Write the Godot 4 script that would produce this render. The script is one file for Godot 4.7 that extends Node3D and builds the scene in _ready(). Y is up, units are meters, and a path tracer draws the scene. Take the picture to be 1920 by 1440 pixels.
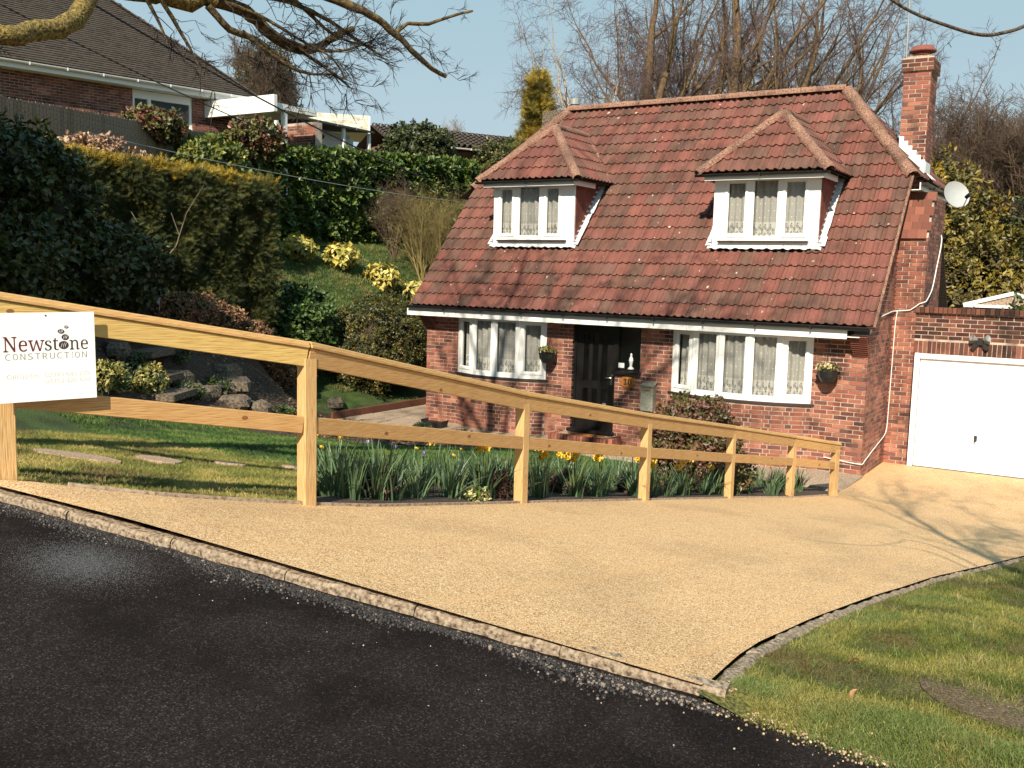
extends Node3D
# A brick chalet bungalow below the road, seen across its resin-bound gravel drive.  House faces +Z, metres, garage floor at y = 0.

const ZF := -16.72      # front wall
const ZG := -18.57      # garage front
const XR := -3.49       # right gable wall
const XL := -12.65
const EY := 2.605       # tile eave
const EZ := -16.349
const TANP := 1.122     # 48 degree roof
var rng := RandomNumberGenerator.new()
var mats := {}
var counts := {}
var M_ := {}
var no_f: Callable

class MB extends RefCounted:
	var v := PackedVector3Array()
	var n := PackedVector3Array()
	var c := PackedColorArray()
	var i := PackedInt32Array()
	var col := Color(1, 1, 1)
	func quad(a: Vector3, b: Vector3, d: Vector3, e: Vector3) -> void:   # counter-clockwise seen from the front
		var nn := (b - a).cross(e - a)
		if nn.length_squared() < 1e-14: nn = (d - b).cross(e - b)
		nn = nn.normalized()
		var k := v.size()
		v.append(a); v.append(b); v.append(d); v.append(e)
		for q in 4:
			n.append(nn); c.append(col)
		i.append(k); i.append(k + 3); i.append(k + 2); i.append(k); i.append(k + 2); i.append(k + 1)
	func tri(a: Vector3, b: Vector3, d: Vector3) -> void:
		var nn := (b - a).cross(d - a).normalized()
		var k := v.size()
		v.append(a); v.append(b); v.append(d)
		for q in 3:
			n.append(nn); c.append(col)
		i.append(k); i.append(k + 2); i.append(k + 1)
	func box(p: Vector3, s: Vector3, b := Basis()) -> void:
		var x := b.x * s.x * 0.5
		var y := b.y * s.y * 0.5
		var z := b.z * s.z * 0.5
		quad(p - x - y + z, p + x - y + z, p + x + y + z, p - x + y + z)
		quad(p + x - y - z, p - x - y - z, p - x + y - z, p + x + y - z)
		quad(p + x - y + z, p + x - y - z, p + x + y - z, p + x + y + z)
		quad(p - x - y - z, p - x - y + z, p - x + y + z, p - x + y - z)
		quad(p - x + y + z, p + x + y + z, p + x + y - z, p - x + y - z)
		quad(p - x - y - z, p + x - y - z, p + x - y + z, p - x - y + z)
	func cbox(p: Vector3, s: Vector3, ch: float, b := Basis()) -> void:   # box with chamfered vertical (local y) profile edges on all sides
		var hx := s.x * 0.5; var hy := s.y * 0.5; var hz := s.z * 0.5
		var prof := [Vector2(hx - ch, -hy), Vector2(hx, -hy + ch), Vector2(hx, hy - ch), Vector2(hx - ch, hy), Vector2(-hx + ch, hy), Vector2(-hx, hy - ch), Vector2(-hx, -hy + ch), Vector2(-hx + ch, -hy)]
		prism(prof, p, b, -hz, hz)
	func prism(prof: Array, p: Vector3, b: Basis, z0: float, z1: float) -> void:   # profile in local x,y (counter-clockwise), extruded along local z
		var m := prof.size()
		for q in m:
			var a: Vector2 = prof[q]
			var d: Vector2 = prof[(q + 1) % m]
			quad(p + b * Vector3(a.x, a.y, z1), p + b * Vector3(a.x, a.y, z0), p + b * Vector3(d.x, d.y, z0), p + b * Vector3(d.x, d.y, z1))
		var tr := Geometry2D.triangulate_polygon(PackedVector2Array(prof))
		for q in range(0, tr.size(), 3):
			var a2: Vector2 = prof[tr[q]]; var b2: Vector2 = prof[tr[q + 1]]; var c2: Vector2 = prof[tr[q + 2]]
			if (b2 - a2).cross(c2 - a2) < 0.0:
				var t := b2; b2 = c2; c2 = t
			tri(p + b * Vector3(a2.x, a2.y, z1), p + b * Vector3(b2.x, b2.y, z1), p + b * Vector3(c2.x, c2.y, z1))
			tri(p + b * Vector3(a2.x, a2.y, z0), p + b * Vector3(c2.x, c2.y, z0), p + b * Vector3(b2.x, b2.y, z0))
	func tube(pts: PackedVector3Array, rad: PackedFloat32Array, sides: int, cap := false) -> void:
		var m := pts.size()
		var t := (pts[1] - pts[0]).normalized()
		var x := t.cross(Vector3.UP if absf(t.y) < 0.9 else Vector3.RIGHT).normalized()
		var k0 := v.size()
		for q in m:
			var t2 := (pts[mini(q + 1, m - 1)] - pts[maxi(q - 1, 0)]).normalized()
			x = (x - t2 * x.dot(t2)).normalized()
			var y := t2.cross(x)
			for s in sides:
				var a := TAU * s / sides
				var d := x * cos(a) + y * sin(a)
				v.append(pts[q] + d * rad[q]); n.append(d); c.append(col)
		for q in m - 1:
			for s in sides:
				var a0 := k0 + q * sides + s
				var a1 := k0 + q * sides + (s + 1) % sides
				var b0 := a0 + sides
				var b1 := a1 + sides
				i.append(a0); i.append(b1); i.append(a1); i.append(a0); i.append(b0); i.append(b1)
		if cap:
			for e in 2:
				var q := 0 if e == 0 else m - 1
				var k := v.size()
				var dir := (pts[0] - pts[1]).normalized() if e == 0 else (pts[m - 1] - pts[m - 2]).normalized()
				for s in sides:
					v.append(v[k0 + q * sides + s]); n.append(dir); c.append(col)
				for s in range(1, sides - 1):
					if e == 0:
						i.append(k); i.append(k + s); i.append(k + s + 1)
					else:
						i.append(k); i.append(k + s + 1); i.append(k + s)
	func lathe(prof: Array, p: Vector3, sides: int, b := Basis()) -> void:   # profile of Vector2(radius, height), bottom to top
		for q in prof.size() - 1:
			var a: Vector2 = prof[q]; var d: Vector2 = prof[q + 1]
			for s in sides:
				var t0 := TAU * s / sides; var t1 := TAU * (s + 1) / sides
				var u0 := Vector3(cos(t0), 0, -sin(t0)); var u1 := Vector3(cos(t1), 0, -sin(t1))
				quad(p + b * (u0 * a.x + Vector3(0, a.y, 0)), p + b * (u1 * a.x + Vector3(0, a.y, 0)), p + b * (u1 * d.x + Vector3(0, d.y, 0)), p + b * (u0 * d.x + Vector3(0, d.y, 0)))
	func grid(rows: Array) -> void:   # rows of PackedVector3Array of equal length, smooth; front is on the side of (column step) x (row step)
		var m: int = rows[0].size()
		var k0 := v.size()
		for r in rows.size():
			var row: PackedVector3Array = rows[r]
			var rp: PackedVector3Array = rows[maxi(r - 1, 0)]
			var rn: PackedVector3Array = rows[mini(r + 1, rows.size() - 1)]
			for q in m:
				var du := row[mini(q + 1, m - 1)] - row[maxi(q - 1, 0)]
				var dv := rn[q] - rp[q]
				v.append(row[q]); n.append(du.cross(dv).normalized()); c.append(col)
		for r in rows.size() - 1:
			for q in m - 1:
				var a := k0 + r * m + q
				i.append(a); i.append(a + m + 1); i.append(a + 1); i.append(a); i.append(a + m); i.append(a + m + 1)
	func make() -> ArrayMesh:
		var am := ArrayMesh.new()
		if v.is_empty(): return am
		var arr := []
		arr.resize(Mesh.ARRAY_MAX)
		arr[Mesh.ARRAY_VERTEX] = v; arr[Mesh.ARRAY_NORMAL] = n; arr[Mesh.ARRAY_COLOR] = c; arr[Mesh.ARRAY_INDEX] = i
		am.add_surface_from_arrays(Mesh.PRIMITIVE_TRIANGLES, arr)
		return am

# ---------------------------------------------------------------- names, nodes
func numbered(parent: Node, called: String) -> String:
	var key := str(parent.get_instance_id()) + called
	var k: int = counts.get(key, 0)
	counts[key] = k + 1
	return called if k == 0 else "%s_%03d" % [called, k]

func tag(o: Node, label: String, category: String, group := "") -> Node:
	o.set_meta("label", label); o.set_meta("category", category)
	if group: o.set_meta("group", group)
	return o

func thing(called: String, label: String, category: String, at := Vector3.ZERO, group := "") -> Node3D:
	var o := Node3D.new()
	o.name = numbered(self, called); o.position = at
	add_child(o, true)
	tag(o, label, category, group)
	return o

func part(called: String, mb, m: Material, parent: Node = self, at := Transform3D()) -> MeshInstance3D:
	var o := MeshInstance3D.new()
	o.name = numbered(parent, called)
	o.mesh = mb.make() if mb is MB else mb
	o.material_override = m
	o.transform = at
	parent.add_child(o, true)
	return o

func struct(called: String, mb, m: Material) -> MeshInstance3D:
	var o := part(called, mb, m)
	o.set_meta("kind", "structure")
	return o

func scatter(called: String, mesh: Mesh, m: Material, xf: Array, cols: PackedColorArray, parent: Node = self, stuff := true) -> MultiMeshInstance3D:
	var mm := MultiMesh.new()
	mm.transform_format = MultiMesh.TRANSFORM_3D
	mm.use_colors = true
	mm.mesh = mesh
	mm.instance_count = xf.size()
	for k in xf.size():
		mm.set_instance_transform(k, xf[k])
		mm.set_instance_color(k, cols[k] if k < cols.size() else Color.WHITE)
	var o := MultiMeshInstance3D.new()
	o.name = numbered(parent, called)
	o.multimesh = mm
	o.material_override = m
	if stuff: o.set_meta("kind", "stuff")
	parent.add_child(o, true)
	return o

func lin(r: float, g: float, b: float) -> Color: return Color(r, g, b).linear_to_srgb()
func rr(a: float, b: float) -> float: return rng.randf_range(a, b)
func rv() -> Vector3:
	var z := rr(-1, 1); var a := rr(0, TAU); var s := sqrt(1 - z * z)
	return Vector3(s * cos(a), z, s * sin(a))
func look(dir: Vector3, roll := 0.0) -> Basis:   # local y along dir
	var y := dir.normalized()
	var x := y.cross(Vector3.UP if absf(y.y) < 0.95 else Vector3.RIGHT).normalized()
	x = x.rotated(y, roll)
	return Basis(x, y, x.cross(y))

# ---------------------------------------------------------------- materials
func noise(freq: float, cols: Array, offs: Array, sd: int, kind := FastNoiseLite.TYPE_SIMPLEX_SMOOTH, size := 512, oct := 5) -> NoiseTexture2D:
	var f := FastNoiseLite.new()
	f.seed = sd; f.frequency = freq; f.noise_type = kind
	f.fractal_octaves = oct
	if kind == FastNoiseLite.TYPE_CELLULAR:
		f.fractal_type = FastNoiseLite.FRACTAL_NONE if oct <= 1 else FastNoiseLite.FRACTAL_FBM
	f.fractal_gain = 0.6
	var t := NoiseTexture2D.new()
	t.width = size; t.height = size; t.seamless = true; t.noise = f
	if cols.size():
		var g := Gradient.new()
		g.offsets = PackedFloat32Array(offs)
		g.colors = PackedColorArray(cols)
		t.color_ramp = g
	return t

func mat(called: String, tex: Texture2D, col: Color, rough := 0.9, scale := Vector3.ONE, bump: Texture2D = null, cm := 0.3, local := false) -> StandardMaterial3D:
	var m := StandardMaterial3D.new()
	m.resource_name = called
	m.albedo_color = col; m.albedo_texture = tex
	m.roughness = rough
	m.vertex_color_use_as_albedo = true
	m.uv1_triplanar = true; m.uv1_world_triplanar = not local; m.uv1_scale = scale
	m.uv1_triplanar_sharpness = 4.0
	if bump:
		m.heightmap_enabled = true; m.heightmap_texture = bump; m.heightmap_scale = cm
	M_[called] = m
	return m

func coarse(m: StandardMaterial3D, tex: Texture2D, scale: Vector3) -> StandardMaterial3D:   # a second, larger pattern multiplied over the first
	m.detail_enabled = true
	m.detail_albedo = tex
	m.detail_blend_mode = BaseMaterial3D.BLEND_MODE_MUL
	m.detail_uv_layer = BaseMaterial3D.DETAIL_UV_2
	m.uv2_triplanar = true; m.uv2_world_triplanar = true; m.uv2_scale = scale
	return m

func plain(called: String, col: Color, rough := 0.6, metal := 0.0) -> StandardMaterial3D:
	var m := StandardMaterial3D.new()
	m.resource_name = called; m.albedo_color = col; m.roughness = rough; m.metallic = metal
	m.vertex_color_use_as_albedo = true
	M_[called] = m
	return m

func g3(a: float) -> Color: return Color(a, a, a)

func make_materials() -> void:
	var grainy := noise(0.045, [g3(0.62), g3(0.86), g3(1.0)], [0.2, 0.5, 0.8], 3)
	var relief := noise(0.06, [], [], 4, FastNoiseLite.TYPE_SIMPLEX_SMOOTH, 256, 4)
	var blotch := noise(0.012, [g3(0.66), g3(0.92), g3(1.0)], [0.25, 0.5, 0.75], 5, FastNoiseLite.TYPE_SIMPLEX_SMOOTH, 256, 4)
	var soft := noise(0.02, [g3(0.84), g3(1.0)], [0.3, 0.6], 6, FastNoiseLite.TYPE_SIMPLEX_SMOOTH, 256, 4)
	coarse(mat("brick", grainy, Color.WHITE, 0.92, Vector3.ONE * 3.0, relief, 0.25), blotch, Vector3.ONE * 0.45)
	coarse(mat("mortar", grainy, lin(0.70, 0.56, 0.46), 0.95, Vector3.ONE * 4.0, relief, 0.2), blotch, Vector3.ONE * 0.5)
	# concrete roof tile: red pigment, brown weathering, lichen spots, black moss specks
	var tile_t := noise(0.05, [lin(0.03, 0.022, 0.02), lin(0.72, 0.62, 0.6), lin(0.95, 0.9, 0.88), lin(1.0, 0.98, 0.95), lin(1.0, 1.0, 1.0)], [0.1, 0.2, 0.5, 0.8, 1.0], 11, FastNoiseLite.TYPE_SIMPLEX_SMOOTH, 512, 6)
	coarse(mat("roof_tile", tile_t, Color.WHITE, 0.9, Vector3(1.1, 1.1, 1.1), relief, 0.3), noise(0.02, [lin(0.5, 0.56, 0.52), lin(0.85, 0.88, 0.86), lin(1, 1, 1)], [0.25, 0.45, 0.62], 12, FastNoiseLite.TYPE_SIMPLEX_SMOOTH, 256, 5), Vector3.ONE * 0.3)
	coarse(mat("ridge_tile", noise(0.035, [lin(0.05, 0.035, 0.03), lin(0.23, 0.105, 0.072), lin(0.28, 0.145, 0.10), lin(0.33, 0.20, 0.14), lin(0.42, 0.34, 0.27)], [0.22, 0.34, 0.5, 0.65, 0.85], 13, FastNoiseLite.TYPE_SIMPLEX_SMOOTH, 512, 6), Color.WHITE, 0.95, Vector3.ONE * 1.3, relief, 0.5), blotch, Vector3.ONE * 0.5)
	mat("clay_tile", grainy, Color.WHITE, 0.9, Vector3.ONE * 3.0, relief, 0.3)
	mat("brown_tile", noise(0.05, [lin(0.016, 0.012, 0.010), lin(0.05, 0.038, 0.03), lin(0.1, 0.075, 0.058)], [0.2, 0.5, 0.8], 14), Color.WHITE, 0.95, Vector3.ONE * 1.5, relief, 0.4)
	plain("white_upvc", lin(0.8, 0.8, 0.79), 0.35)
	plain("white_paint", lin(0.78, 0.78, 0.76), 0.5)
	mat("stained_white", noise(0.02, [lin(0.3, 0.27, 0.18), lin(0.66, 0.62, 0.5), lin(0.78, 0.76, 0.68)], [0.2, 0.42, 0.6], 15), Color.WHITE, 0.7, Vector3(1.2, 0.4, 0.3))
	plain("white_metal", lin(0.82, 0.82, 0.82), 0.3)
	mat("lead", noise(0.03, [lin(0.3, 0.31, 0.33), lin(0.55, 0.56, 0.58), lin(0.74, 0.75, 0.76)], [0.25, 0.45, 0.7], 16), Color.WHITE, 0.6, Vector3.ONE * 1.5)
	plain("black_gutter", lin(0.012, 0.012, 0.013), 0.4)
	plain("black_paint", lin(0.011, 0.010, 0.010), 0.3)
	plain("dark_sill", lin(0.035, 0.02, 0.017), 0.55)
	plain("black_plastic", lin(0.012, 0.013, 0.014), 0.45)
	plain("room_plaster", lin(0.22, 0.2, 0.18), 0.95)
	plain("cable_white", lin(0.7, 0.7, 0.68), 0.5)
	plain("cable_black", lin(0.01, 0.01, 0.01), 0.6)
	plain("grey_metal", lin(0.32, 0.33, 0.32), 0.5, 0.3)
	plain("dish_grey", lin(0.36, 0.375, 0.38), 0.5)
	plain("chrome", lin(0.7, 0.7, 0.7), 0.2, 1.0)
	plain("letter_red", lin(0.12, 0.012, 0.016), 0.5)
	plain("letter_dark", lin(0.045, 0.022, 0.025), 0.5)
	plain("letter_grey", lin(0.33, 0.31, 0.31), 0.5)
	plain("letter_faint", lin(0.62, 0.61, 0.6), 0.5)
	plain("letter_black", lin(0.01, 0.01, 0.01), 0.5)
	plain("sign_white", lin(0.88, 0.88, 0.88), 0.35)
	mat("plaque_wood", noise(0.02, [lin(0.18, 0.06, 0.015), lin(0.36, 0.15, 0.04)], [0.3, 0.7], 17, FastNoiseLite.TYPE_SIMPLEX_SMOOTH, 128, 4), Color.WHITE, 0.4, Vector3(3, 14, 3))
	mat("letterbox_paint", soft, lin(0.25, 0.255, 0.21), 0.5, Vector3.ONE * 4.0)
	var glass := StandardMaterial3D.new()
	glass.resource_name = "glass"
	glass.transparency = BaseMaterial3D.TRANSPARENCY_ALPHA
	glass.albedo_color = Color(0.25, 0.28, 0.28, 0.02); glass.metallic_specular = 0.3; glass.roughness = 0.02
	M_.glass = glass
	# timber: grain runs along the rails (z) or up the posts (y)
	var wood := noise(0.018, [lin(0.36, 0.19, 0.07), lin(0.55, 0.335, 0.14), lin(0.62, 0.41, 0.19), lin(0.68, 0.48, 0.25)], [0.15, 0.36, 0.6, 0.85], 21, FastNoiseLite.TYPE_SIMPLEX_SMOOTH, 512, 6)
	var woodr := noise(0.04, [], [], 22, FastNoiseLite.TYPE_SIMPLEX_SMOOTH, 256, 4)
	mat("rail_wood", wood, lin(0.80, 0.71, 0.62), 0.8, Vector3(16, 16, 0.5), woodr, 0.12)
	mat("cap_wood", wood, lin(0.86, 0.80, 0.70), 0.8, Vector3(16, 16, 0.5), woodr, 0.12)
	mat("green_wood", wood, lin(0.92, 0.96, 0.72), 0.75, Vector3(13, 13, 0.45), woodr, 0.12)
	mat("post_wood", wood, lin(1.0, 0.96, 0.92), 0.8, Vector3(16, 0.55, 16), woodr, 0.15)
	plain("knot", lin(0.2, 0.085, 0.03), 0.7)
	mat("grey_wood", noise(0.03, [lin(0.08, 0.055, 0.038), lin(0.25, 0.185, 0.13), lin(0.4, 0.31, 0.23)], [0.2, 0.5, 0.8], 23), Color.WHITE, 0.95, Vector3(6, 0.8, 6))
	mat("red_timber", noise(0.03, [lin(0.16, 0.035, 0.012), lin(0.3, 0.08, 0.03)], [0.3, 0.7], 24, FastNoiseLite.TYPE_SIMPLEX_SMOOTH, 128, 4), Color.WHITE, 0.6, Vector3(3, 1, 3))
	# ground
	var gravel_t := noise(0.2, [lin(0.26, 0.12, 0.045), lin(0.54, 0.295, 0.125), lin(0.72, 0.435, 0.205), lin(0.81, 0.55, 0.29), lin(0.9, 0.72, 0.47)], [0.1, 0.3, 0.5, 0.74, 0.95], 31, FastNoiseLite.TYPE_CELLULAR, 1024, 1)
	(gravel_t.noise as FastNoiseLite).cellular_return_type = FastNoiseLite.RETURN_CELL_VALUE
	var gravel_b := noise(0.2, [], [], 31, FastNoiseLite.TYPE_CELLULAR, 1024, 1)
	gravel_b.invert = true
	coarse(mat("resin_gravel", gravel_t, lin(0.93, 0.93, 0.92), 0.75, Vector3.ONE * 1.0, gravel_b, 0.18), noise(0.01, [g3(0.93), g3(1.0)], [0.3, 0.6], 33, FastNoiseLite.TYPE_SIMPLEX_SMOOTH, 256, 5), Vector3.ONE * 0.22)
	var tar_t := noise(0.17, [lin(0.008, 0.0066, 0.0068), lin(0.0145, 0.0118, 0.0121), lin(0.021, 0.0172, 0.0176), lin(0.032, 0.0265, 0.0265), lin(0.075, 0.063, 0.06)], [0.1, 0.4, 0.72, 0.9, 1.0], 34, FastNoiseLite.TYPE_CELLULAR, 1024, 1)
	(tar_t.noise as FastNoiseLite).cellular_return_type = FastNoiseLite.RETURN_CELL_VALUE
	coarse(mat("asphalt", tar_t, lin(1.0, 0.95, 0.93), 0.95, Vector3.ONE * 1.05, noise(0.2, [], [], 35, FastNoiseLite.TYPE_SIMPLEX_SMOOTH, 512, 3), 0.4), noise(0.014, [lin(0.42, 0.38, 0.38), lin(0.78, 0.7, 0.67), lin(1, 1, 1)], [0.25, 0.5, 0.75], 36, FastNoiseLite.TYPE_SIMPLEX_SMOOTH, 256, 5), Vector3.ONE * 0.3)
	M_.asphalt.metallic_specular = 0.25
	plain("tar_crumb", Color.WHITE, 0.55)
	mat("kerb_stone", noise(0.05, [lin(0.06, 0.04, 0.028), lin(0.2, 0.145, 0.1), lin(0.3, 0.235, 0.17), lin(0.42, 0.35, 0.27)], [0.2, 0.4, 0.62, 0.88], 37, FastNoiseLite.TYPE_SIMPLEX_SMOOTH, 512, 6), Color.WHITE, 0.95, Vector3.ONE * 1.3, relief, 0.25)
	mat("concrete_path", noise(0.04, [lin(0.18, 0.125, 0.09), lin(0.36, 0.265, 0.19), lin(0.44, 0.34, 0.25)], [0.2, 0.5, 0.8], 38), Color.WHITE, 0.92, Vector3.ONE * 1.0, relief, 0.3)
	mat("paving_slab", noise(0.05, [lin(0.16, 0.1, 0.07), lin(0.42, 0.28, 0.2), lin(0.5, 0.37, 0.28)], [0.2, 0.5, 0.8], 39), Color.WHITE, 0.92, Vector3.ONE * 1.6, relief, 0.4)
	mat("soil", noise(0.07, [lin(0.012, 0.008, 0.006), lin(0.045, 0.028, 0.02), lin(0.10, 0.066, 0.048), lin(0.24, 0.17, 0.13)], [0.2, 0.45, 0.7, 0.95], 40), Color.WHITE, 1.0, Vector3.ONE * 1.2, relief, 2.0)
	coarse(mat("turf", noise(0.06, [lin(0.04, 0.032, 0.012), lin(0.10, 0.095, 0.018), lin(0.18, 0.155, 0.03), lin(0.27, 0.22, 0.07)], [0.2, 0.45, 0.65, 0.9], 41), Color.WHITE, 1.0, Vector3.ONE * 1.4, relief, 1.2), noise(0.012, [lin(0.55, 0.62, 0.4), lin(1, 1, 1), lin(1, 0.8, 0.6)], [0.25, 0.5, 0.8], 42, FastNoiseLite.TYPE_SIMPLEX_SMOOTH, 256, 4), Vector3.ONE * 0.4)
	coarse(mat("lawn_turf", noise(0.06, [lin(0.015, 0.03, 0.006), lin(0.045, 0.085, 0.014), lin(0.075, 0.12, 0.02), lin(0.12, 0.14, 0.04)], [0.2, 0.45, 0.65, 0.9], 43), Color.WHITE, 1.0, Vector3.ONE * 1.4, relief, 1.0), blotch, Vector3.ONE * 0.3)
	mat("bare_soil", noise(0.07, [lin(0.05, 0.032, 0.016), lin(0.11, 0.073, 0.04), lin(0.19, 0.135, 0.08), lin(0.32, 0.25, 0.17)], [0.2, 0.45, 0.7, 0.95], 57), Color.WHITE, 1.0, Vector3.ONE * 1.6, relief, 1.5)
	mat("rock", noise(0.03, [lin(0.045, 0.035, 0.025), lin(0.13, 0.10, 0.072), lin(0.22, 0.17, 0.125)], [0.2, 0.5, 0.8], 44), Color.WHITE, 0.95, Vector3.ONE * 1.2, relief, 1.0)
	# plants
	var leafm := plain("leaf", Color.WHITE, 0.45)
	leafm.backlight_enabled = true; leafm.backlight = Color(0.25, 0.25, 0.1)
	var frond := plain("frond", Color.WHITE, 0.75)
	frond.backlight_enabled = true; frond.backlight = Color(0.2, 0.2, 0.08)
	var bl := plain("grass_blade", Color.WHITE, 0.6)
	bl.backlight_enabled = true; bl.backlight = Color(0.3, 0.3, 0.1)
	plain("petal", Color.WHITE, 0.6)
	mat("bark", noise(0.03, [lin(0.03, 0.022, 0.016), lin(0.085, 0.06, 0.04), lin(0.17, 0.125, 0.085)], [0.2, 0.5, 0.8], 51), Color.WHITE, 0.95, Vector3(2, 0.7, 2), relief, 1.5)
	mat("far_bark", noise(0.03, [lin(0.05, 0.034, 0.02), lin(0.14, 0.088, 0.042), lin(0.22, 0.145, 0.068)], [0.2, 0.5, 0.8], 52), Color.WHITE, 0.95, Vector3(1.2, 0.5, 1.2), relief, 1.5)
	mat("mossy_bark", noise(0.022, [lin(0.05, 0.034, 0.016), lin(0.11, 0.075, 0.022), lin(0.22, 0.155, 0.035), lin(0.33, 0.25, 0.06)], [0.2, 0.42, 0.6, 0.85], 53, FastNoiseLite.TYPE_SIMPLEX_SMOOTH, 512, 6), Color.WHITE, 1.0, Vector3(3.4, 3.4, 3.4), relief, 0.8)
	mat("oak_bark", noise(0.03, [lin(0.022, 0.016, 0.011), lin(0.07, 0.045, 0.022), lin(0.16, 0.11, 0.035)], [0.3, 0.5, 0.75], 56, FastNoiseLite.TYPE_SIMPLEX_SMOOTH, 256, 4), Color.WHITE, 0.95, Vector3(2.4, 2.4, 2.4), relief, 0.6)
	mat("birch_bark", noise(0.03, [lin(0.05, 0.035, 0.028), lin(0.16, 0.11, 0.08), lin(0.5, 0.42, 0.34), lin(0.62, 0.55, 0.47)], [0.3, 0.4, 0.52, 0.8], 54), Color.WHITE, 0.85, Vector3(1, 2.5, 1), relief, 0.6)
	plain("twig_purple", lin(0.115, 0.075, 0.072), 0.9)
	plain("twig_brown", lin(0.10, 0.066, 0.045), 0.9)
	plain("twig_pale", lin(0.24, 0.19, 0.14), 0.9)
	plain("twig_olive", lin(0.2, 0.155, 0.055), 0.85)
	plain("twig_dark", lin(0.035, 0.026, 0.022), 0.9)
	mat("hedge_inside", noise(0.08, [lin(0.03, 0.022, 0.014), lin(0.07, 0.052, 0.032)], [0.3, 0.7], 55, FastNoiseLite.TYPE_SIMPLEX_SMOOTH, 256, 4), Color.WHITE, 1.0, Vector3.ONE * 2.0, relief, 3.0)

# ---------------------------------------------------------------- the lie of the land
func tab(t: float, xs: Array, ys: Array) -> float:
	if t <= xs[0]: return ys[0]
	for k in range(1, xs.size()):
		if t <= xs[k]:
			return lerpf(ys[k - 1], ys[k], (t - xs[k - 1]) / (xs[k] - xs[k - 1]))
	return ys[ys.size() - 1]
const FZ := [-18.6, -17.0, -15.1, -13.7, -11.9, -9.7, -7.26, -4.76, -3.0, 0.0]
const FY := [0.0, 0.0, 0.05, 0.2, 0.46, 0.83, 1.24, 1.69, 2.05, 2.1]
func drive_y(x: float, z: float) -> float:
	return tab(z, FZ, FY) - 0.07 * clampf((z + 12.0) / 8.5, 0, 1) * (x + 4.6)
func road_y(x: float, _z: float) -> float:
	return 1.7 - 0.087 * (clampf(x, -45, 25) + 1.28)
func bank(x: float, z: float) -> float:
	var xb := tab(z, [-15.5, -14.0, -11.4, -9.5, -7.5, -4.0], [-14.4, -12.6, -11.4, -11.3, -10.6, -9.6])
	var t := maxf(0.0, xb - x)
	return tab(t, [0, 1.5, 3.5, 6, 9, 11, 14, 45], [0, 0.55, 2.1, 3.9, 4.9, 5.6, 6.2, 8.5]) * smoothstep(-2.0, -8.0, z)
func land(x: float, z: float) -> float:
	var y := drive_y(clampf(x, -4.6, 6.0), z)
	if x < -9.0: y += bank(x, z)
	if z > -3.3: y = lerpf(y, road_y(x, z), clampf((z + 3.3) / 0.5, 0, 1))
	if z < -30.0: y += 0.02 * (-30.0 - z) * clampf((-x + 10) / 20, 0, 1)
	return y

const DLX := [-3.49, -3.5, -3.43, -4.12, -4.3, -4.43, -4.42, -4.42, -4.54, -4.68, -4.86, -5.05, -5.11]
const DLZ := [-18.57, -16.4, -14.66, -12.07, -9.59, -7.51, -6.23, -5.24, -4.57, -3.74, -3.29, -3.03, -2.93]
const DRX := [1.5, 0.6, -0.2, -0.62, -0.83, -1.08, -1.24, -1.33, -1.35, -1.32, -1.25]
const DRZ := [-18.57, -16.0, -13.0, -10.68, -9.47, -8.09, -6.65, -5.35, -4.53, -4.08, -3.52]
func drive_left(z: float) -> float: return tab(z, DLZ, DLX)
func drive_right(z: float) -> float: return tab(z, DRZ, DRX)

func sheet(z0: float, z1: float, nz: int, left: Callable, right: Callable, nx: int, height: Callable, lift: float) -> MB:
	var mb := MB.new()
	var rows := []
	for k in nz + 1:   # rows run from near (z0) to far (z1)
		var z := lerpf(z0, z1, pow(k / float(nz), 1.5))
		var row := PackedVector3Array()
		var a: float = left.call(z)
		var b: float = right.call(z)
		for q in nx + 1:
			var x := lerpf(a, b, q / float(nx))
			var y: float = height.call(x, z)
			row.append(Vector3(x, y + lift, z))
		rows.append(row)
	mb.grid(rows)
	return mb

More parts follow.
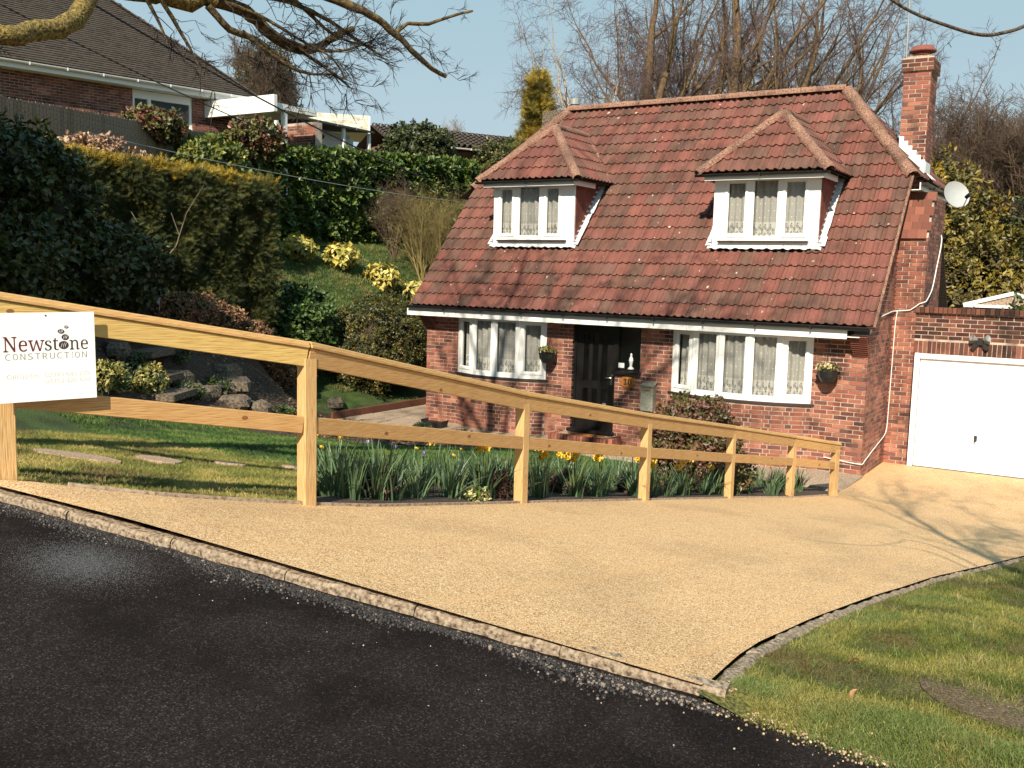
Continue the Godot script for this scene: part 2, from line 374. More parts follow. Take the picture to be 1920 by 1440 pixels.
func build_setting() -> void:
	# ground, one sheet out to the horizon, finer near the camera
	var xs := [-400.0, -200.0, -120.0, -80.0, -60.0, -50.0, -44.0, -38.0, -34.0]
	var x := -31.0
	while x < 6.0:
		xs.append(x); x += 0.5
	xs.append_array([7.0, 9.0, 12.0, 18.0, 30.0, 60.0, 120.0, 200.0, 400.0])
	var zs := [300.0, 120.0, 60.0, 30.0, 15.0, 8.0, 4.0, 1.0]
	var z := -1.0
	while z > -34.0:
		zs.append(z); z -= 0.5
	zs.append_array([-36.0, -40.0, -45.0, -52.0, -60.0, -75.0, -100.0, -150.0, -250.0, -450.0])
	var rows := []
	for zz in zs:
		var row := PackedVector3Array()
		for xx in xs:
			row.append(Vector3(xx, land(xx, zz) - 0.06, zz))
		rows.append(row)
	var mb := MB.new()
	mb.grid(rows)
	struct("ground", mb, M_.turf)
	# road: falls to the right, slightly crowned away from the kerb
	var road := MB.new()
	rows = []
	for k in 22:
		var t := k / 21.0
		var row := PackedVector3Array()
		for q in 81:
			var xx := lerpf(-40.0, 25.0, q / 80.0)
			var edge := -2.93 - (xx + 5.11) * 0.1529
			if xx > -1.25: edge = -3.52 + (xx + 1.25) * 0.03
			if xx < -5.11: edge = -2.93 + (-5.11 - xx) * 0.05
			var zz := lerpf(6.5, edge, sqrt(t))
			row.append(Vector3(xx, road_y(xx, zz) + 0.012 - 0.02 * absf(zz + 0.5) / 3.0, zz))
		rows.append(row)
	road.grid(rows)
	struct("road", road, M_.asphalt)
	# resin-bound drive
	rows = []
	for k in 61:
		var t := pow(k / 60.0, 1.25)
		var zl := lerpf(-2.84, -18.56, t)
		var zr := lerpf(-3.43, -18.56, t)
		var a := drive_left(zl)
		var b := drive_right(zr)
		var row := PackedVector3Array()
		for q in 25:
			var s := q / 24.0
			var xx := lerpf(a, b, s)
			var zz := lerpf(zl, zr, s)
			row.append(Vector3(xx, drive_y(xx, zz) + 0.017, zz))
		rows.append(row)
	var dr := MB.new()
	dr.grid(rows)
	struct("driveway", dr, M_.resin_gravel)
	# right-hand verge, left lawn, planting bed by the fence, bank bed, paths
	var verge := sheet(-3.38, -18.5, 90, func(q: float) -> float: return drive_right(q) + 0.0, func(q: float) -> float: return drive_right(q) + 7.0, 24, func(a: float, b: float) -> float: return verge_y(a, b), 0.0)
	struct("grass_verge", verge, M_.turf)
	var lawn := sheet(-2.9, -15.4, 60, func(q: float) -> float: return lawn_left(q), func(q: float) -> float: return lawn_right(q), 24, func(a: float, b: float) -> float: return land(a, b), 0.0)
	struct("lawn", lawn, M_.lawn_turf)
	var bed := sheet(-4.75, -15.0, 50, func(q: float) -> float: return lawn_right(q) - 0.02, func(q: float) -> float: return drive_left(q), 6, func(a: float, b: float) -> float: return land(a, b) + 0.035 * sin((a - lawn_right(b)) / maxf(0.05, drive_left(b) - lawn_right(b)) * PI), 0.012)
	struct("flower_bed", bed, M_.soil)
	var slope := sheet(-2.9, -16.3, 90, func(q: float) -> float: return lawn_left(q) - 5.5, func(q: float) -> float: return lawn_left(q) + 0.02, 48, func(a: float, b: float) -> float: return land(a, b) + 0.05 * sin(a * 7.1 + 2.0 * sin(b * 3.1)) * sin(b * 5.3 + sin(a * 4.0)) + 0.03 * sin(a * 17.0 + b * 9.0), -0.015)
	struct("rockery_soil", slope, M_.soil)
	var hill := sheet(-15.0, -30.0, 40, func(_q: float) -> float: return -24.0, func(_q: float) -> float: return -14.6, 30, func(a: float, b: float) -> float: return land(a, b), 0.0)
	struct("bank_lawn", hill, M_.lawn_turf)
	# concrete path along the house front and left side
	var path := MB.new()
	path.box(Vector3(-8.85, 0.015, -16.06), Vector3(10.8, 0.11, 1.34))
	path.box(Vector3(-13.42, 0.013, -20.0), Vector3(1.5, 0.11, 6.4))
	struct("path", path, M_.concrete_path)
	# kerb stones between road and drive
	var n := 6
	var a0 := Vector3(-5.2, 0, -2.86)
	var b0 := Vector3(-1.17, 0, -3.5)
	var kerb := Node3D.new()
	kerb.name = "kerb"; add_child(kerb); kerb.set_meta("kind", "structure")
	for k in n:
		var p := a0.lerp(b0, k / float(n)); var q := a0.lerp(b0, (k + 1) / float(n))
		p.y = road_y(p.x, p.z); q.y = road_y(q.x, q.z)
		var d := (q - p).normalized()
		var side := d.cross(Vector3.UP).normalized()
		var b := Basis(side, side.cross(d) * -1.0, d)
		b.y = d.cross(side); if b.y.y < 0: b.y = -b.y
		b = Basis(b.y.cross(d), b.y, d)
		stone_bar("kerb_stone", (p + q) * 0.5 + Vector3(0, -0.03 + rr(-0.003, 0.003), 0), Vector3(0.1, 0.14, (q - p).length() - 0.006), b, M_.kerb_stone, kerb)
	# curved edging stones on the right of the drive
	var edge := Node3D.new()
	edge.name = "edging"; add_child(edge); edge.set_meta("kind", "structure")
	var zz := -3.6
	while zz > -11.0:
		var p := Vector3(drive_right(zz) + 0.036, 0, zz); var l := 0.62
		var q := Vector3(drive_right(zz - l) + 0.036, 0, zz - l)
		p.y = drive_y(p.x, p.z); q.y = drive_y(q.x, q.z)
		var d := (q - p).normalized()
		var up := Vector3.UP - d * d.y; up = up.normalized()
		stone_bar("edging_stone", (p + q) * 0.5 + Vector3(0, -0.043 + rr(-0.003, 0.003), 0), Vector3(0.08 if zz > -6 else 0.06, 0.12, (q - p).length() - 0.01), Basis(up.cross(d), up, d), M_.kerb_stone, edge)
		zz -= l
	# thin timber board edging between grass, bed and drive
	var ed := MB.new()
	for k in 27:
		var z0 := lerpf(-3.2, -14.5, k / 27.0); var z1 := lerpf(-3.2, -14.5, (k + 1) / 27.0)
		var p := Vector3(drive_left(z0) - 0.012, 0, z0); var q := Vector3(drive_left(z1) - 0.012, 0, z1)
		p.y = drive_y(p.x, p.z); q.y = drive_y(q.x, q.z)
		var d := (q - p).normalized()
		var up := (Vector3.UP - d * d.y).normalized()
		ed.box((p + q) * 0.5 + Vector3(0, -0.025, 0), Vector3(0.022, 0.12, (q - p).length() + 0.004), Basis(up.cross(d), up, d))
	part("edging_board", ed, M_.concrete_path, edge)
	# pinkish border stones between lawn and planting bed
	zz = -5.2
	while zz > -14.2:
		var p := Vector3(lawn_right(zz), 0, zz); var l := rr(0.3, 0.42)
		var q := Vector3(lawn_right(zz - l), 0, zz - l)
		p.y = land(p.x, p.z); q.y = land(q.x, q.z)
		var d := (q - p).normalized()
		var up := (Vector3.UP - d * d.y).normalized()
		stone_bar("border_stone", (p + q) * 0.5 + Vector3(0, -0.01, 0), Vector3(0.14, 0.12, (q - p).length() - 0.015), Basis(up.cross(d), up, d), M_.paving_slab, edge)
		zz -= l

func stone_bar(called: String, p: Vector3, s: Vector3, b: Basis, m: Material, parent: Node) -> void:   # a worn bar of stone: chamfered, with a slightly uneven top
	var mb := MB.new()
	var segs := 12
	var rows := []
	var ch := 0.014
	for k in segs + 1:
		var w := rr(-0.012, 0.006)
		var t := rr(-0.01, 0.004)
		var zl := (k / float(segs) - 0.5) * s.z
		var hx := s.x * 0.5 + w; var hy := s.y * 0.5 + t
		var row := PackedVector3Array()
		for q in [Vector2(hx, -s.y * 0.5), Vector2(hx, hy - ch), Vector2(hx - ch, hy), Vector2(-hx + ch, hy), Vector2(-hx, hy - ch), Vector2(-hx, -s.y * 0.5)]:
			row.append(p + b * Vector3(q.x, q.y, zl))
		rows.append(row)
	for k in segs:
		for q in 5:
			var r0: PackedVector3Array = rows[k]; var r1: PackedVector3Array = rows[k + 1]
			mb.quad(r1[q], r0[q], r0[q + 1], r1[q + 1])
	for e in [0, segs]:
		var r: PackedVector3Array = rows[e]
		if e == segs:
			mb.quad(r[0], r[1], r[4], r[5]); mb.quad(r[1], r[2], r[3], r[4])
		else:
			mb.quad(r[5], r[4], r[1], r[0]); mb.quad(r[4], r[3], r[2], r[1])
	part(called, mb, m, parent)

func verge_y(x: float, z: float) -> float:
	var d := x - drive_right(z)
	if z > -3.62 and d > 0.1: return lerpf(road_y(x, z) - 0.02, verge_y(x, -3.62), clampf((-3.42 - z) / 0.2, 0, 1))
	return drive_y(drive_right(z), z) - 0.004 + 0.05 * smoothstep(0.1, 0.9, d) - 0.06 * maxf(0.0, d - 0.3) * clampf((z + 12.0) / 8.5, 0, 1) + 0.012 * sin(x * 5.1 + z * 3.3) * smoothstep(0.0, 0.5, d)
func lawn_left(z: float) -> float: return tab(z, [-15.4, -14.5, -12.3, -11.4, -9.5, -7.5, -4.0], [-9.3, -9.5, -10.3, -11.2, -11.9, -11.5, -9.6])
func lawn_right(z: float) -> float:
	return drive_left(z) - tab(z, [-15.0, -14.6, -12.0, -9.6, -7.6, -5.6, -4.9, -4.75], [1.0, 1.2, 1.1, 1.05, 1.25, 0.9, 0.25, 0.0])

# ---------------------------------------------------------------- brickwork
var bricks := {}     # host key -> array of [centre, basis, length, height, tint, darkness]
const BRICK_TINTS := [Color(0.47, 0.165, 0.105), Color(0.53, 0.20, 0.13), Color(0.41, 0.135, 0.09), Color(0.45, 0.175, 0.115), Color(0.29, 0.10, 0.075), Color(0.215, 0.088, 0.072), Color(0.56, 0.235, 0.15), Color(0.36, 0.12, 0.086)]
func lay(key: String, o: Vector3, u: Vector3, n: Vector3, length: float, rows: int, openings := [], off := 0.0, limits: Callable = no_f, dark: Callable = no_f, header_every := 0) -> void:
	if not bricks.has(key): bricks[key] = []
	var out: Array = bricks[key]
	var b := Basis(u, Vector3.UP, n)
	for r in rows:
		var y0 := r * 0.075 + 0.005
		var yc := y0 + 0.0325
		var lo := 0.0; var hi := length
		if limits.is_valid():
			var lm: Vector2 = limits.call(yc)
			lo = lm.x; hi = lm.y
		var x := -0.1125 if (r % 2 == 1) != (off > 0.5) else 0.0
		x -= 0.225
		var k := 0
		while x < hi:
			var bl := 0.211
			if header_every > 0 and (k % 2 == 1): bl = 0.1025
			var segs := [Vector2(maxf(x, lo), minf(x + bl, hi))]
			for op: Rect2 in openings:
				if yc > op.position.y and yc < op.end.y:
					var nxt := []
					for s: Vector2 in segs:
						if s.y <= op.position.x or s.x >= op.end.x: nxt.append(s)
						else:
							if s.x < op.position.x: nxt.append(Vector2(s.x, op.position.x))
							if s.y > op.end.x: nxt.append(Vector2(op.end.x, s.y))
					segs = nxt
			for s: Vector2 in segs:
				var l := s.y - s.x
				if l < 0.012: continue
				var c := o + u * ((s.x + s.y) * 0.5) + Vector3(0, yc, 0) + n * rr(-0.001, 0.0015)
				var dk := 1.0
				if dark.is_valid(): dk = dark.call(c)
				out.append([c, b, l, 0.061, rng.randi() % BRICK_TINTS.size(), dk])
			x += bl + 0.014
			k += 1

func arc_points(x0: float, x1: float, sag: float, n: int) -> Array:   # a shallow bow from (x0, ZF) to (x1, ZF); [point, tangent angle]
	var c := x1 - x0
	var rad := (c * c / 4.0 + sag * sag) / (2.0 * sag)
	var half := asin(c / 2.0 / rad)
	var out := []
	for k in n + 1:
		var a := lerpf(-half, half, k / float(n))
		out.append(Vector3((x0 + x1) / 2.0 + rad * sin(a), 0, ZF + sag - rad + rad * cos(a)))
	return out

func lay_bow(key: String, x0: float, x1: float, sag: float, rows: int) -> void:
	var c := x1 - x0
	var rad := (c * c / 4.0 + sag * sag) / (2.0 * sag)
	var half := asin(c / 2.0 / rad)
	var total := 2.0 * half * rad
	if not bricks.has(key): bricks[key] = []
	for r in rows:
		var s := -0.16 if r % 2 == 1 else 0.0
		var k := r % 2
		while s < total:
			var bl := 0.215 if k % 2 == 0 else 0.1025
			var a0 := maxf(s, 0.0); var a1 := minf(s + bl, total)
			if a1 - a0 > 0.04:
				var ang := (a0 + a1) * 0.5 / rad - half
				var n := Vector3(sin(ang), 0, cos(ang))
				var p := Vector3((x0 + x1) / 2.0, 0, ZF + sag - rad) + n * rad + Vector3(0, r * 0.075 + 0.0375, 0)
				bricks[key].append([p, Basis(Vector3(cos(ang), 0, -sin(ang)), Vector3.UP, n), a1 - a0, 0.061, rng.randi() % BRICK_TINTS.size(), 1.0])
			s += bl + 0.014
			k += 1

func brick_box(mb: MB, c: Vector3, b: Basis, l: float, h: float) -> void:   # five faces of a brick set 100 mm into the wall
	var x := b.x * l * 0.5; var y := b.y * h * 0.5
	var f := b.z * 0.0; var k := b.z * -0.1
	mb.quad(c - x - y + f, c + x - y + f, c + x + y + f, c - x + y + f)
	mb.quad(c + x - y + f, c + x - y + k, c + x + y + k, c + x + y + f)
	mb.quad(c - x - y + k, c - x - y + f, c - x + y + f, c - x + y + k)
	mb.quad(c - x + y + f, c + x + y + f, c + x + y + k, c - x + y + k)
	mb.quad(c - x - y + k, c + x - y + k, c + x - y + f, c - x - y + f)

func place_bricks(hosts: Dictionary, most: int) -> void:   # the bricks that show largest are parts of their own, the rest of each wall one part
	var cam := Vector3(0, 3.3, 0)
	var all := []
	for key in hosts:
		for e in bricks[key]:
			var d: Vector3 = cam - e[0]
			var face: float = (e[1] as Basis).z.dot(d.normalized())
			all.append([maxf(face, 0.0) * e[2] / d.length_squared(), key, e])
	all.sort_custom(func(a, b): return a[0] > b[0])
	var cache := {}
	var rest := {}
	var tint_m := {}
	for k in all.size():
		var e: Array = all[k][2]
		var key: String = all[k][1]
		if all[k][0] <= 0.0: continue
		var tint: Color = BRICK_TINTS[e[4]]
		if k < most:
			var lk := roundi(e[2] * 200.0)
			var dk: int = roundi(e[5] * 5.0)
			var ck := "%d_%d_%d" % [lk, e[4], dk]
			if not cache.has(ck):
				var mb := MB.new()
				mb.col = tint * (dk / 5.0); mb.col.a = 1.0
				brick_box(mb, Vector3.ZERO, Basis(), e[2], e[3])
				cache[ck] = mb.make()
			part("brick", cache[ck], M_.brick, hosts[key], Transform3D(e[1], e[0]))
		else:
			if not rest.has(key): rest[key] = MB.new()
			var f := e[5] * rr(0.85, 1.12) as float
			rest[key].col = Color(tint.r * f, tint.g * f, tint.b * f)
			brick_box(rest[key], e[0], e[1], e[2], e[3])
	for key in rest:
		var o := part("bricks", rest[key], M_.brick, hosts[key])
		o.set_meta("kind", "stuff")

func wall_cells(mb: MB, o: Vector3, u: Vector3, n: Vector3, length: float, height: float, openings: Array, thick: float) -> void:   # a wall of butted blocks round its openings; front face in the plane of o
	var xs := [0.0, length]; var ys := [0.0, height]
	for r: Rect2 in openings:
		for q in [r.position.x, r.end.x]:
			if q > 0.0 and q < length and not xs.has(q): xs.append(q)
		for q in [r.position.y, r.end.y]:
			if q > 0.0 and q < height and not ys.has(q): ys.append(q)
	xs.sort(); ys.sort()
	var b := Basis(u, Vector3.UP, n)
	for j in ys.size() - 1:
		var start := -1.0
		for k in xs.size():
			var solid := false
			if k < xs.size() - 1:
				var mid := Vector2((xs[k] + xs[k + 1]) * 0.5, (ys[j] + ys[j + 1]) * 0.5)
				solid = true
				for r: Rect2 in openings:
					if r.has_point(mid): solid = false
			if solid and start < 0.0: start = xs[k]
			if not solid and start >= 0.0:
				var w: float = xs[k] - start
				mb.box(o + u * (start + w * 0.5) + Vector3.UP * (ys[j] + ys[j + 1]) * 0.5 - n * thick * 0.5, Vector3(w, ys[j + 1] - ys[j], thick), b)
				start = -1.0

# ---------------------------------------------------------------- roof tiles
const TW := 0.298
var tiles := []
const TILE_TINTS := [Color(0.205, 0.076, 0.06), Color(0.185, 0.067, 0.054), Color(0.22, 0.085, 0.066), Color(0.18, 0.08, 0.062), Color(0.17, 0.088, 0.067), Color(0.21, 0.086, 0.068), Color(0.148, 0.073, 0.056)]
func tile_profile() -> PackedVector2Array:
	var p := PackedVector2Array([Vector2(0.002, 0.0)])
	for cx in [0.098, 0.247]:
		for q in [Vector2(-0.045, 0.0), Vector2(-0.02, 0.028), Vector2(0, 0.036), Vector2(0.02, 0.028), Vector2(0.045, 0.0)]:
			p.append(Vector2(cx + q.x, q.y))
	p.append(Vector2(TW - 0.002, 0.003))
	return p

func tile_shape(mb: MB, b: Basis, o: Vector3, g: float, x0: float, s0: float, lf: Callable, rf: Callable) -> void:
	var lo := PackedVector3Array(); var hi := PackedVector3Array(); var lip := PackedVector3Array()
	var s1 := s0 + g + 0.03
	for q in tile_profile():
		var xa := x0 + q.x; var xb := x0 + q.x
		if lf.is_valid():
			xa = clampf(xa, lf.call(s0), maxf(lf.call(s0), rf.call(s0)))
			xb = clampf(xb, lf.call(s1), maxf(lf.call(s1), rf.call(s1)))
		lo.append(o + b * Vector3(xa, s0, 0.036 + q.y))
		hi.append(o + b * Vector3(xb, s1, 0.004 + q.y))
		lip.append(o + b * Vector3(xa, s0 + 0.004, 0.012 + q.y * 0.8))
	mb.grid([lo, hi])
	for k in lo.size() - 1:
		mb.quad(lip[k], lip[k + 1], lo[k + 1], lo[k])

func roof_face(parent: Node, o: Vector3, b: Basis, x_from: float, x_to: float, rows: int, g: float, lf: Callable, rf: Callable, skip: Callable = no_f) -> void:
	for r in rows:
		var s0 := r * g
		var l: float = minf(lf.call(s0), lf.call(s0 + g)); var h: float = maxf(rf.call(s0), rf.call(s0 + g))
		var x := x_from
		while x < x_to:
			if x + TW > l + 0.02 and x < h - 0.02:
				var mid := o + b * Vector3(x + TW * 0.5, s0 + g * 0.5, 0)
				if not (skip.is_valid() and skip.call(mid)):
					var clip: bool = x < maxf(lf.call(s0), lf.call(s0 + g)) or x + TW > minf(rf.call(s0), rf.call(s0 + g))
					var d := Vector3(0, 3.3, 0) - mid
					tiles.append([b.z.dot(d.normalized()) / d.length_squared(), parent, o, b, x, s0, g, lf, rf, clip, rng.randi() % TILE_TINTS.size()])
			x += TW

func place_tiles(most: int) -> void:
	tiles.sort_custom(func(a, b): return a[0] > b[0])
	var shared := {}
	var rest := {}
	for k in tiles.size():
		var t: Array = tiles[k]
		var tilt := Basis(Vector3(0, 0, 1), rr(-0.006, 0.006))
		if t[0] > 0.0 and k < most:
			if t[9]:
				var mb := MB.new()
				mb.col = TILE_TINTS[t[10]]
				tile_shape(mb, t[3], t[2], t[6], t[4], t[5], t[7], t[8])
				part("roof_tile", mb, M_.roof_tile, t[1])
			else:
				var key: String = "%d_%.3f" % [t[10], t[6]]
				if not shared.has(key):
					var mb := MB.new()
					mb.col = TILE_TINTS[t[10]]
					tile_shape(mb, Basis(), Vector3.ZERO, t[6], 0.0, 0.0, no_f, no_f)
					shared[key] = mb.make()
				part("roof_tile", shared[key], M_.roof_tile, t[1], Transform3D(t[3] * tilt, t[2] + t[3] * Vector3(t[4], t[5], rr(-0.002, 0.004))))
		else:
			if not rest.has(t[1]): rest[t[1]] = MB.new()
			var f := rr(0.88, 1.1)
			var c: Color = TILE_TINTS[t[10]]
			rest[t[1]].col = Color(c.r * f, c.g * f, c.b * f)
			tile_shape(rest[t[1]], t[3], t[2], t[6], t[4], t[5], t[7], t[8])
	for p in rest:
		part("roof_tiles", rest[p], M_.roof_tile, p).set_meta("kind", "stuff")

func ridge_line(parent: Node, a: Vector3, z: Vector3, up: Vector3, rad := 0.125, step := 0.44) -> void:   # half-round ridge or hip tiles bedded in mortar
	var n := maxi(1, roundi(a.distance_to(z) / step))
	var d := (z - a).normalized()
	var y := (up - d * up.dot(d)).normalized()
	var x := y.cross(d)
	for k in n:
		var p := a.lerp(z, k / float(n)); var q := a.lerp(z, (k + 1) / float(n)) - d * 0.006
		var mb := MB.new()
		var r0 := rad * rr(1.02, 1.07); var r1 := rad * rr(0.95, 1.0)
		var rows := [PackedVector3Array(), PackedVector3Array(), PackedVector3Array(), PackedVector3Array()]
		for s in 9:
			var t := PI * (1.14 * s / 8.0 - 0.07)
			var e := x * cos(t) + y * sin(t) * 0.85
			rows[0].append(p + e * (r0 - 0.022)); rows[1].append(p + e * r0)
			rows[2].append(p.lerp(q, 0.5) + e * (r0 + r1) * 0.5 + rv() * 0.003); rows[3].append(q + e * r1)
		mb.grid(rows)
		part("ridge_tile", mb, M_.ridge_tile, parent)

# ---------------------------------------------------------------- windows
var lace: StandardMaterial3D
func make_lace() -> void:   # net curtain: woven ground, small dots, and a scalloped border of open scrolls
	var w := 256; var h := 256
	var im := Image.create(w, h, false, Image.FORMAT_RGBA8)
	for y in h:
		for x in w:
			var a := 1.0
			var c := 0.60 + 0.05 * sin(x * 0.9) * sin(y * 0.7)
			var v := y / float(h)
			var u := fposmod(x / 42.0, 1.0)
			if v > 0.72:
				var e := (v - 0.72) / 0.28
				c += 0.10
				for ring in [[0.28, 0.3, 0.2], [0.74, 0.52, 0.2], [0.3, 0.78, 0.16]]:
					var q := Vector2((u - ring[0]) * 1.0, (e - ring[1]) * 1.15).length()
					var an := atan2(e - ring[1], u - ring[0])
					if q < ring[2] and q > ring[2] * 0.6 and sin(an * 3.0 + ring[0] * 9.0 + q * 18.0) > -0.35: a = 0.0
					elif q <= ring[2] * 0.3: a = 0.0
				if e > 0.94 + 0.05 * absf(sin(u * TAU)): a = 0.0
			else:
				var dx := fposmod(x + (22 if int(y / 30.0) % 2 == 1 else 0), 44.0) - 22.0
				var dy := fposmod(y, 30.0) - 15.0
				if dx * dx + dy * dy < 5.0: c = 0.95
			im.set_pixel(x, y, Color(c, c * 0.995, c * 0.96, a))
	lace = StandardMaterial3D.new()
	lace.resource_name = "net_curtain"
	lace.albedo_texture = ImageTexture.create_from_image(im)
	lace.transparency = BaseMaterial3D.TRANSPARENCY_ALPHA_SCISSOR
	lace.alpha_scissor_threshold = 0.5
	lace.roughness = 0.95
	lace.backlight_enabled = true; lace.backlight = Color(0.35, 0.35, 0.33)

func curtain_mesh(o: Vector3, b: Basis, w: float, h: float, sd: float) -> ArrayMesh:   # hanging folds, wider pitch at the hem
	var am := ArrayMesh.new()
	var v := PackedVector3Array(); var n := PackedVector3Array(); var t := PackedVector2Array(); var ix := PackedInt32Array()
	var cols := int(w / 0.012) + 2; var rws := 7
	for r in rws:
		var f := r / float(rws - 1)
		for q in cols:
			var x := w * q / (cols - 1.0)
			var ph := x * 46.0 + sd + 0.8 * sin(x * 9.0 + sd * 2.0 + f * 0.7)
			var amp := 0.012 + 0.012 * absf(sin(x * 5.0 + sd)) + 0.004 * f
			v.append(o + b * Vector3(x, h * (1.0 - f), amp * sin(ph)))
			n.append((b * Vector3(-amp * 46.0 * cos(ph), 0, 1)).normalized())
			t.append(Vector2(x / 0.62 + sd, f))
	for r in rws - 1:
		for q in cols - 1:
			var a := r * cols + q
			ix.append_array([a, a + 1, a + cols + 1, a, a + cols + 1, a + cols])
	var arr := []; arr.resize(Mesh.ARRAY_MAX)
	arr[Mesh.ARRAY_VERTEX] = v; arr[Mesh.ARRAY_NORMAL] = n; arr[Mesh.ARRAY_TEX_UV] = t; arr[Mesh.ARRAY_INDEX] = ix
	am.add_surface_from_arrays(Mesh.PRIMITIVE_TRIANGLES, arr)
	return am

func window_unit(frame: Node3D, mb: MB, o: Vector3, u: Vector3, n: Vector3, w: float, h: float, lights: Array, open_lights: Array, back := -0.02) -> void:
	# lights: Rect2 of each pane; the frame is built round them with a stepped bead, the openable ones in a sash that stands proud
	var b := Basis(u, Vector3.UP, n)
	wall_cells(mb, o, u, n, w, h, lights, 0.07)
	for k in lights.size():
		var r: Rect2 = lights[k]
		var bead := 0.016
		for e in [[Vector2(r.position.x + bead * 0.5, r.get_center().y), Vector2(bead, r.size.y)], [Vector2(r.end.x - bead * 0.5, r.get_center().y), Vector2(bead, r.size.y)], [Vector2(r.get_center().x, r.position.y + bead * 0.5), Vector2(r.size.x - bead * 2.0, bead)], [Vector2(r.get_center().x, r.end.y - bead * 0.5), Vector2(r.size.x - bead * 2.0, bead)]]:
			mb.box(o + b * Vector3(e[0].x, e[0].y, -0.028), Vector3(e[1].x, e[1].y, 0.03), b)
		if open_lights.has(k):
			var g := 0.045
			var x0 := r.position.x - g; var x1 := r.end.x + g; var y0 := r.position.y - g; var y1 := r.end.y + g
			for e in [[Vector2((x0 + r.position.x) * 0.5, (y0 + y1) * 0.5), Vector2(g, y1 - y0)], [Vector2((x1 + r.end.x) * 0.5, (y0 + y1) * 0.5), Vector2(g, y1 - y0)], [Vector2(r.get_center().x, (y0 + r.position.y) * 0.5), Vector2(r.size.x, g)], [Vector2(r.get_center().x, (y1 + r.end.y) * 0.5), Vector2(r.size.x, g)]]:
				mb.box(o + b * Vector3(e[0].x, e[0].y, 0.006), Vector3(e[1].x, e[1].y, 0.016), b)
		var gl := MB.new()
		gl.box(o + b * Vector3(r.get_center().x, r.get_center().y, -0.03), Vector3(r.size.x, r.size.y, 0.006), b)
		part("pane", gl, M_.glass, frame)
		part("curtain", curtain_mesh(o + b * Vector3(r.position.x - 0.03, r.position.y - 0.03, -0.11 + back), b, r.size.x + 0.06, r.size.y + 0.05, rr(0, 6)), lace, frame)

func bow_window(house: Node3D, x0: float, x1: float, sag: float, n: int) -> Node3D:
	var w := Node3D.new()
	w.name = numbered(house, "bow_window"); house.add_child(w, true)
	var mb := MB.new()
	var pts := arc_points(x0, x1, sag, n)
	var y0 := 1.2; var h := 1.2
	for k in n:
		var a: Vector3 = pts[k]; var b: Vector3 = pts[k + 1]
		var u := (b - a).normalized()
		var nn := u.cross(Vector3.UP)
		var l := a.distance_to(b)
		var m := 0.065
		var sash := k == 0 or k == n - 1
		var e := 0.045 if sash else 0.0
		window_unit(w, mb, a + Vector3(0, y0, 0), u, nn, l, h, [Rect2(m + e, 0.085 + e, l - 2 * m - 2 * e, h - 0.15 - 2 * e)], [0] if sash else [], -0.02)
	for k in range(1, n):   # rounded mullion posts over the joints
		var p: Vector3 = pts[k]
		mb.lathe([Vector2(0.028, y0 + 0.002), Vector2(0.028, y0 + h - 0.002)], Vector3(p.x, 0, p.z - 0.018), 10)
	# sill slab, brown tile nosing, projecting 40 mm
	part("frame", mb, M_.white_upvc, w)
	var sm := MB.new()
	var prof := []
	for p: Vector3 in arc_points(x0 - 0.07, x1 + 0.07, sag + 0.05, 14): prof.append(Vector2(p.x, -p.z))
	prof.reverse()
	sm.prism(prof_ccw(prof), Vector3.ZERO, Basis(Vector3.RIGHT, Vector3(0, 0, -1), Vector3.UP), 1.155, 1.199)
	part("sill", sm, M_.dark_sill, w)
	return w

func prof_ccw(p: Array) -> Array:
	var s := 0.0
	for k in p.size():
		s += (p[k] as Vector2).cross(p[(k + 1) % p.size()])
	if s < 0.0: p.reverse()
	return p

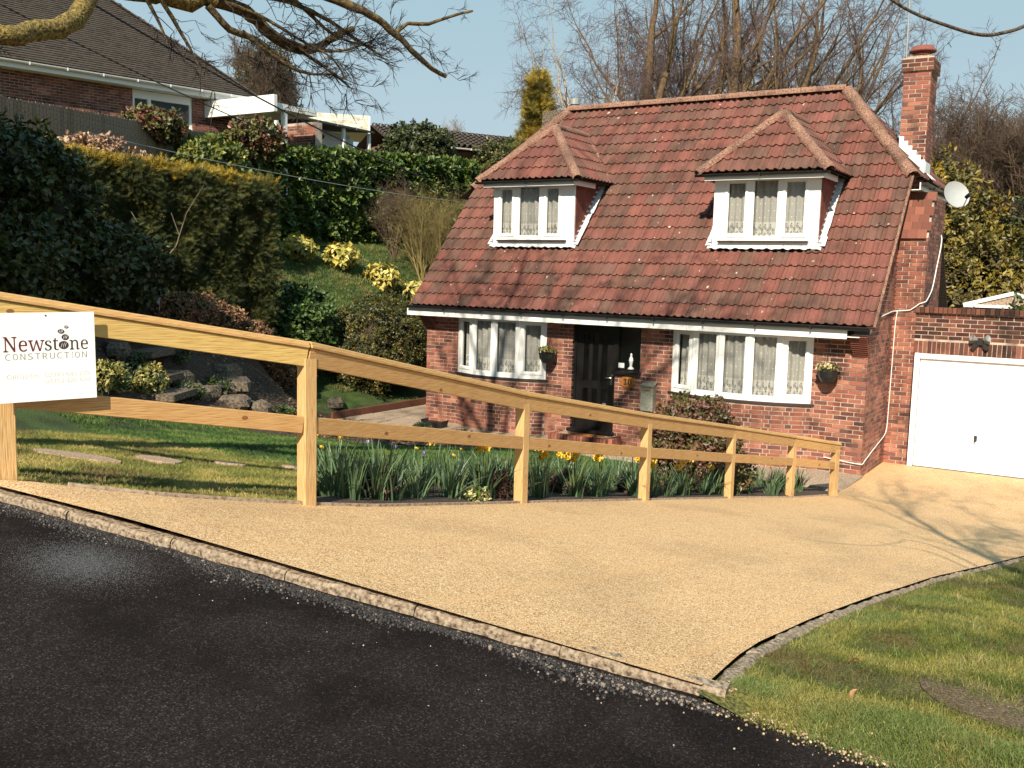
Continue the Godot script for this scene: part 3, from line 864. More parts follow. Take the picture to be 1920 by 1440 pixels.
# ---------------------------------------------------------------- the house
func build_house() -> void:
	make_lace()
	var H := thing("house", "red brick chalet bungalow with mossy red tiled roof, two dormers and bow windows", "house")
	var front := Node3D.new(); front.name = "front_wall"; H.add_child(front)
	var L := XR - XL
	var ops := [Rect2(-11.82 - XL, -0.1, 2.16, 2.6), Rect2(-9.07 - XL, -0.1, 0.94, 2.6), Rect2(-8.13 - XL, 1.48, 0.52, 1.0), Rect2(-6.96 - XL, -0.1, 2.57, 2.6)]
	var mb := MB.new()
	wall_cells(mb, Vector3(XL, -0.3, ZF - 0.006), Vector3.RIGHT, Vector3.BACK, L - 0.006, 2.72, ops.map(func(r: Rect2) -> Rect2: return Rect2(r.position + Vector2(0, 0.3), r.size)), 0.26)
	# the brick base under each bow and the step wall under the door
	for q in [[-11.82, -9.66, 0.33], [-6.96, -4.39, 0.37]]:
		var prof := []
		for p: Vector3 in arc_points(q[0], q[1], q[2] - 0.006, 16): prof.append(Vector2(p.x, -p.z))
		prof.append(Vector2(q[1], -(ZF - 0.28))); prof.append(Vector2(q[0], -(ZF - 0.28)))
		mb.prism(prof_ccw(prof), Vector3.ZERO, Basis(Vector3.RIGHT, Vector3(0, 0, -1), Vector3.UP), -0.3, 1.155)
	mb.box(Vector3(-8.6, -0.02, ZF - 0.14), Vector3(0.94, 0.56, 0.26))
	part("mortar", mb, M_.mortar, front)
	lay("front", Vector3(XL, 0, ZF), Vector3.RIGHT, Vector3.BACK, L, 32, ops)
	lay_bow("front", -11.82, -9.66, 0.33, 15)
	lay_bow("front", -6.96, -4.39, 0.37, 15)
	# right gable: from the front corner to the back, up under the verge
	var side := Node3D.new(); side.name = "gable_wall"; H.add_child(side)
	var gm := MB.new()
	var zb := -24.06
	var gp := [Vector2(16.745, -0.3), Vector2(24.06, -0.3), Vector2(24.06, 2.3), Vector2(21.98, 5.3), Vector2(18.85, 5.3), Vector2(16.745, 2.6)]
	gm.prism(prof_ccw(gp.map(func(q: Vector2) -> Vector2: return Vector2(-q.x, q.y))), Vector3.ZERO, Basis(Vector3(0, 0, 1), Vector3.UP, Vector3.LEFT), -XR + 0.004, -XR + 0.25)
	part("mortar", gm, M_.mortar, side)
	var rake := func(yc: float) -> Vector2:
		var inset := maxf(0.0, (yc - 2.42) / TANP)
		return Vector2(0.115 + inset, 24.06 - 16.72 - inset)
	lay("side", Vector3(XR, 0, ZF), Vector3(0, 0, -1), Vector3.RIGHT, 7.3, 68, [], 1.0, rake, no_f, 0)
	# the walls nobody sees from the road, rear roof and floors
	var rest := MB.new()
	rest.box(Vector3(XL + 0.114, 1.1, -20.39), Vector3(0.22, 2.8, 7.3))
	rest.prism(prof_ccw([Vector2(-24.06, 2.5), Vector2(-16.72, 2.5), Vector2(-18.8, 5.0), Vector2(-21.98, 5.0)]), Vector3(0, 0, 0), Basis(Vector3(0, 0, 1), Vector3.UP, Vector3.LEFT), -XL - 0.224, -XL - 0.004)
	rest.box(Vector3((XL + XR) / 2, 1.1, -24.06 + 0.11), Vector3(L - 0.5, 2.8, 0.22))
	part("rear_wall", rest, M_.mortar, H)
	var fl := MB.new()
	fl.box(Vector3((XL + XR) / 2, 0.2, -20.4), Vector3(L - 0.52, 0.1, 6.7))
	fl.box(Vector3((XL + XR) / 2, 2.48, -20.4), Vector3(L - 0.52, 0.1, 6.7))
	fl.box(Vector3((XL + XR) / 2, 1.4, -18.6), Vector3(L - 0.52, 2.2, 0.1))
	fl.box(Vector3((XL + XR) / 2, 3.9, -19.6), Vector3(L - 0.9, 2.7, 0.1))
	part("interior", fl, M_.room_plaster, H)

	# main roof
	var roof := Node3D.new(); roof.name = "roof"; H.add_child(roof)
	var up := Vector3(0, sin(atan(TANP)), -cos(atan(TANP)))
	var RB := Basis(Vector3.RIGHT, up, Vector3.RIGHT.cross(up))
	var RO := Vector3(0, EY - 0.025, EZ - 0.02)
	var ym := 7.138; var zm := -20.39
	var slope := (ym - EY) / up.y
	var sh := (5.267 - EY) / up.y
	var vl := -12.85; var vr := -3.37; var rl := -11.35; var rrx := -5.0
	var rf := func(s: float) -> float: return vr if s < sh else lerpf(vr, rrx, (s - sh) / (slope - sh))
	var lf := func(s: float) -> float: return vl if s < sh else lerpf(vl, rl, (s - sh) / (slope - sh))
	var skip := func(p: Vector3) -> bool:
		for xc in [-10.5, -5.6]:
			if absf(p.x - xc) < 0.86 and p.z < -17.5 and p.z > -18.9: return true
		return false
	roof_face(roof, RO, RB, vl, vr, 19, slope / 19.0, lf, rf, skip)
	# underlay: the boarded roof below the tiles, front and back, with the half hips
	var um := MB.new()
	var A := func(x: float, y: float, z: float) -> Vector3: return Vector3(x, y - 0.05, z)
	var fl2: Vector3 = A.call(vl + 0.02, EY, EZ); var fr2: Vector3 = A.call(vr - 0.02, EY, EZ)
	var hz := EZ - (5.267 - EY) / TANP
	var hfl: Vector3 = A.call(vl + 0.02, 5.267, hz); var hfr: Vector3 = A.call(vr - 0.02, 5.267, hz)
	var rg1: Vector3 = A.call(rl, ym, zm); var rg2: Vector3 = A.call(rrx, ym, zm)
	var back := func(p: Vector3) -> Vector3: return Vector3(p.x, p.y, 2 * zm - p.z)
	# the front slope leaves the dormer openings free
	var cuts := [Vector2(-11.4, -9.6), Vector2(-6.5, -4.7)]
	var P := func(x: float, s: float) -> Vector3: return RO + RB * Vector3(x, s, -0.045)
	var s_lo := 1.75; var s_hi := 3.4
	um.quad(P.call(vl + 0.02, 0.0), P.call(vr - 0.02, 0.0), P.call(vr - 0.02, s_lo), P.call(vl + 0.02, s_lo))
	var xa := vl + 0.02
	for cc in cuts:
		um.quad(P.call(xa, s_lo), P.call(cc.x, s_lo), P.call(cc.x, s_hi), P.call(xa, s_hi)); xa = cc.y
	um.quad(P.call(xa, s_lo), P.call(vr - 0.02, s_lo), P.call(vr - 0.02, s_hi), P.call(xa, s_hi))
	um.quad(P.call(vl + 0.02, s_hi), P.call(vr - 0.02, s_hi), P.call(rrx, slope), P.call(rl, slope))
	um.quad(back.call(fr2), back.call(fl2), back.call(hfl), back.call(hfr)); um.quad(back.call(hfr), back.call(hfl), rg1, rg2)
	um.tri(hfr, back.call(hfr), rg2); um.tri(back.call(hfl), hfl, rg1)
	part("roof_boarding", um, M_.hedge_inside, roof)
	# half hip on the right: tiles seen edge-on above the gable
	var hup := (Vector3(rrx, ym, zm) - Vector3(-3.15, 5.13, zm)).normalized()
	var HB := Basis(Vector3(0, 0, -1), hup, Vector3(0, 0, -1).cross(hup))
	var HO := Vector3(-3.15, 5.13, zm)
	var hs := Vector3(-3.15, 5.13, zm).distance_to(Vector3(rrx, ym, zm))
	var hlf := func(s: float) -> float: return lerpf(-1.83, 0.0, s / hs)
	var hrf := func(s: float) -> float: return lerpf(1.83, 0.0, s / hs)
	roof_face(roof, HO, HB, -1.83, 1.83, 9, hs / 9.0, hlf, hrf)
	var hl := MB.new()   # left half hip
	hl.quad(Vector3(vl - 0.25, 4.98, zm - 1.95), Vector3(vl - 0.25, 4.98, zm + 1.95), Vector3(rl, ym, zm + 0.02), Vector3(rl, ym, zm - 0.02))
	hl.quad(back.call(fr2) + Vector3(0, 0.06, 0), back.call(fl2) + Vector3(0, 0.06, 0), back.call(hfl) + Vector3(0, 0.06, 0), back.call(hfr) + Vector3(0, 0.06, 0))
	hl.quad(back.call(hfr) + Vector3(0, 0.06, 0), back.call(hfl) + Vector3(0, 0.06, 0), rg1 + Vector3(0, 0.08, 0), rg2 + Vector3(0, 0.08, 0))
	part("rear_slope", hl, M_.ridge_tile, roof)
	ridge_line(roof, Vector3(rl, ym + 0.0, zm), Vector3(rrx, ym + 0.0, zm), Vector3.UP)
	ridge_line(roof, Vector3(vr + 0.03, 5.22, hz + 0.02), Vector3(rrx, ym - 0.02, zm), Vector3(0.3, 0.8, 0.5))
	ridge_line(roof, Vector3(vl - 0.03, 5.22, hz + 0.02), Vector3(rl, ym - 0.02, zm), Vector3(-0.3, 0.8, 0.5))
	# right verge: mortar bedding on a tile undercloak
	var vg := MB.new()
	vg.box(RO + RB * Vector3(vr - 0.03, sh * 0.5, -0.012), Vector3(0.14, sh, 0.04), RB)
	part("verge", vg, M_.ridge_tile, roof)
	var vb := MB.new()
	vb.box(RO + RB * Vector3(vr - 0.1, sh * 0.5, -0.06), Vector3(0.05, sh, 0.05), RB)
	part("undercloak", vb, M_.dark_sill, roof)
	# eaves: soffit, white fascia in lengths, black half-round gutter
	var so := MB.new()
	so.box(Vector3((vl + vr) / 2 + 0.05, 2.405, (ZF + EZ) / 2 + 0.0), Vector3(vr - vl - 0.5, 0.014, 0.36))
	part("soffit", so, M_.white_upvc, roof)
	var fx := -12.89
	for e in [-11.62, -10.1, -8.32, -6.55, -5.02, -3.76]:
		var f := MB.new()
		f.box(Vector3((fx + e) / 2, 2.445, EZ + 0.022), Vector3(e - fx - 0.006, 0.15, 0.02))
		part("fascia", f, M_.white_upvc, roof)
		fx = e
	part("gutter", gutter_mesh(Vector3(vl + 0.02, 2.575, EZ + 0.082), Vector3(vr - 0.02, 2.575, EZ + 0.082), 0.062), M_.black_gutter, roof)
	# half-hip eave on the gable: white fascia, dark gutter and soffit
	var he := MB.new()
	he.box(Vector3(-3.2, 5.03, zm), Vector3(0.02, 0.13, 3.5)); he.box(Vector3(-3.35, 4.972, zm), Vector3(0.29, 0.014, 3.4))
	part("hip_fascia", he, M_.white_paint, roof)
	part("gutter", gutter_mesh(Vector3(-3.13, 5.09, zm + 1.8), Vector3(-3.13, 5.09, zm - 1.8), 0.05), M_.black_gutter, roof)
	# stepped corbel of creasing tiles at each front corner
	for sx in [0, 1]:
		var cb := MB.new()
		var x0 := XR - 0.24 if sx == 1 else XL - 0.02
		for k in 10:
			var dep := 0.03 + 0.036 * k
			cb.col = Color(0.30, 0.10, 0.065) * rr(0.75, 1.15)
			cb.box(Vector3(x0 + 0.125 + (0.006 if sx == 1 else 0.0), 2.09 + k * 0.036, ZF + dep * 0.5 - 0.05), Vector3(0.25 + k * 0.004, 0.026, dep + 0.1))
			cb.col = Color(0.42, 0.31, 0.25)
			cb.box(Vector3(x0 + 0.125, 2.108 + k * 0.036, ZF + dep * 0.5 - 0.055), Vector3(0.235, 0.0105, dep + 0.08))
		part("corbel", cb, M_.clay_tile, H)

	# windows and the door
	bow_window(H, -11.82, -9.66, 0.30, 4)
	bow_window(H, -6.96, -4.39, 0.34, 5)
	build_door(H)
	build_dormer(H, -10.5, [0.17, 0.46, 0.62, 1.12, 1.28, 1.58])
	build_dormer(H, -5.6, [0.26, 0.6, 0.74, 1.2, 1.33, 1.69])
	build_chimney(H)
	var flue := Node3D.new(); flue.name = "rear_chimney"; H.add_child(flue)
	var fm := MB.new(); fm.cbox(Vector3(-12.3, 6.9, -22.3), Vector3(0.7, 0.9, 1.9), 0.03)
	part("stack", fm, M_.rock, flue)
	var fp := MB.new(); fp.lathe([Vector2(0.1, 0), Vector2(0.1, 0.28), Vector2(0.13, 0.28), Vector2(0.13, 0.42), Vector2(0.02, 0.44)], Vector3(-12.2, 7.33, -22.2), 12)
	part("flue_pipe", fp, M_.grey_metal, flue)
	place_bricks({"front": front, "side": side, "stack": H.get_node("chimney")}, 300)
	place_tiles(300)
	roof_growth(roof, RO, RB, slope, lf, rf)

func gutter_mesh(a: Vector3, b: Vector3, rad: float) -> MB:
	var mb := MB.new()
	var d := (b - a).normalized()
	var x := d.cross(Vector3.UP).normalized()
	var rows := [PackedVector3Array(), PackedVector3Array()]
	var inner := [PackedVector3Array(), PackedVector3Array()]
	for s in 9:
		var t := PI + PI * s / 8.0
		var e := x * cos(t) + Vector3.UP * sin(t)
		rows[0].append(a + e * rad); rows[1].append(b + e * rad)
		inner[1].append(a + e * (rad - 0.004)); inner[0].append(b + e * (rad - 0.004))
	mb.grid([rows[1], rows[0]]); mb.grid([inner[1], inner[0]])
	for p in [a, b]:
		for s in 8:
			mb.tri(p, p + x * cos(PI + PI * s / 8.0) * rad + Vector3.UP * sin(PI + PI * s / 8.0) * rad, p + x * cos(PI + PI * (s + 1) / 8.0) * rad + Vector3.UP * sin(PI + PI * (s + 1) / 8.0) * rad)
	var n := int(a.distance_to(b) / 0.9)
	for k in range(1, n):   # brackets
		mb.box(a.lerp(b, k / float(n)) + Vector3(0, -rad * 0.5, 0), Vector3(0.02, rad * 1.25, rad * 2.16), Basis(d, Vector3.UP, d.cross(Vector3.UP)))
	return mb

func build_door(H: Node3D) -> void:
	var D := Node3D.new(); D.name = "front_door"; H.add_child(D)
	var z := ZF - 0.09
	var mb := MB.new()
	# outer frame with the high side light to the right
	wall_cells(mb, Vector3(-9.07, 0.26, z + 0.03), Vector3.RIGHT, Vector3.BACK, 0.94, 2.16, [Rect2(0.06, 0.06, 0.82, 2.0)], 0.1)
	wall_cells(mb, Vector3(-8.13, 1.48, z + 0.03), Vector3.RIGHT, Vector3.BACK, 0.52, 0.94, [Rect2(0.04, 0.05, 0.44, 0.85)], 0.1)
	part("frame", mb, M_.black_paint, D)
	var leaf := MB.new()
	var holes := []
	for k in 3:
		holes.append(Rect2(0.13 + k * 0.2, 0.28, 0.15, 0.5))
		holes.append(Rect2(0.13 + k * 0.2, 0.92, 0.15, 0.95))
	wall_cells(leaf, Vector3(-9.01, 0.32, z), Vector3.RIGHT, Vector3.BACK, 0.82, 2.0, holes, 0.05)
	for r: Rect2 in holes:
		for e in [[Vector2(r.position.x + 0.008, r.get_center().y), Vector2(0.016, r.size.y)], [Vector2(r.end.x - 0.008, r.get_center().y), Vector2(0.016, r.size.y)], [Vector2(r.get_center().x, r.position.y + 0.008), Vector2(r.size.x, 0.016)]]:
			leaf.box(Vector3(-9.01 + e[0].x, 0.32 + e[0].y, z - 0.02), Vector3(e[1].x, e[1].y, 0.03))
	part("door_leaf", leaf, M_.black_paint, D)
	for r: Rect2 in holes:
		var g := MB.new()
		g.box(Vector3(-9.01 + r.get_center().x, 0.32 + r.get_center().y, z - 0.03), Vector3(r.size.x, r.size.y, 0.006))
		part("pane", g, M_.glass, D)
	var g2 := MB.new()
	g2.box(Vector3(-7.87, 1.955, z - 0.005), Vector3(0.44, 0.85, 0.006))
	part("pane", g2, M_.glass, D)
	var th := MB.new()
	th.cbox(Vector3(-8.6, 0.27, ZF + 0.0), Vector3(1.0, 0.06, 0.2), 0.012)
	th.cbox(Vector3(-7.87, 1.475, ZF + 0.01), Vector3(0.58, 0.05, 0.16), 0.012)
	part("threshold", th, M_.black_paint, D)
	var hd := MB.new()
	hd.cbox(Vector3(-8.235, 1.3, z + 0.012), Vector3(0.035, 0.2, 0.02), 0.006)
	hd.tube(PackedVector3Array([Vector3(-8.235, 1.34, z + 0.02), Vector3(-8.235, 1.34, z + 0.06), Vector3(-8.34, 1.335, z + 0.062)]), PackedFloat32Array([0.009, 0.009, 0.008]), 8, true)
	part("handle", hd, M_.chrome, D)
	# semicircular-ended brick step
	var S := Node3D.new(); S.name = "doorstep"; H.add_child(S)
	var top := MB.new()
	top.box(Vector3(-8.62, 0.12, ZF + 0.24), Vector3(1.12, 0.2, 0.48))
	part("slab", top, M_.paving_slab, S)
	var n := 0
	var path := []
	for k in 18: path.append([Vector3(-9.22 + 0.07 * k, 0, ZF + 0.5), 0.0])
	for k in 5: path.append([Vector3(-9.26 + 0.0, 0, ZF + 0.08 + 0.085 * k), PI / 2])
	for k in 5: path.append([Vector3(-7.97, 0, ZF + 0.08 + 0.085 * k), PI / 2])
	for e in path:
		var mb2 := MB.new()
		mb2.col = BRICK_TINTS[rng.randi() % 8] * 1.05
		mb2.cbox(Vector3(e[0].x, 0.135, e[0].z), Vector3(0.06, 0.21, 0.105), 0.012, Basis(Vector3.UP, e[1]))
		part("brick", mb2, M_.brick, S)
		n += 1

func build_dormer(H: Node3D, xc: float, cuts: Array) -> void:
	var D := Node3D.new(); D.name = numbered(H, "dormer"); H.add_child(D)
	var zf := -17.45
	var w := 1.95; var y0 := 3.99; var y1 := 5.16
	var x0 := xc - w / 2
	var mb := MB.new()
	var lights := []
	for k in 3:
		lights.append(Rect2(cuts[k * 2], 0.13 if k != 1 else 0.09, cuts[k * 2 + 1] - cuts[k * 2], 0.94 if k != 1 else 1.02))
	window_unit(D, mb, Vector3(x0, y0, zf), Vector3.RIGHT, Vector3.BACK, w, y1 - y0, lights, [0, 2], 0.0)
	mb.box(Vector3(xc, y0 - 0.05, zf - 0.03), Vector3(w, 0.1, 0.07))
	part("window_frame", mb, M_.white_upvc, D)
	var sill := MB.new()
	sill.cbox(Vector3(xc - 0.02, y0 - 0.0, zf + 0.03), Vector3(w - 0.28, 0.03, 0.08), 0.008)
	part("sill", sill, M_.dark_sill, D)
	# cheeks: boarding hung with plain tiles
	var ck := MB.new()
	var zr := func(y: float) -> float: return EZ - (y - EY) / TANP
	for sx in [-1, 1]:
		var prof := prof_ccw([Vector2(zf - 0.07, 3.6), Vector2(zf - 0.07, 5.2), Vector2(zr.call(5.2) - 0.1, 5.2), Vector2(zr.call(3.6) - 0.2, 3.6)])
		ck.prism(prof, Vector3(xc + sx * (w / 2 - 0.05), 0, 0), Basis(Vector3(0, 0, 1), Vector3.UP, Vector3.LEFT), -0.03, 0.03)
	part("cheek", ck, M_.room_plaster, D)
	var ct := MB.new()
	for sx in [-1, 1]:
		for r in 12:
			var ya := 3.92 + r * 0.105
			var zend: float = zr.call(ya + 0.12) - 0.03
			var z := zf - 0.04 - (0.08 if r % 2 == 1 else 0.0)
			if r % 2 == 1: z = zf - 0.04
			var first := r % 2 == 1
			while z > zend:
				var l := 0.08 if first else 0.163
				first = false
				var zz := maxf(z - l, zend - 0.02)
				ct.col = Color(0.27, 0.075, 0.052) * rr(0.75, 1.15)
				var wd := z - zz - 0.004
				if wd > 0.01:
					ct.box(Vector3(xc + sx * (w / 2 + 0.004), ya + 0.075, (z + zz) / 2), Vector3(0.014, 0.155, wd), Basis(Vector3.BACK, sx * 0.09 * -1.0))
				z = zz
	part("cheek_tiles", ct, M_.clay_tile, D).set_meta("kind", "stuff")
	# lead: corrugated apron dressed over the tiles, and soakers up both cheeks
	var ap := MB.new()
	var up := Vector3(0, sin(atan(TANP)), -cos(atan(TANP)))
	var N := Vector3.RIGHT.cross(up)
	var rows := [PackedVector3Array(), PackedVector3Array(), PackedVector3Array()]
	for q in 57:
		var x := lerpf(xc - w / 2 - 0.09, xc + w / 2 + 0.07, q / 56.0)
		var wav := 0.013 * sin(x * TAU / 0.15)
		rows[0].append(Vector3(x, 3.845, zr.call(3.845)) + N * (0.05 + wav) - up * (0.025 + 0.012 * sin(x * 23.0)))
		rows[1].append(Vector3(x, 3.93, zr.call(3.93)) + N * (0.05 + wav))
		rows[2].append(Vector3(x, 3.985, zf + 0.012 + absf(wav) * 0.3))
	ap.grid(rows)
	part("apron_flashing", ap, M_.lead, D)
	var sk := MB.new()
	for sx in [-1, 1]:
		for k in 8:
			var ya := 3.87 + k * 0.165; var yb := ya + 0.175
			if yb > 5.15: yb = 5.15
			var xa: float = xc + sx * (w / 2 + 0.012)
			var a := Vector3(xa, ya, zr.call(ya)) + N * (0.07 + 0.003 * (k % 2)); var b := Vector3(xa, yb, zr.call(yb)) + N * (0.066 + 0.003 * (k % 2))
			var o := Vector3(sx * rr(0.1, 0.125), 0, 0)
			if sx > 0: sk.quad(a, a + o, b + o, b)
			else: sk.quad(a + o, a, b, b + o)
			var hgt := Vector3(0, 0.1, 0)
			if sx > 0: sk.quad(a, b, b + hgt, a + hgt)
			else: sk.quad(b, a, a + hgt, b + hgt)
	part("soaker", sk, M_.lead, D)
	# fascia and gutter round three sides
	var fa := MB.new()
	fa.box(Vector3(xc, 5.135, zf + 0.24), Vector3(2.18, 0.1, 0.02))
	fa.box(Vector3(xc + 1.08, 5.135, zf - 0.22), Vector3(0.02, 0.1, 0.9)); fa.box(Vector3(xc - 1.08, 5.135, zf - 0.22), Vector3(0.02, 0.1, 0.9))
	fa.box(Vector3(xc, 5.172, zf - 0.2), Vector3(2.14, 0.014, 0.86))
	part("fascia", fa, M_.white_upvc, D)
	part("gutter", gutter_mesh(Vector3(xc - 1.25, 5.19, zf + 0.3), Vector3(xc + 1.19, 5.19, zf + 0.3), 0.045), M_.black_gutter, D)
	# hipped roof
	var R := Node3D.new(); R.name = numbered(H, "dormer_roof"); H.add_child(R)
	var ye := 5.215; var yt := 6.40; var ze := -17.15; var za := -18.27; var hw := 1.18
	var s1 := Vector3(0, yt - ye, za - ze)
	var sl := s1.length(); var ud := s1.normalized()
	var g := sl / 5.0
	roof_face(R, Vector3(xc, ye, ze), Basis(Vector3.RIGHT, ud, Vector3.RIGHT.cross(ud)), -hw - 0.01, hw, 5, g, func(s: float) -> float: return lerpf(-hw, 0, s / sl), func(s: float) -> float: return lerpf(hw, 0, s / sl))
	for sx in [-1, 1]:
		var s2 := Vector3(-sx * hw, yt - ye, 0)
		var l2 := s2.length(); var u2 := s2.normalized()
		var along := Vector3(0, 0, -sx)
		var B := Basis(along, u2, along.cross(u2))
		var O := Vector3(xc + sx * hw, ye, 0)
		# face coordinate x = z * -sx
		var hip := func(s: float) -> float: return lerpf(ze, za, s / l2) * -sx
		var val := func(s: float) -> float: return lerpf(zr.call(ye) + 0.05, zr.call(yt) + 0.02, s / l2) * -sx
		if sx == 1: roof_face(R, O, B, -ze, -(zr.call(yt) as float), 5, l2 / 5.0, hip, val)
		else: roof_face(R, O, B, zr.call(yt), ze, 5, l2 / 5.0, val, hip)
	var ub := MB.new()
	var ap3 := Vector3(xc, yt - 0.05, za); var rb := Vector3(xc, yt - 0.05, zr.call(yt) - 0.1)
	var cl := Vector3(xc - hw, ye - 0.04, ze); var cr := Vector3(xc + hw, ye - 0.04, ze)
	var bl := Vector3(xc - hw, ye - 0.04, zr.call(ye) - 0.1); var br := Vector3(xc + hw, ye - 0.04, zr.call(ye) - 0.1)
	ub.tri(cl, cr, ap3); ub.quad(cr, br, rb, ap3); ub.quad(bl, cl, ap3, rb)
	part("roof_boarding", ub, M_.hedge_inside, R)
	ridge_line(R, Vector3(xc, yt, za + 0.04), Vector3(xc, yt, zr.call(yt) + 0.05), Vector3.UP, 0.1)
	ridge_line(R, Vector3(xc + hw + 0.02, ye - 0.01, ze + 0.02), Vector3(xc, yt, za), Vector3(0.5, 0.8, 0.5), 0.1)
	ridge_line(R, Vector3(xc - hw - 0.02, ye - 0.01, ze + 0.02), Vector3(xc, yt, za), Vector3(-0.5, 0.8, 0.5), 0.1)
	# open valley: a dark gutter edged with mortar
	var vm := MB.new()
	for sx in [-1, 1]:
		var a := Vector3(xc + sx * (hw + 0.03), ye + 0.0, zr.call(ye) + 0.03); var b := Vector3(xc, yt + 0.02, zr.call(yt) + 0.03)
		vm.tube(PackedVector3Array([a, a.lerp(b, 0.3) + rv() * 0.015, a.lerp(b, 0.65) + rv() * 0.015, b]), PackedFloat32Array([0.045, 0.038, 0.042, 0.035]), 6)
	part("valley_mortar", vm, M_.ridge_tile, R)

func build_chimney(H: Node3D) -> void:
	var C := Node3D.new(); C.name = "chimney"; H.add_child(C)
	var mb := MB.new()
	# breast in the plane of the garage front, then a tiled shoulder back to the stack
	mb.box(Vector3(-3.285, 1.29, -19.4), Vector3(0.37, 3.18, 1.64)); mb.box(Vector3(-3.235, 3.49, -19.4), Vector3(0.478, 1.22, 1.638))
	mb.prism(prof_ccw([Vector2(-20.2, 4.1), Vector2(-18.576, 4.1), Vector2(-19.03, 4.9), Vector2(-20.2, 4.9)]), Vector3.ZERO, Basis(Vector3(0, 0, 1), Vector3.UP, Vector3.LEFT), 2.996, 3.47)
	mb.box(Vector3(-3.48, 6.05, -19.53), Vector3(0.458, 2.4, 0.638))
	mb.box(Vector3(-3.48, 7.265, -19.53), Vector3(0.538, 0.24, 0.718))
	part("mortar", mb, M_.mortar, C)
	lay("stack", Vector3(-3.49, 0, ZG), Vector3.RIGHT, Vector3.BACK, 0.5, 55, [], 0.0, func(yc: float) -> Vector2: return Vector2(0.0, 0.392 if yc < 2.9 else 0.5))
	lay("stack", Vector3(-2.99, 0, ZG), Vector3(0, 0, -1), Vector3.RIGHT, 1.63, 65, [], 1.0, func(yc: float) -> Vector2: return Vector2(0.115 + maxf(0.0, (yc - 4.1) * 0.58), 1.63 if yc > 2.7 else 0.0))
	lay("stack", Vector3(-3.715, 4.8, -19.205), Vector3.RIGHT, Vector3.BACK, 0.47, 31, [])
	lay("stack", Vector3(-3.245, 4.8, -19.205), Vector3(0, 0, -1), Vector3.RIGHT, 0.65, 31, [], 1.0, func(_y: float) -> Vector2: return Vector2(0.113, 0.65))
	var sooty := func(_c: Vector3) -> float: return rr(0.4, 0.7)
	lay("stack", Vector3(-3.755, 7.14, -19.165), Vector3.RIGHT, Vector3.BACK, 0.55, 3, [], 0.0, no_f, sooty)
	lay("stack", Vector3(-3.205, 7.14, -19.165), Vector3(0, 0, -1), Vector3.RIGHT, 0.73, 3, [], 1.0, func(_y: float) -> Vector2: return Vector2(0.113, 0.73), sooty)
	var fl := MB.new()
	fl.cbox(Vector3(-3.48, 7.395, -19.53), Vector3(0.46, 0.05, 0.62), 0.02)
	part("flaunching", fl, M_.concrete_path, C)
	var st := MB.new()   # tiles on the shoulder
	for r in 6:
		for k in 3:
			var t := r / 8.0
			st.col = Color(0.3, 0.11, 0.075) * rr(0.7, 1.2)
			st.box(Vector3(-3.235 + (k - 1) * 0.165 + (0.03 if r % 2 else -0.03), 4.12 + 1.1 * t + 0.06, -18.535 - 0.63 * t - 0.02), Vector3(0.161, 0.17, 0.022), Basis(Vector3.RIGHT, -0.36))
	part("shoulder_tiles", st, M_.clay_tile, C)
	var ld := MB.new()   # stepped flashing, front and side
	for k in 6:
		var x := -3.715 + k * 0.078
		var yb := 5.92 - (x + 3.715) * 1.12
		ld.box(Vector3(x + 0.04, yb - 0.08, -19.19), Vector3(0.079, 0.3, 0.008))
	ld.box(Vector3(-3.235, 5.42, -19.45), Vector3(0.008, 0.2, 0.52)); ld.box(Vector3(-3.1, 5.22, -19.12), Vector3(0.14, 0.012, 0.4), Basis(Vector3.BACK, -0.8))
	part("step_flashing", ld, M_.white_paint, C)
	var pot := MB.new()
	pot.lathe([Vector2(0.15, 0), Vector2(0.15, 0.04), Vector2(0.19, 0.06), Vector2(0.15, 0.08), Vector2(0.15, 0.12), Vector2(0.235, 0.125), Vector2(0.24, 0.14), Vector2(0.18, 0.225), Vector2(0.0, 0.235)], Vector3(-3.47, 7.405, -19.5), 16)
	pot.col = Color(0.3, 0.1, 0.075)
	for q in pot.c.size(): pot.c[q] = Color(0.3, 0.1, 0.075)
	part("chimney_cowl", pot, M_.clay_tile, C)

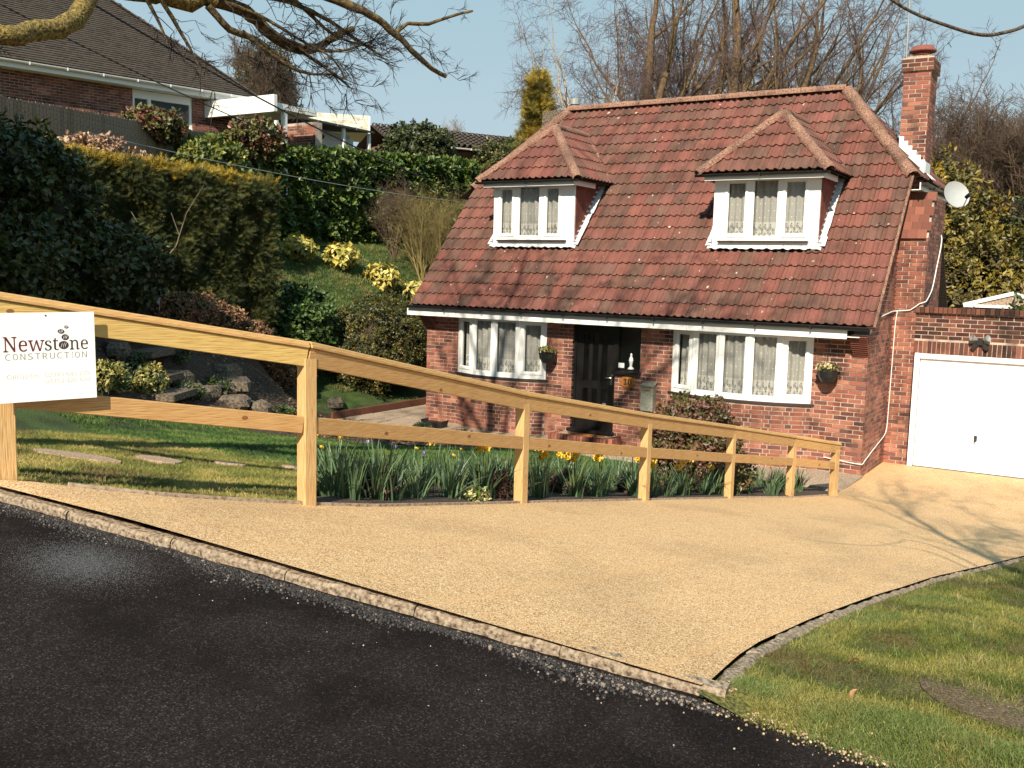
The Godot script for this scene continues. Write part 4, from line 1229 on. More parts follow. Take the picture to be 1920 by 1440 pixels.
func build_garage() -> void:
	var G := thing("garage", "flat roofed brick garage with white up and over door beside the house", "garage")
	var W := Node3D.new(); W.name = "front_wall"; G.add_child(W)
	var x0 := -3.096; var L := 4.7
	var mb := MB.new()
	wall_cells(mb, Vector3(x0, -0.3, ZG - 0.006), Vector3.RIGHT, Vector3.BACK, L, 3.16, [Rect2(-0.1, 0.2, 2.71, 2.17)], 0.22)
	mb.box(Vector3(x0 + L * 0.5 - 0.05, 1.3, -21.3), Vector3(L, 2.6, 0.2)); mb.box(Vector3(x0 + L - 0.11, 1.2, -19.95), Vector3(0.22, 2.9, 2.3))
	part("mortar", mb, M_.mortar, W)
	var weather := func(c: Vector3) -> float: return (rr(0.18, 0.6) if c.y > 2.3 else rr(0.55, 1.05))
	lay("garage", Vector3(x0, 0.0, ZG), Vector3.RIGHT, Vector3.BACK, L, 37, [Rect2(-0.2, -0.1, 2.81, 2.17), Rect2(-0.2, 2.07, 2.86, 0.23)], 0.0, no_f, weather)
	# strip between breast and door jamb is laid with the breast; upper wall courses and soldiers
	var xx := x0 + 0.0
	while xx < x0 + 2.63:
		bricks["garage"].append([Vector3(xx + 0.0325, 2.18, ZG + rr(0, 0.003)), Basis(Vector3.RIGHT, Vector3.UP, Vector3.BACK), 0.065, 0.215, rng.randi() % 8, rr(0.4, 0.8)])
		xx += 0.075
	xx = x0
	while xx < x0 + L:
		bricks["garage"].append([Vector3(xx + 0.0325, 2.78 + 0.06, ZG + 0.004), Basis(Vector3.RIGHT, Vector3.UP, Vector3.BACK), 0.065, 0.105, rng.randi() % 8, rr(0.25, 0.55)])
		xx += 0.075
	for k in 36:
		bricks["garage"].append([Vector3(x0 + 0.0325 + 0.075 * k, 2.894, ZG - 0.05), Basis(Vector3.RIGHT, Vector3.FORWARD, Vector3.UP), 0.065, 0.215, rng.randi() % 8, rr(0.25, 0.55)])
	place_bricks({"garage": W}, 300)
	var rf := MB.new()
	rf.box(Vector3(x0 + L * 0.5 + 0.02, 2.62, -19.95), Vector3(L + 0.05, 0.12, 2.4))
	part("roof", rf, M_.asphalt, G)
	var D := Node3D.new(); D.name = "garage_door"; G.add_child(D)
	var fm := MB.new()
	var z := ZG - 0.02
	fm.cbox(Vector3(-3.055 + 0.03, 1.03, z), Vector3(0.09, 2.08, 0.09), 0.006); fm.cbox(Vector3(-0.53, 1.03, z), Vector3(0.09, 2.08, 0.09), 0.006)
	fm.cbox(Vector3(-1.78, 2.02, z), Vector3(2.41, 0.09, 0.088), 0.006)
	part("door_frame", fm, M_.white_metal, D)
	var pm := MB.new()
	pm.cbox(Vector3(-1.775, 0.99, z - 0.025), Vector3(2.39, 1.955, 0.04), 0.01)
	part("door_panel", pm, M_.white_metal, D)
	var hm := MB.new()
	hm.cbox(Vector3(-1.98, 0.62, z + 0.0), Vector3(0.05, 0.1, 0.016), 0.006)
	hm.tube(PackedVector3Array([Vector3(-1.98, 0.63, z), Vector3(-1.98, 0.63, z + 0.035), Vector3(-1.985, 0.56, z + 0.04)]), PackedFloat32Array([0.012, 0.012, 0.014]), 8, true)
	part("handle", hm, M_.black_plastic, D)
	var sm := MB.new()
	sm.box(Vector3(-1.775, 0.012, z + 0.02), Vector3(2.4, 0.02, 0.1))
	part("rubber_seal", sm, M_.black_plastic, D)
	# twin-headed security light above the door
	var S := thing("security_light", "twin headed security light on the dark brickwork above the white garage door", "light", Vector3(-2.02, 2.33, ZG))
	var bm := MB.new()
	bm.cbox(Vector3(0, 0.0, 0.03), Vector3(0.09, 0.12, 0.05), 0.01)
	part("sensor_box", bm, M_.black_plastic, S)
	for sx in [-1, 1]:
		var hmb := MB.new()
		hmb.lathe([Vector2(0.02, 0.0), Vector2(0.035, 0.03), Vector2(0.06, 0.11), Vector2(0.055, 0.11), Vector2(0.0, 0.09)], Vector3(sx * 0.05, 0.03, 0.06), 12, look(Vector3(sx * 0.75, 0.35, 0.55)))
		part("lamp_head", hmb, M_.grey_metal, S)
		var sh := MB.new()
		sh.cbox(Vector3(sx * 0.09, -0.09, 0.05), Vector3(0.07, 0.11, 0.03), 0.01, Basis(Vector3.BACK, sx * 0.6))
		part("bracket", sh, M_.black_plastic, S)

func roof_growth(roof: Node3D, o: Vector3, b: Basis, slope: float, lf: Callable, rf: Callable) -> void:   # crusts of pale lichen and cushions of black moss on the tiles
	var prof := tile_profile()
	var g := slope / 19.0
	for kind in 2:
		var xs := []; var cs := PackedColorArray()
		for k in ([230, 330][kind] as int):
			var s := rr(0.05, slope - 0.1)
			if kind == 0 and rng.randf() < 0.4: s = slope * 0.45 * rng.randf()
			var x: float = rr(lf.call(s) + 0.1, rf.call(s) - 0.1)
			var fx := fposmod(x + 12.85, TW)
			var hgt := 0.0
			for q in prof.size() - 1:
				if fx >= prof[q].x and fx <= prof[q + 1].x: hgt = lerpf(prof[q].y, prof[q + 1].y, (fx - prof[q].x) / (prof[q + 1].x - prof[q].x))
			var fs := fposmod(s, g) / g
			var p := o + b * Vector3(x, s, lerpf(0.037, 0.006, fs) + hgt + (0.0 if kind == 0 else -0.002))
			var z: float = rr(0.006, 0.016) if rng.randf() < 0.75 else rr(0.016, 0.034)
			if kind == 1: z = rr(0.005, 0.013) if rng.randf() < 0.85 else rr(0.014, 0.026)
			xs.append(Transform3D(b * Basis(Vector3(0, 0, 1), rr(0, TAU)) * Basis.from_scale(Vector3(z * rr(0.6, 1.3), z, z * (0.12 if kind == 0 else 0.55))), p))
			cs.append((Color(0.36, 0.31, 0.25) * rr(0.6, 1.4)) if kind == 0 else (Color(0.02, 0.017, 0.012) * rr(0.6, 1.6)))
		var mb := MB.new()
		mb.lathe([Vector2(1.0, 0.0), Vector2(0.8, 0.55), Vector2(0.35, 0.9), Vector2(0.0, 1.0)], Vector3.ZERO, 7, Basis(Vector3.RIGHT, Vector3(0, 0, 1), Vector3(0, -1, 0)))
		scatter(["lichen", "moss"][kind], mb.make(), M_.frond, xs, cs, roof)

# ---------------------------------------------------------------- fence and sign
const POSTS := [[-5.15, -2.98, 2.08, 3.13], [-4.54, -4.69, 1.70, 2.82], [-4.46, -7.33, 1.22, 2.26], [-4.30, -9.69, 0.82, 1.82], [-4.14, -12.03, 0.44, 1.42], [-3.82, -13.73, 0.20, 1.11], [-3.43, -14.65, 0.10, 0.93]]
const LOWER := [0.57, 0.56, 0.47, 0.44, 0.43, 0.39, 0.36]
func build_fence() -> void:
	var F := thing("timber_fence", "new pale timber post and rail fence with capped top rail along the drive", "fence")
	for k in POSTS.size():
		var p: Array = POSTS[k]
		var ang := 0.0
		var mb := MB.new()
		var h: float = p[3] - 0.115 - p[2]
		if k > 0 and k < 6: h = p[3] - 0.115 - p[2]
		mb.cbox(Vector3(0, 0, 0), Vector3(0.094, 0.094, h + 0.25), 0.004, Basis(Vector3.RIGHT, -PI / 2))
		var d := Vector3(POSTS[mini(k + 1, 6)][0] - POSTS[maxi(k - 1, 0)][0], 0, POSTS[mini(k + 1, 6)][1] - POSTS[maxi(k - 1, 0)][1])
		ang = atan2(-d.x, -d.z)
		part("post", mb, M_.post_wood, F, Transform3D(Basis(Vector3.UP, ang), Vector3(p[0], p[2] + h * 0.5 - 0.125, p[1])))
	for k in 6:
		var a: Array = POSTS[k]; var b: Array = POSTS[k + 1]
		var A := Vector3(a[0], a[3], a[1]); var B := Vector3(b[0], b[3], b[1])
		var d := (B - A).normalized()
		if k == 0: A -= d * 1.2
		if k == 5: B += d * 0.07
		var side := Vector3(-d.z, 0, d.x).normalized()    # towards the drive
		if side.x < 0: side = -side
		var up := side.cross(d); if up.y < 0: up = -up
		var bs := Basis(up.cross(d), up, d)
		var l := A.distance_to(B)
		var mid := (A + B) * 0.5
		var bd := MB.new()
		bd.cbox(mid - up * 0.106 + side * 0.028, Vector3(0.034, 0.122, l - 0.006), 0.004, bs)
		part("top_board", bd, M_.green_wood if k == 0 else M_.rail_wood, F)
		var cp := MB.new()
		var cx := bs.x
		var sg := 1.0 if cx.dot(side) > 0 else -1.0
		var prof := [Vector2(-0.05, -0.044), Vector2(0.054, -0.044), Vector2(0.06, -0.04), Vector2(0.06, -0.026), Vector2(0.048, -0.022), Vector2(0.044, -0.007), Vector2(0.034, 0.0), Vector2(-0.05, 0.0)]
		cp.prism(prof_ccw(prof.map(func(q: Vector2) -> Vector2: return Vector2(q.x * sg, q.y))), mid, bs, -l * 0.5 + 0.003, l * 0.5 - 0.003)
		part("cap_rail", cp, M_.cap_wood, F)
		# lower rail between the posts
		var A2 := Vector3(a[0], a[3] - LOWER[k], a[1]); var B2 := Vector3(b[0], b[3] - LOWER[k + 1], b[1])
		var d2 := (B2 - A2).normalized()
		if k == 0: A2 -= d2 * 1.2
		else: A2 += d2 * 0.048
		B2 -= d2 * 0.048
		var up2 := side.cross(d2); if up2.y < 0: up2 = -up2
		var bs2 := Basis(up2.cross(d2), up2, d2)
		var lr := MB.new()
		lr.cbox((A2 + B2) * 0.5 + side * 0.026, Vector3(0.036, 0.113, A2.distance_to(B2)), 0.004, bs2)
		part("lower_rail", lr, M_.rail_wood, F)
		for q in ([0.22, 0.5, 0.77] if k < 3 else [0.6]):   # dead knots and nail heads standing just proud of the sawn face
			var t: float = q + rr(-0.1, 0.1)
			var kn := MB.new()
			var pc := (A2.lerp(B2, t) if q != 0.5 else A.lerp(B, t) - up * 0.12) + side * 0.0463 + up2 * rr(-0.03, 0.03)
			kn.lathe([Vector2(0.013, -0.004), Vector2(0.0115, 0.0006), Vector2(0.0, 0.0009)], pc, 9, Basis(look(side).x * 1.7 if absf(look(side).x.y) < 0.5 else look(side).x, side, look(side).z * (1.0 if absf(look(side).x.y) < 0.5 else 1.7)))
			part("knot", kn, M_.knot, F)

func text(parent: Node, called: String, s: String, font: String, xf: Transform3D, x0: float, x1: float, y0: float, y1: float, m: Material, weight := 400) -> void:   # raised lettering scaled to fill the given box
	var t := TextMesh.new()
	var f := SystemFont.new()
	f.font_names = PackedStringArray([font]); f.font_weight = weight
	t.font = f; t.text = s; t.font_size = 48; t.pixel_size = 0.01; t.depth = 0.02; t.curve_step = 1.0
	var o := MeshInstance3D.new()
	o.name = numbered(parent, called)
	o.mesh = t
	o.material_override = m
	var bb := t.get_aabb()
	var sx := (x1 - x0) / bb.size.x; var sy := (y1 - y0) / bb.size.y
	o.transform = xf * Transform3D(Basis.from_scale(Vector3(sx, sy, 0.06)), Vector3(x0 - bb.position.x * sx, y0 - bb.position.y * sy, 0))
	parent.add_child(o, true)

func build_sign() -> void:
	var S := thing("sign_board", "square white builder's sign with dark red lettering hung on the timber fence", "sign")
	var a := Vector3(-5.066, 0, -2.912); var b := Vector3(-4.9, 0, -3.378)
	var u := (b - a).normalized()
	var n := u.cross(Vector3.UP)
	var bs := Basis(u, Vector3.UP, n).rotated(n, 0.012)
	var w := 0.5; var h := 0.487
	var O := Vector3(-5.068, 2.532, -2.906) + n * 0.0
	var mb := MB.new()
	mb.cbox(O + bs * Vector3(w * 0.5, h * 0.5, 0), Vector3(w, h, 0.006), 0.001, bs)
	part("board", mb, M_.sign_white, S)
	var k := 0.49 / 1180.0     # lettering is laid out on an 1180 x 1080 drawing of the board
	var xf := Transform3D(bs, O + bs * Vector3(0.008, 0, 0.0034))
	var Y := func(y: float) -> float: return h - y * 0.000452
	text(S, "lettering", "New", "Droid Serif", xf, 55 * k, 548 * k, Y.call(466), Y.call(285), M_.letter_red)
	text(S, "lettering", "st", "Droid Serif", xf, 552 * k, 722 * k, Y.call(464), Y.call(312), M_.letter_dark)
	text(S, "lettering", "ne", "Droid Serif", xf, 860 * k, 1092 * k, Y.call(462), Y.call(342), M_.letter_dark)
	var cx := 72.0
	for ch in "CONSTRUCTION":
		var wd := 60.0
		if ch == "I":
			text(S, "lettering", ch, "Droid Sans", xf, (cx + 9) * k, (cx + 22) * k, Y.call(563), Y.call(492), M_.letter_grey)
		else: text(S, "lettering", ch, "Droid Sans", xf, cx * k, (cx + wd) * k, Y.call(564), Y.call(490), M_.letter_grey)
		cx += (46.0 if ch == "I" else 89.5)
	text(S, "lettering", "Call Us On:", "Droid Sans", xf, 80 * k, 480 * k, Y.call(792), Y.call(735), M_.letter_faint)
	text(S, "lettering", "02380 643 279", "Droid Sans", xf, 540 * k, 1100 * k, Y.call(785), Y.call(733), M_.letter_faint)
	text(S, "lettering", "07753 420 693", "Droid Sans", xf, 540 * k, 1102 * k, Y.call(866), Y.call(815), M_.letter_faint)
	for e in [[785, 402, 62, 50], [808, 306, 46, 36], [758, 234, 42, 27], [826, 181, 27, 18]]:
		var st := MB.new()
		var c: Vector3 = xf * Vector3(e[0] * k, Y.call(e[1]), 0.0)
		var pr := []
		for q in 20: pr.append(Vector2(cos(TAU * q / 20.0) * e[2] * k, sin(TAU * q / 20.0) * e[3] * 0.000452))
		st.prism(pr, c, bs, -0.0005, 0.0012)
		part("emblem_stone", st, M_.letter_dark, S)
		var ln := MB.new()
		for q in [-0.45, 0.05, 0.5]:
			var pts := PackedVector3Array()
			for s in 7:
				var v := -0.8 + 1.6 * s / 6.0
				pts.append(c + bs * Vector3((q + 0.22 * v * v * signf(q + 0.01) + 0.3 * v) * e[2] * k * 0.8, v * e[3] * 0.000452 * sqrt(maxf(0.0, 1.0 - q * q)) * 0.9, 0.0013))
			ln.tube(pts, PackedFloat32Array([0.0003, 0.0006, 0.0009, 0.0011, 0.0009, 0.0006, 0.0003]), 5)
		part("emblem_line", ln, M_.sign_white, S)
	for q in [Vector2(0.48, 0.965)]:
		var sc := MB.new()
		sc.lathe([Vector2(0.005, 0), Vector2(0.004, 0.002), Vector2(0, 0.0025)], xf * Vector3(q.x * w, q.y * h, 0), 8, Basis(bs.x, bs.z, -bs.y))
		part("screw", sc, M_.letter_black, S)

# ---------------------------------------------------------------- small things on and by the house
func build_fittings() -> void:
	var pl := thing("house_number", "oval wooden plaque with black number ten on the brick beside the door", "plaque", Vector3(-7.845, 1.3, ZF + 0.002))
	var pm := MB.new()
	var pr := []
	for q in 24: pr.append(Vector2(cos(TAU * q / 24.0) * 0.165, sin(TAU * q / 24.0) * 0.118))
	pm.prism(pr, Vector3.ZERO, Basis(), 0.0, 0.02)
	part("plaque", pm, M_.plaque_wood, pl)
	text(pl, "number", "10", "Droid Serif", Transform3D(Basis(), Vector3(0, 0, 0.0215)), -0.085, 0.085, -0.062, 0.062, M_.letter_black, 700)
	var lb := thing("letter_box", "grey green metal letter box with sloping lid on the brick wall", "letter box", Vector3(-7.38, 0.8, ZF))
	var bm := MB.new()
	bm.prism([Vector2(0.0, 0.0), Vector2(0.15, 0.0), Vector2(0.15, 0.47), Vector2(0.0, 0.52)], Vector3.ZERO, Basis(Vector3.BACK, Vector3.UP, Vector3.LEFT), -0.125, 0.125)
	part("box", bm, M_.letterbox_paint, lb)
	var lm := MB.new()
	lm.cbox(Vector3(0, 0.5, 0.085), Vector3(0.28, 0.022, 0.2), 0.006, Basis(Vector3.RIGHT, 0.32))
	part("lid", lm, M_.letterbox_paint, lb)
	var sm := MB.new(); sm.box(Vector3(0, 0.39, 0.151), Vector3(0.15, 0.03, 0.004))
	part("slot", sm, M_.plaque_wood, lb)
	var mt := MB.new()
	var mp := []
	for q in 17: mp.append(Vector2(cos(PI * q / 16.0) * 0.4, -sin(PI * q / 16.0) * 0.2))
	mt.prism(prof_ccw(mp), Vector3(-8.6, 0.0, ZF + 0.19), Basis(Vector3.RIGHT, Vector3(0, 0, -1), Vector3.UP), 0.222, 0.24)
	tag(part("doormat", mt, M_.plaque_wood), "half round coir doormat on the brick step by the black front door", "doormat")
	# things on the sill of the high side light
	var st := MB.new()
	st.lathe([Vector2(0.06, 0), Vector2(0.055, 0.02), Vector2(0.022, 0.045), Vector2(0.03, 0.1), Vector2(0.045, 0.16), Vector2(0.035, 0.21), Vector2(0.016, 0.245), Vector2(0.024, 0.27), Vector2(0.012, 0.3), Vector2(0, 0.305)], Vector3(-7.86, 1.535, ZF - 0.135), 14)
	tag(part("figurine", st, M_.white_upvc), "pale slender figurine standing in the dark side window by the door", "figurine")
	var cd := MB.new(); cd.cbox(Vector3(-8.03, 1.6, ZF - 0.07), Vector3(0.12, 0.095, 0.004), 0.001)
	tag(part("notice_card", cd, M_.white_upvc), "small white notice card stuck inside the side window glass", "card")
	# hanging baskets
	var spots := [[-9.53, 1.78, "hanging basket of trailing plants between left bow window and black door"], [-4.08, 1.84, "hanging basket of cream flowers on brick between right bow window and corner"]]
	for e in spots:
		var hb := thing("hanging_basket", e[2], "hanging basket", Vector3(e[0], e[1], ZF), "baskets on the front wall")
		var pot := MB.new()
		pot.lathe([Vector2(0.0, -0.2), Vector2(0.1, -0.19), Vector2(0.155, -0.1), Vector2(0.17, 0.0), Vector2(0.15, 0.0), Vector2(0.13, -0.03), Vector2(0.0, -0.03)], Vector3(0, -0.03, 0.19), 14)
		part("pot", pot, M_.black_plastic, hb)
		var br := MB.new()
		br.tube(PackedVector3Array([Vector3(0, 0.45, 0.01), Vector3(0, 0.46, 0.1), Vector3(0, 0.43, 0.19)]), PackedFloat32Array([0.008, 0.008, 0.006]), 6)
		for q in 3: br.tube(PackedVector3Array([Vector3(0, 0.43, 0.19), Vector3(0.15 * cos(q * 2.1), -0.03, 0.19 + 0.15 * sin(q * 2.1))]), PackedFloat32Array([0.003, 0.003]), 4)
		part("bracket", br, M_.black_plastic, hb)
		var xs := []; var cs := PackedColorArray()
		for q in 60:
			var a := rr(0, TAU); var r := rr(0, 0.18)
			xs.append(Transform3D(look(Vector3(cos(a), rr(-0.2, 1.2), sin(a)), rr(0, TAU)).scaled(Vector3.ONE * rr(0.5, 0.9)), Vector3(r * cos(a), 0.0 + rr(-0.02, 0.06), 0.19 + r * sin(a))))
			cs.append(Color(0.10, 0.11, 0.03) if rng.randf() < 0.45 else (Color(0.5, 0.42, 0.22) if e[0] > -5 else Color(0.32, 0.27, 0.08)))
		scatter("foliage", leaf_cluster(7, 0.07, 0.026, 0.05), M_.leaf, xs, cs, hb)
	var tr := thing("trough_planter", "low black trough planter on the path by the left house corner", "planter", Vector3(-11.95, 0.07, -16.1))
	var tm := MB.new()
	tm.prism([Vector2(-0.24, 0), Vector2(0.24, 0), Vector2(0.28, 0.15), Vector2(0.26, 0.15), Vector2(0.24, 0.11), Vector2(-0.24, 0.11), Vector2(-0.26, 0.15), Vector2(-0.28, 0.15)], Vector3.ZERO, Basis(), -0.11, 0.11)
	part("trough", tm, M_.black_plastic, tr)
	# satellite dish on a bracket from the gable
	var ds := thing("satellite_dish", "pale grey oval satellite dish on a wall bracket below the gable eave", "satellite dish", Vector3(-2.92, 5.02, -20.75))
	var dir := Vector3(0.62, 0.3, 0.66).normalized()
	var db := Basis(look(dir).x, dir, look(dir).z)
	var dm := MB.new()
	var dp := []
	for q in 9: dp.append(Vector2(0.27 * q / 8.0, 0.075 * pow(q / 8.0, 2.0)))
	dm.lathe([Vector2(0.27, 0.075), Vector2(0.274, 0.07), Vector2(0.15, 0.02), Vector2(0.0, -0.004)], Vector3.ZERO, 28, db)
	dp.reverse()
	dm.lathe(dp, Vector3(0, 0, 0), 28, db)
	part("dish", dm, M_.dish_grey, ds)
	var arm := MB.new()
	var low := (Vector3.DOWN - dir * Vector3.DOWN.dot(dir)).normalized()
	arm.tube(PackedVector3Array([low * 0.26 + dir * 0.06, low * 0.3 + dir * 0.2, low * 0.17 + dir * 0.36]), PackedFloat32Array([0.012, 0.012, 0.012]), 6)
	arm.tube(PackedVector3Array([-dir * 0.01, Vector3(-0.2, -0.2, -0.1), Vector3(-0.24, -0.42, -0.12), Vector3(-0.57, -0.5, -0.12)]), PackedFloat32Array([0.022, 0.022, 0.022, 0.02]), 8)
	part("arm", arm, M_.grey_metal, ds)
	var ln := MB.new()
	ln.lathe([Vector2(0.0, -0.05), Vector2(0.035, -0.05), Vector2(0.04, 0.06), Vector2(0.028, 0.07), Vector2(0, 0.07)], low * 0.15 + dir * 0.38, 10, look(-dir + low * 0.2))
	part("receiver", ln, M_.black_plastic, ds)
	# cables
	cable("wall_cable", "white cable running down the gable brickwork from the satellite dish", [Vector3(-3.46, 4.5, -20.85), Vector3(-2.975, 4.2, -19.9), Vector3(-2.975, 3.6, -19.6), Vector3(-2.965, 3.2, -19.2), Vector3(-2.96, 2.99, -18.62), Vector3(-3.05, 2.95, -18.54), Vector3(-3.2, 2.83, -18.54), Vector3(-3.45, 2.8, -18.55), Vector3(-3.47, 2.79, -18.3), Vector3(-3.475, 2.72, -17.4)], 0.011, M_.cable_white)
	cable("wall_cable", "white cable dropping down the inner corner beside the garage door pier", [Vector3(-3.42, 2.8, -18.55), Vector3(-3.44, 2.5, -18.55), Vector3(-3.45, 1.4, -18.55), Vector3(-3.46, 0.65, -18.55), Vector3(-3.475, 0.52, -18.4), Vector3(-3.475, 0.4, -17.6), Vector3(-3.475, 0.28, -16.9), Vector3(-3.475, 0.26, -16.7), Vector3(-3.7, 0.27, -16.7), Vector3(-4.1, 0.31, -16.7)], 0.009, M_.cable_white)
	var ae := thing("aerial_mast", "thin television aerial mast strapped to the left side of the chimney", "aerial", Vector3(-3.77, 7.0, -19.62))
	var am := MB.new()
	am.tube(PackedVector3Array([Vector3(0, 0, 0), Vector3(-0.01, 1.1, 0), Vector3(-0.02, 2.1, 0)]), PackedFloat32Array([0.016, 0.016, 0.014]), 8, true)
	part("mast", am, M_.grey_metal, ae)
	var bar := MB.new()
	for q in 5: bar.tube(PackedVector3Array([Vector3(-0.3 + 0.12 * q, 1.72, 0.2 - 0.05 * q), Vector3(-0.3 + 0.12 * q, 1.5, 0.2 - 0.05 * q)]), PackedFloat32Array([0.007, 0.007]), 5)
	bar.tube(PackedVector3Array([Vector3(-0.34, 1.61, 0.22), Vector3(0.26, 1.61, -0.02)]), PackedFloat32Array([0.01, 0.01]), 5)
	part("aerial", bar, M_.black_plastic, ae)

func cable(called: String, label: String, pts: Array, r: float, m: Material, cat := "cable") -> void:
	var mb := MB.new()
	var cv := Curve3D.new()
	for k in pts.size():
		var t: Vector3 = (pts[mini(k + 1, pts.size() - 1)] - pts[maxi(k - 1, 0)]) * 0.1
		cv.add_point(pts[k], -t, t)
	cv.bake_interval = 0.12
	var bp := cv.get_baked_points()
	var rad := PackedFloat32Array(); rad.resize(bp.size()); rad.fill(r)
	mb.tube(bp, rad, 6)
	tag(part(called, mb, m), label, cat)

func overhead_wires() -> void:
	for e in [[Vector3(-9.9, 8.6, 0.6), Vector3(-12.95, 5.02, -18.9), 0.55, 0.013, "thicker black overhead cable sagging down to the left end of the roof"], [Vector3(-10.9, 8.3, 0.4), Vector3(-12.98, 4.98, -19.0), 0.75, 0.008, "thinner black overhead cable beneath the thicker one above the hedges"], [Vector3(-13.1, 5.2, -9.0), Vector3(-12.92, 4.9, -19.0), 0.12, 0.006, "thin grey line stretched across the dark laurel hedge to the roof"]]:
		var pts := []
		for q in 13:
			var t := q / 12.0
			var p: Vector3 = e[0].lerp(e[1], t)
			p.y -= e[2] * 4.0 * t * (1.0 - t)
			pts.append(p)
		cable("overhead_cable", e[4], pts, e[3], M_.cable_black if e[3] > 0.007 else M_.grey_metal)
	var bk := thing("cable_bracket", "small black cable bracket at the left end of the roof", "bracket", Vector3(-12.9, 5.02, -18.9))
	var mb := MB.new()
	mb.box(Vector3(-0.05, 0, 0), Vector3(0.34, 0.03, 0.04)); mb.lathe([Vector2(0.03, -0.06), Vector2(0.045, 0.0), Vector2(0.03, 0.05)], Vector3(-0.1, -0.03, 0), 8)
	part("arm", mb, M_.black_plastic, bk)
	var wm := MB.new(); wm.cbox(Vector3(0.12, -0.05, 0.02), Vector3(0.14, 0.07, 0.06), 0.01)
	part("cover", wm, M_.white_upvc, bk)

# ---------------------------------------------------------------- plants
func leaf_cluster(n: int, l: float, w: float, spread: float, droop := 0.3, sd := 7) -> ArrayMesh:   # folded leaves on short stalks round one point, pointing mostly along +y
	var r := RandomNumberGenerator.new(); r.seed = sd + n
	var mb := MB.new()
	for k in n:
		var a := TAU * k / n + r.randf_range(-0.4, 0.4)
		var el := r.randf_range(-0.1, 1.2)
		var d := Vector3(cos(a) * cos(el), sin(el), sin(a) * cos(el))
		var p := Vector3(r.randf_range(-1, 1), r.randf_range(-0.6, 0.6), r.randf_range(-1, 1)) * spread
		var ll := l * r.randf_range(0.7, 1.2)
		var s := d.cross(Vector3(r.randf_range(-0.5, 0.5), 1, r.randf_range(-0.5, 0.5))).normalized() * w * r.randf_range(0.8, 1.15)
		var nn := s.cross(d).normalized()
		mb.col = Color.WHITE * r.randf_range(0.75, 1.2); mb.col.a = 1
		var m := p + d * ll * 0.5 - nn * w * 0.2
		var e := p + d * ll - Vector3(0, droop * ll * 0.4, 0)
		mb.tri(p, m + s + nn * w * 0.2, m); mb.tri(m, m + s + nn * w * 0.2, e)
		mb.tri(p, m, m - s + nn * w * 0.2); mb.tri(m, e, m - s + nn * w * 0.2)
	return mb.make()

func frond_cluster(n: int, l: float, sd := 3) -> ArrayMesh:   # flat feathery conifer sprays
	var r := RandomNumberGenerator.new(); r.seed = sd
	var mb := MB.new()
	for k in n:
		var a := r.randf_range(0, TAU); var el := r.randf_range(0.1, 1.4)
		var d := Vector3(cos(a) * cos(el), sin(el), sin(a) * cos(el))
		var s := d.cross(Vector3(r.randf_range(-1, 1), r.randf_range(-1, 1), r.randf_range(-1, 1))).normalized()
		var p := Vector3(r.randf_range(-1, 1), r.randf_range(-0.5, 0.5), r.randf_range(-1, 1)) * l * 0.3
		mb.col = Color.WHITE * r.randf_range(0.7, 1.25); mb.col.a = 1
		var ll := l * r.randf_range(0.6, 1.1)
		for q in 5:
			var t := q / 5.0
			var o := p + d * ll * t
			var wd := ll * 0.34 * (1.0 - t * 0.8)
			for sg in [-1.0, 1.0]:
				mb.tri(o, o + d * ll * 0.1, o + d * ll * 0.28 + s * sg * wd)
		mb.tri(p + s * 0.006, p + d * ll, p - s * 0.006)
	return mb.make()

func grass_tuft(n: int, h: float, sp: float, w: float, sd: int) -> ArrayMesh:
	var r := RandomNumberGenerator.new(); r.seed = sd
	var mb := MB.new()
	for k in n:
		var p := Vector3(r.randf_range(-sp, sp), -0.005, r.randf_range(-sp, sp))
		var a := r.randf_range(0, TAU)
		var s := Vector3(cos(a), 0, sin(a)) * w
		var l := Vector3(r.randf_range(-1, 1), 0, r.randf_range(-1, 1)) * h * 0.8
		var hh := h * r.randf_range(0.5, 1.15)
		mb.col = Color.WHITE * r.randf_range(0.7, 1.3); mb.col.a = 1
		var m := p + Vector3(0, hh * 0.6, 0) + l * 0.3
		mb.quad(p - s, p + s, m + s * 0.8, m - s * 0.8)
		mb.tri(m - s * 0.8, m + s * 0.8, p + Vector3(0, hh, 0) + l)
	return mb.make()

func sprinkle_grass(called: String, n: int, xr: Vector2, zr: Vector2, inside: Callable, height: Callable, mesh: Mesh, pal: Array, sz: Vector2) -> void:
	var f := FastNoiseLite.new(); f.seed = 77; f.frequency = 0.9; f.fractal_octaves = 3
	var xs := []; var cs := PackedColorArray()
	while n > 0:
		n -= 1
		var x := rr(xr.x, xr.y); var z := rr(zr.x, zr.y)
		if not inside.call(x, z): continue
		var y: float = height.call(x, z)
		var v := clampf(f.get_noise_2d(x, z) * 1.3 + 0.5 + rr(-0.12, 0.12), 0.0, 0.999)
		if v < 0.2 and rng.randf() < 0.7: continue
		var i := int(v * (pal.size() - 1)); var t := v * (pal.size() - 1) - i
		cs.append((pal[i] as Color).lerp(pal[i + 1], t) * rr(0.95, 1.5))
		xs.append(Transform3D(Basis(Vector3.UP, rr(0, TAU)).scaled(Vector3.ONE * rr(sz.x, sz.y)), Vector3(x, y, z)))
	scatter(called, mesh, M_.grass_blade, xs, cs)

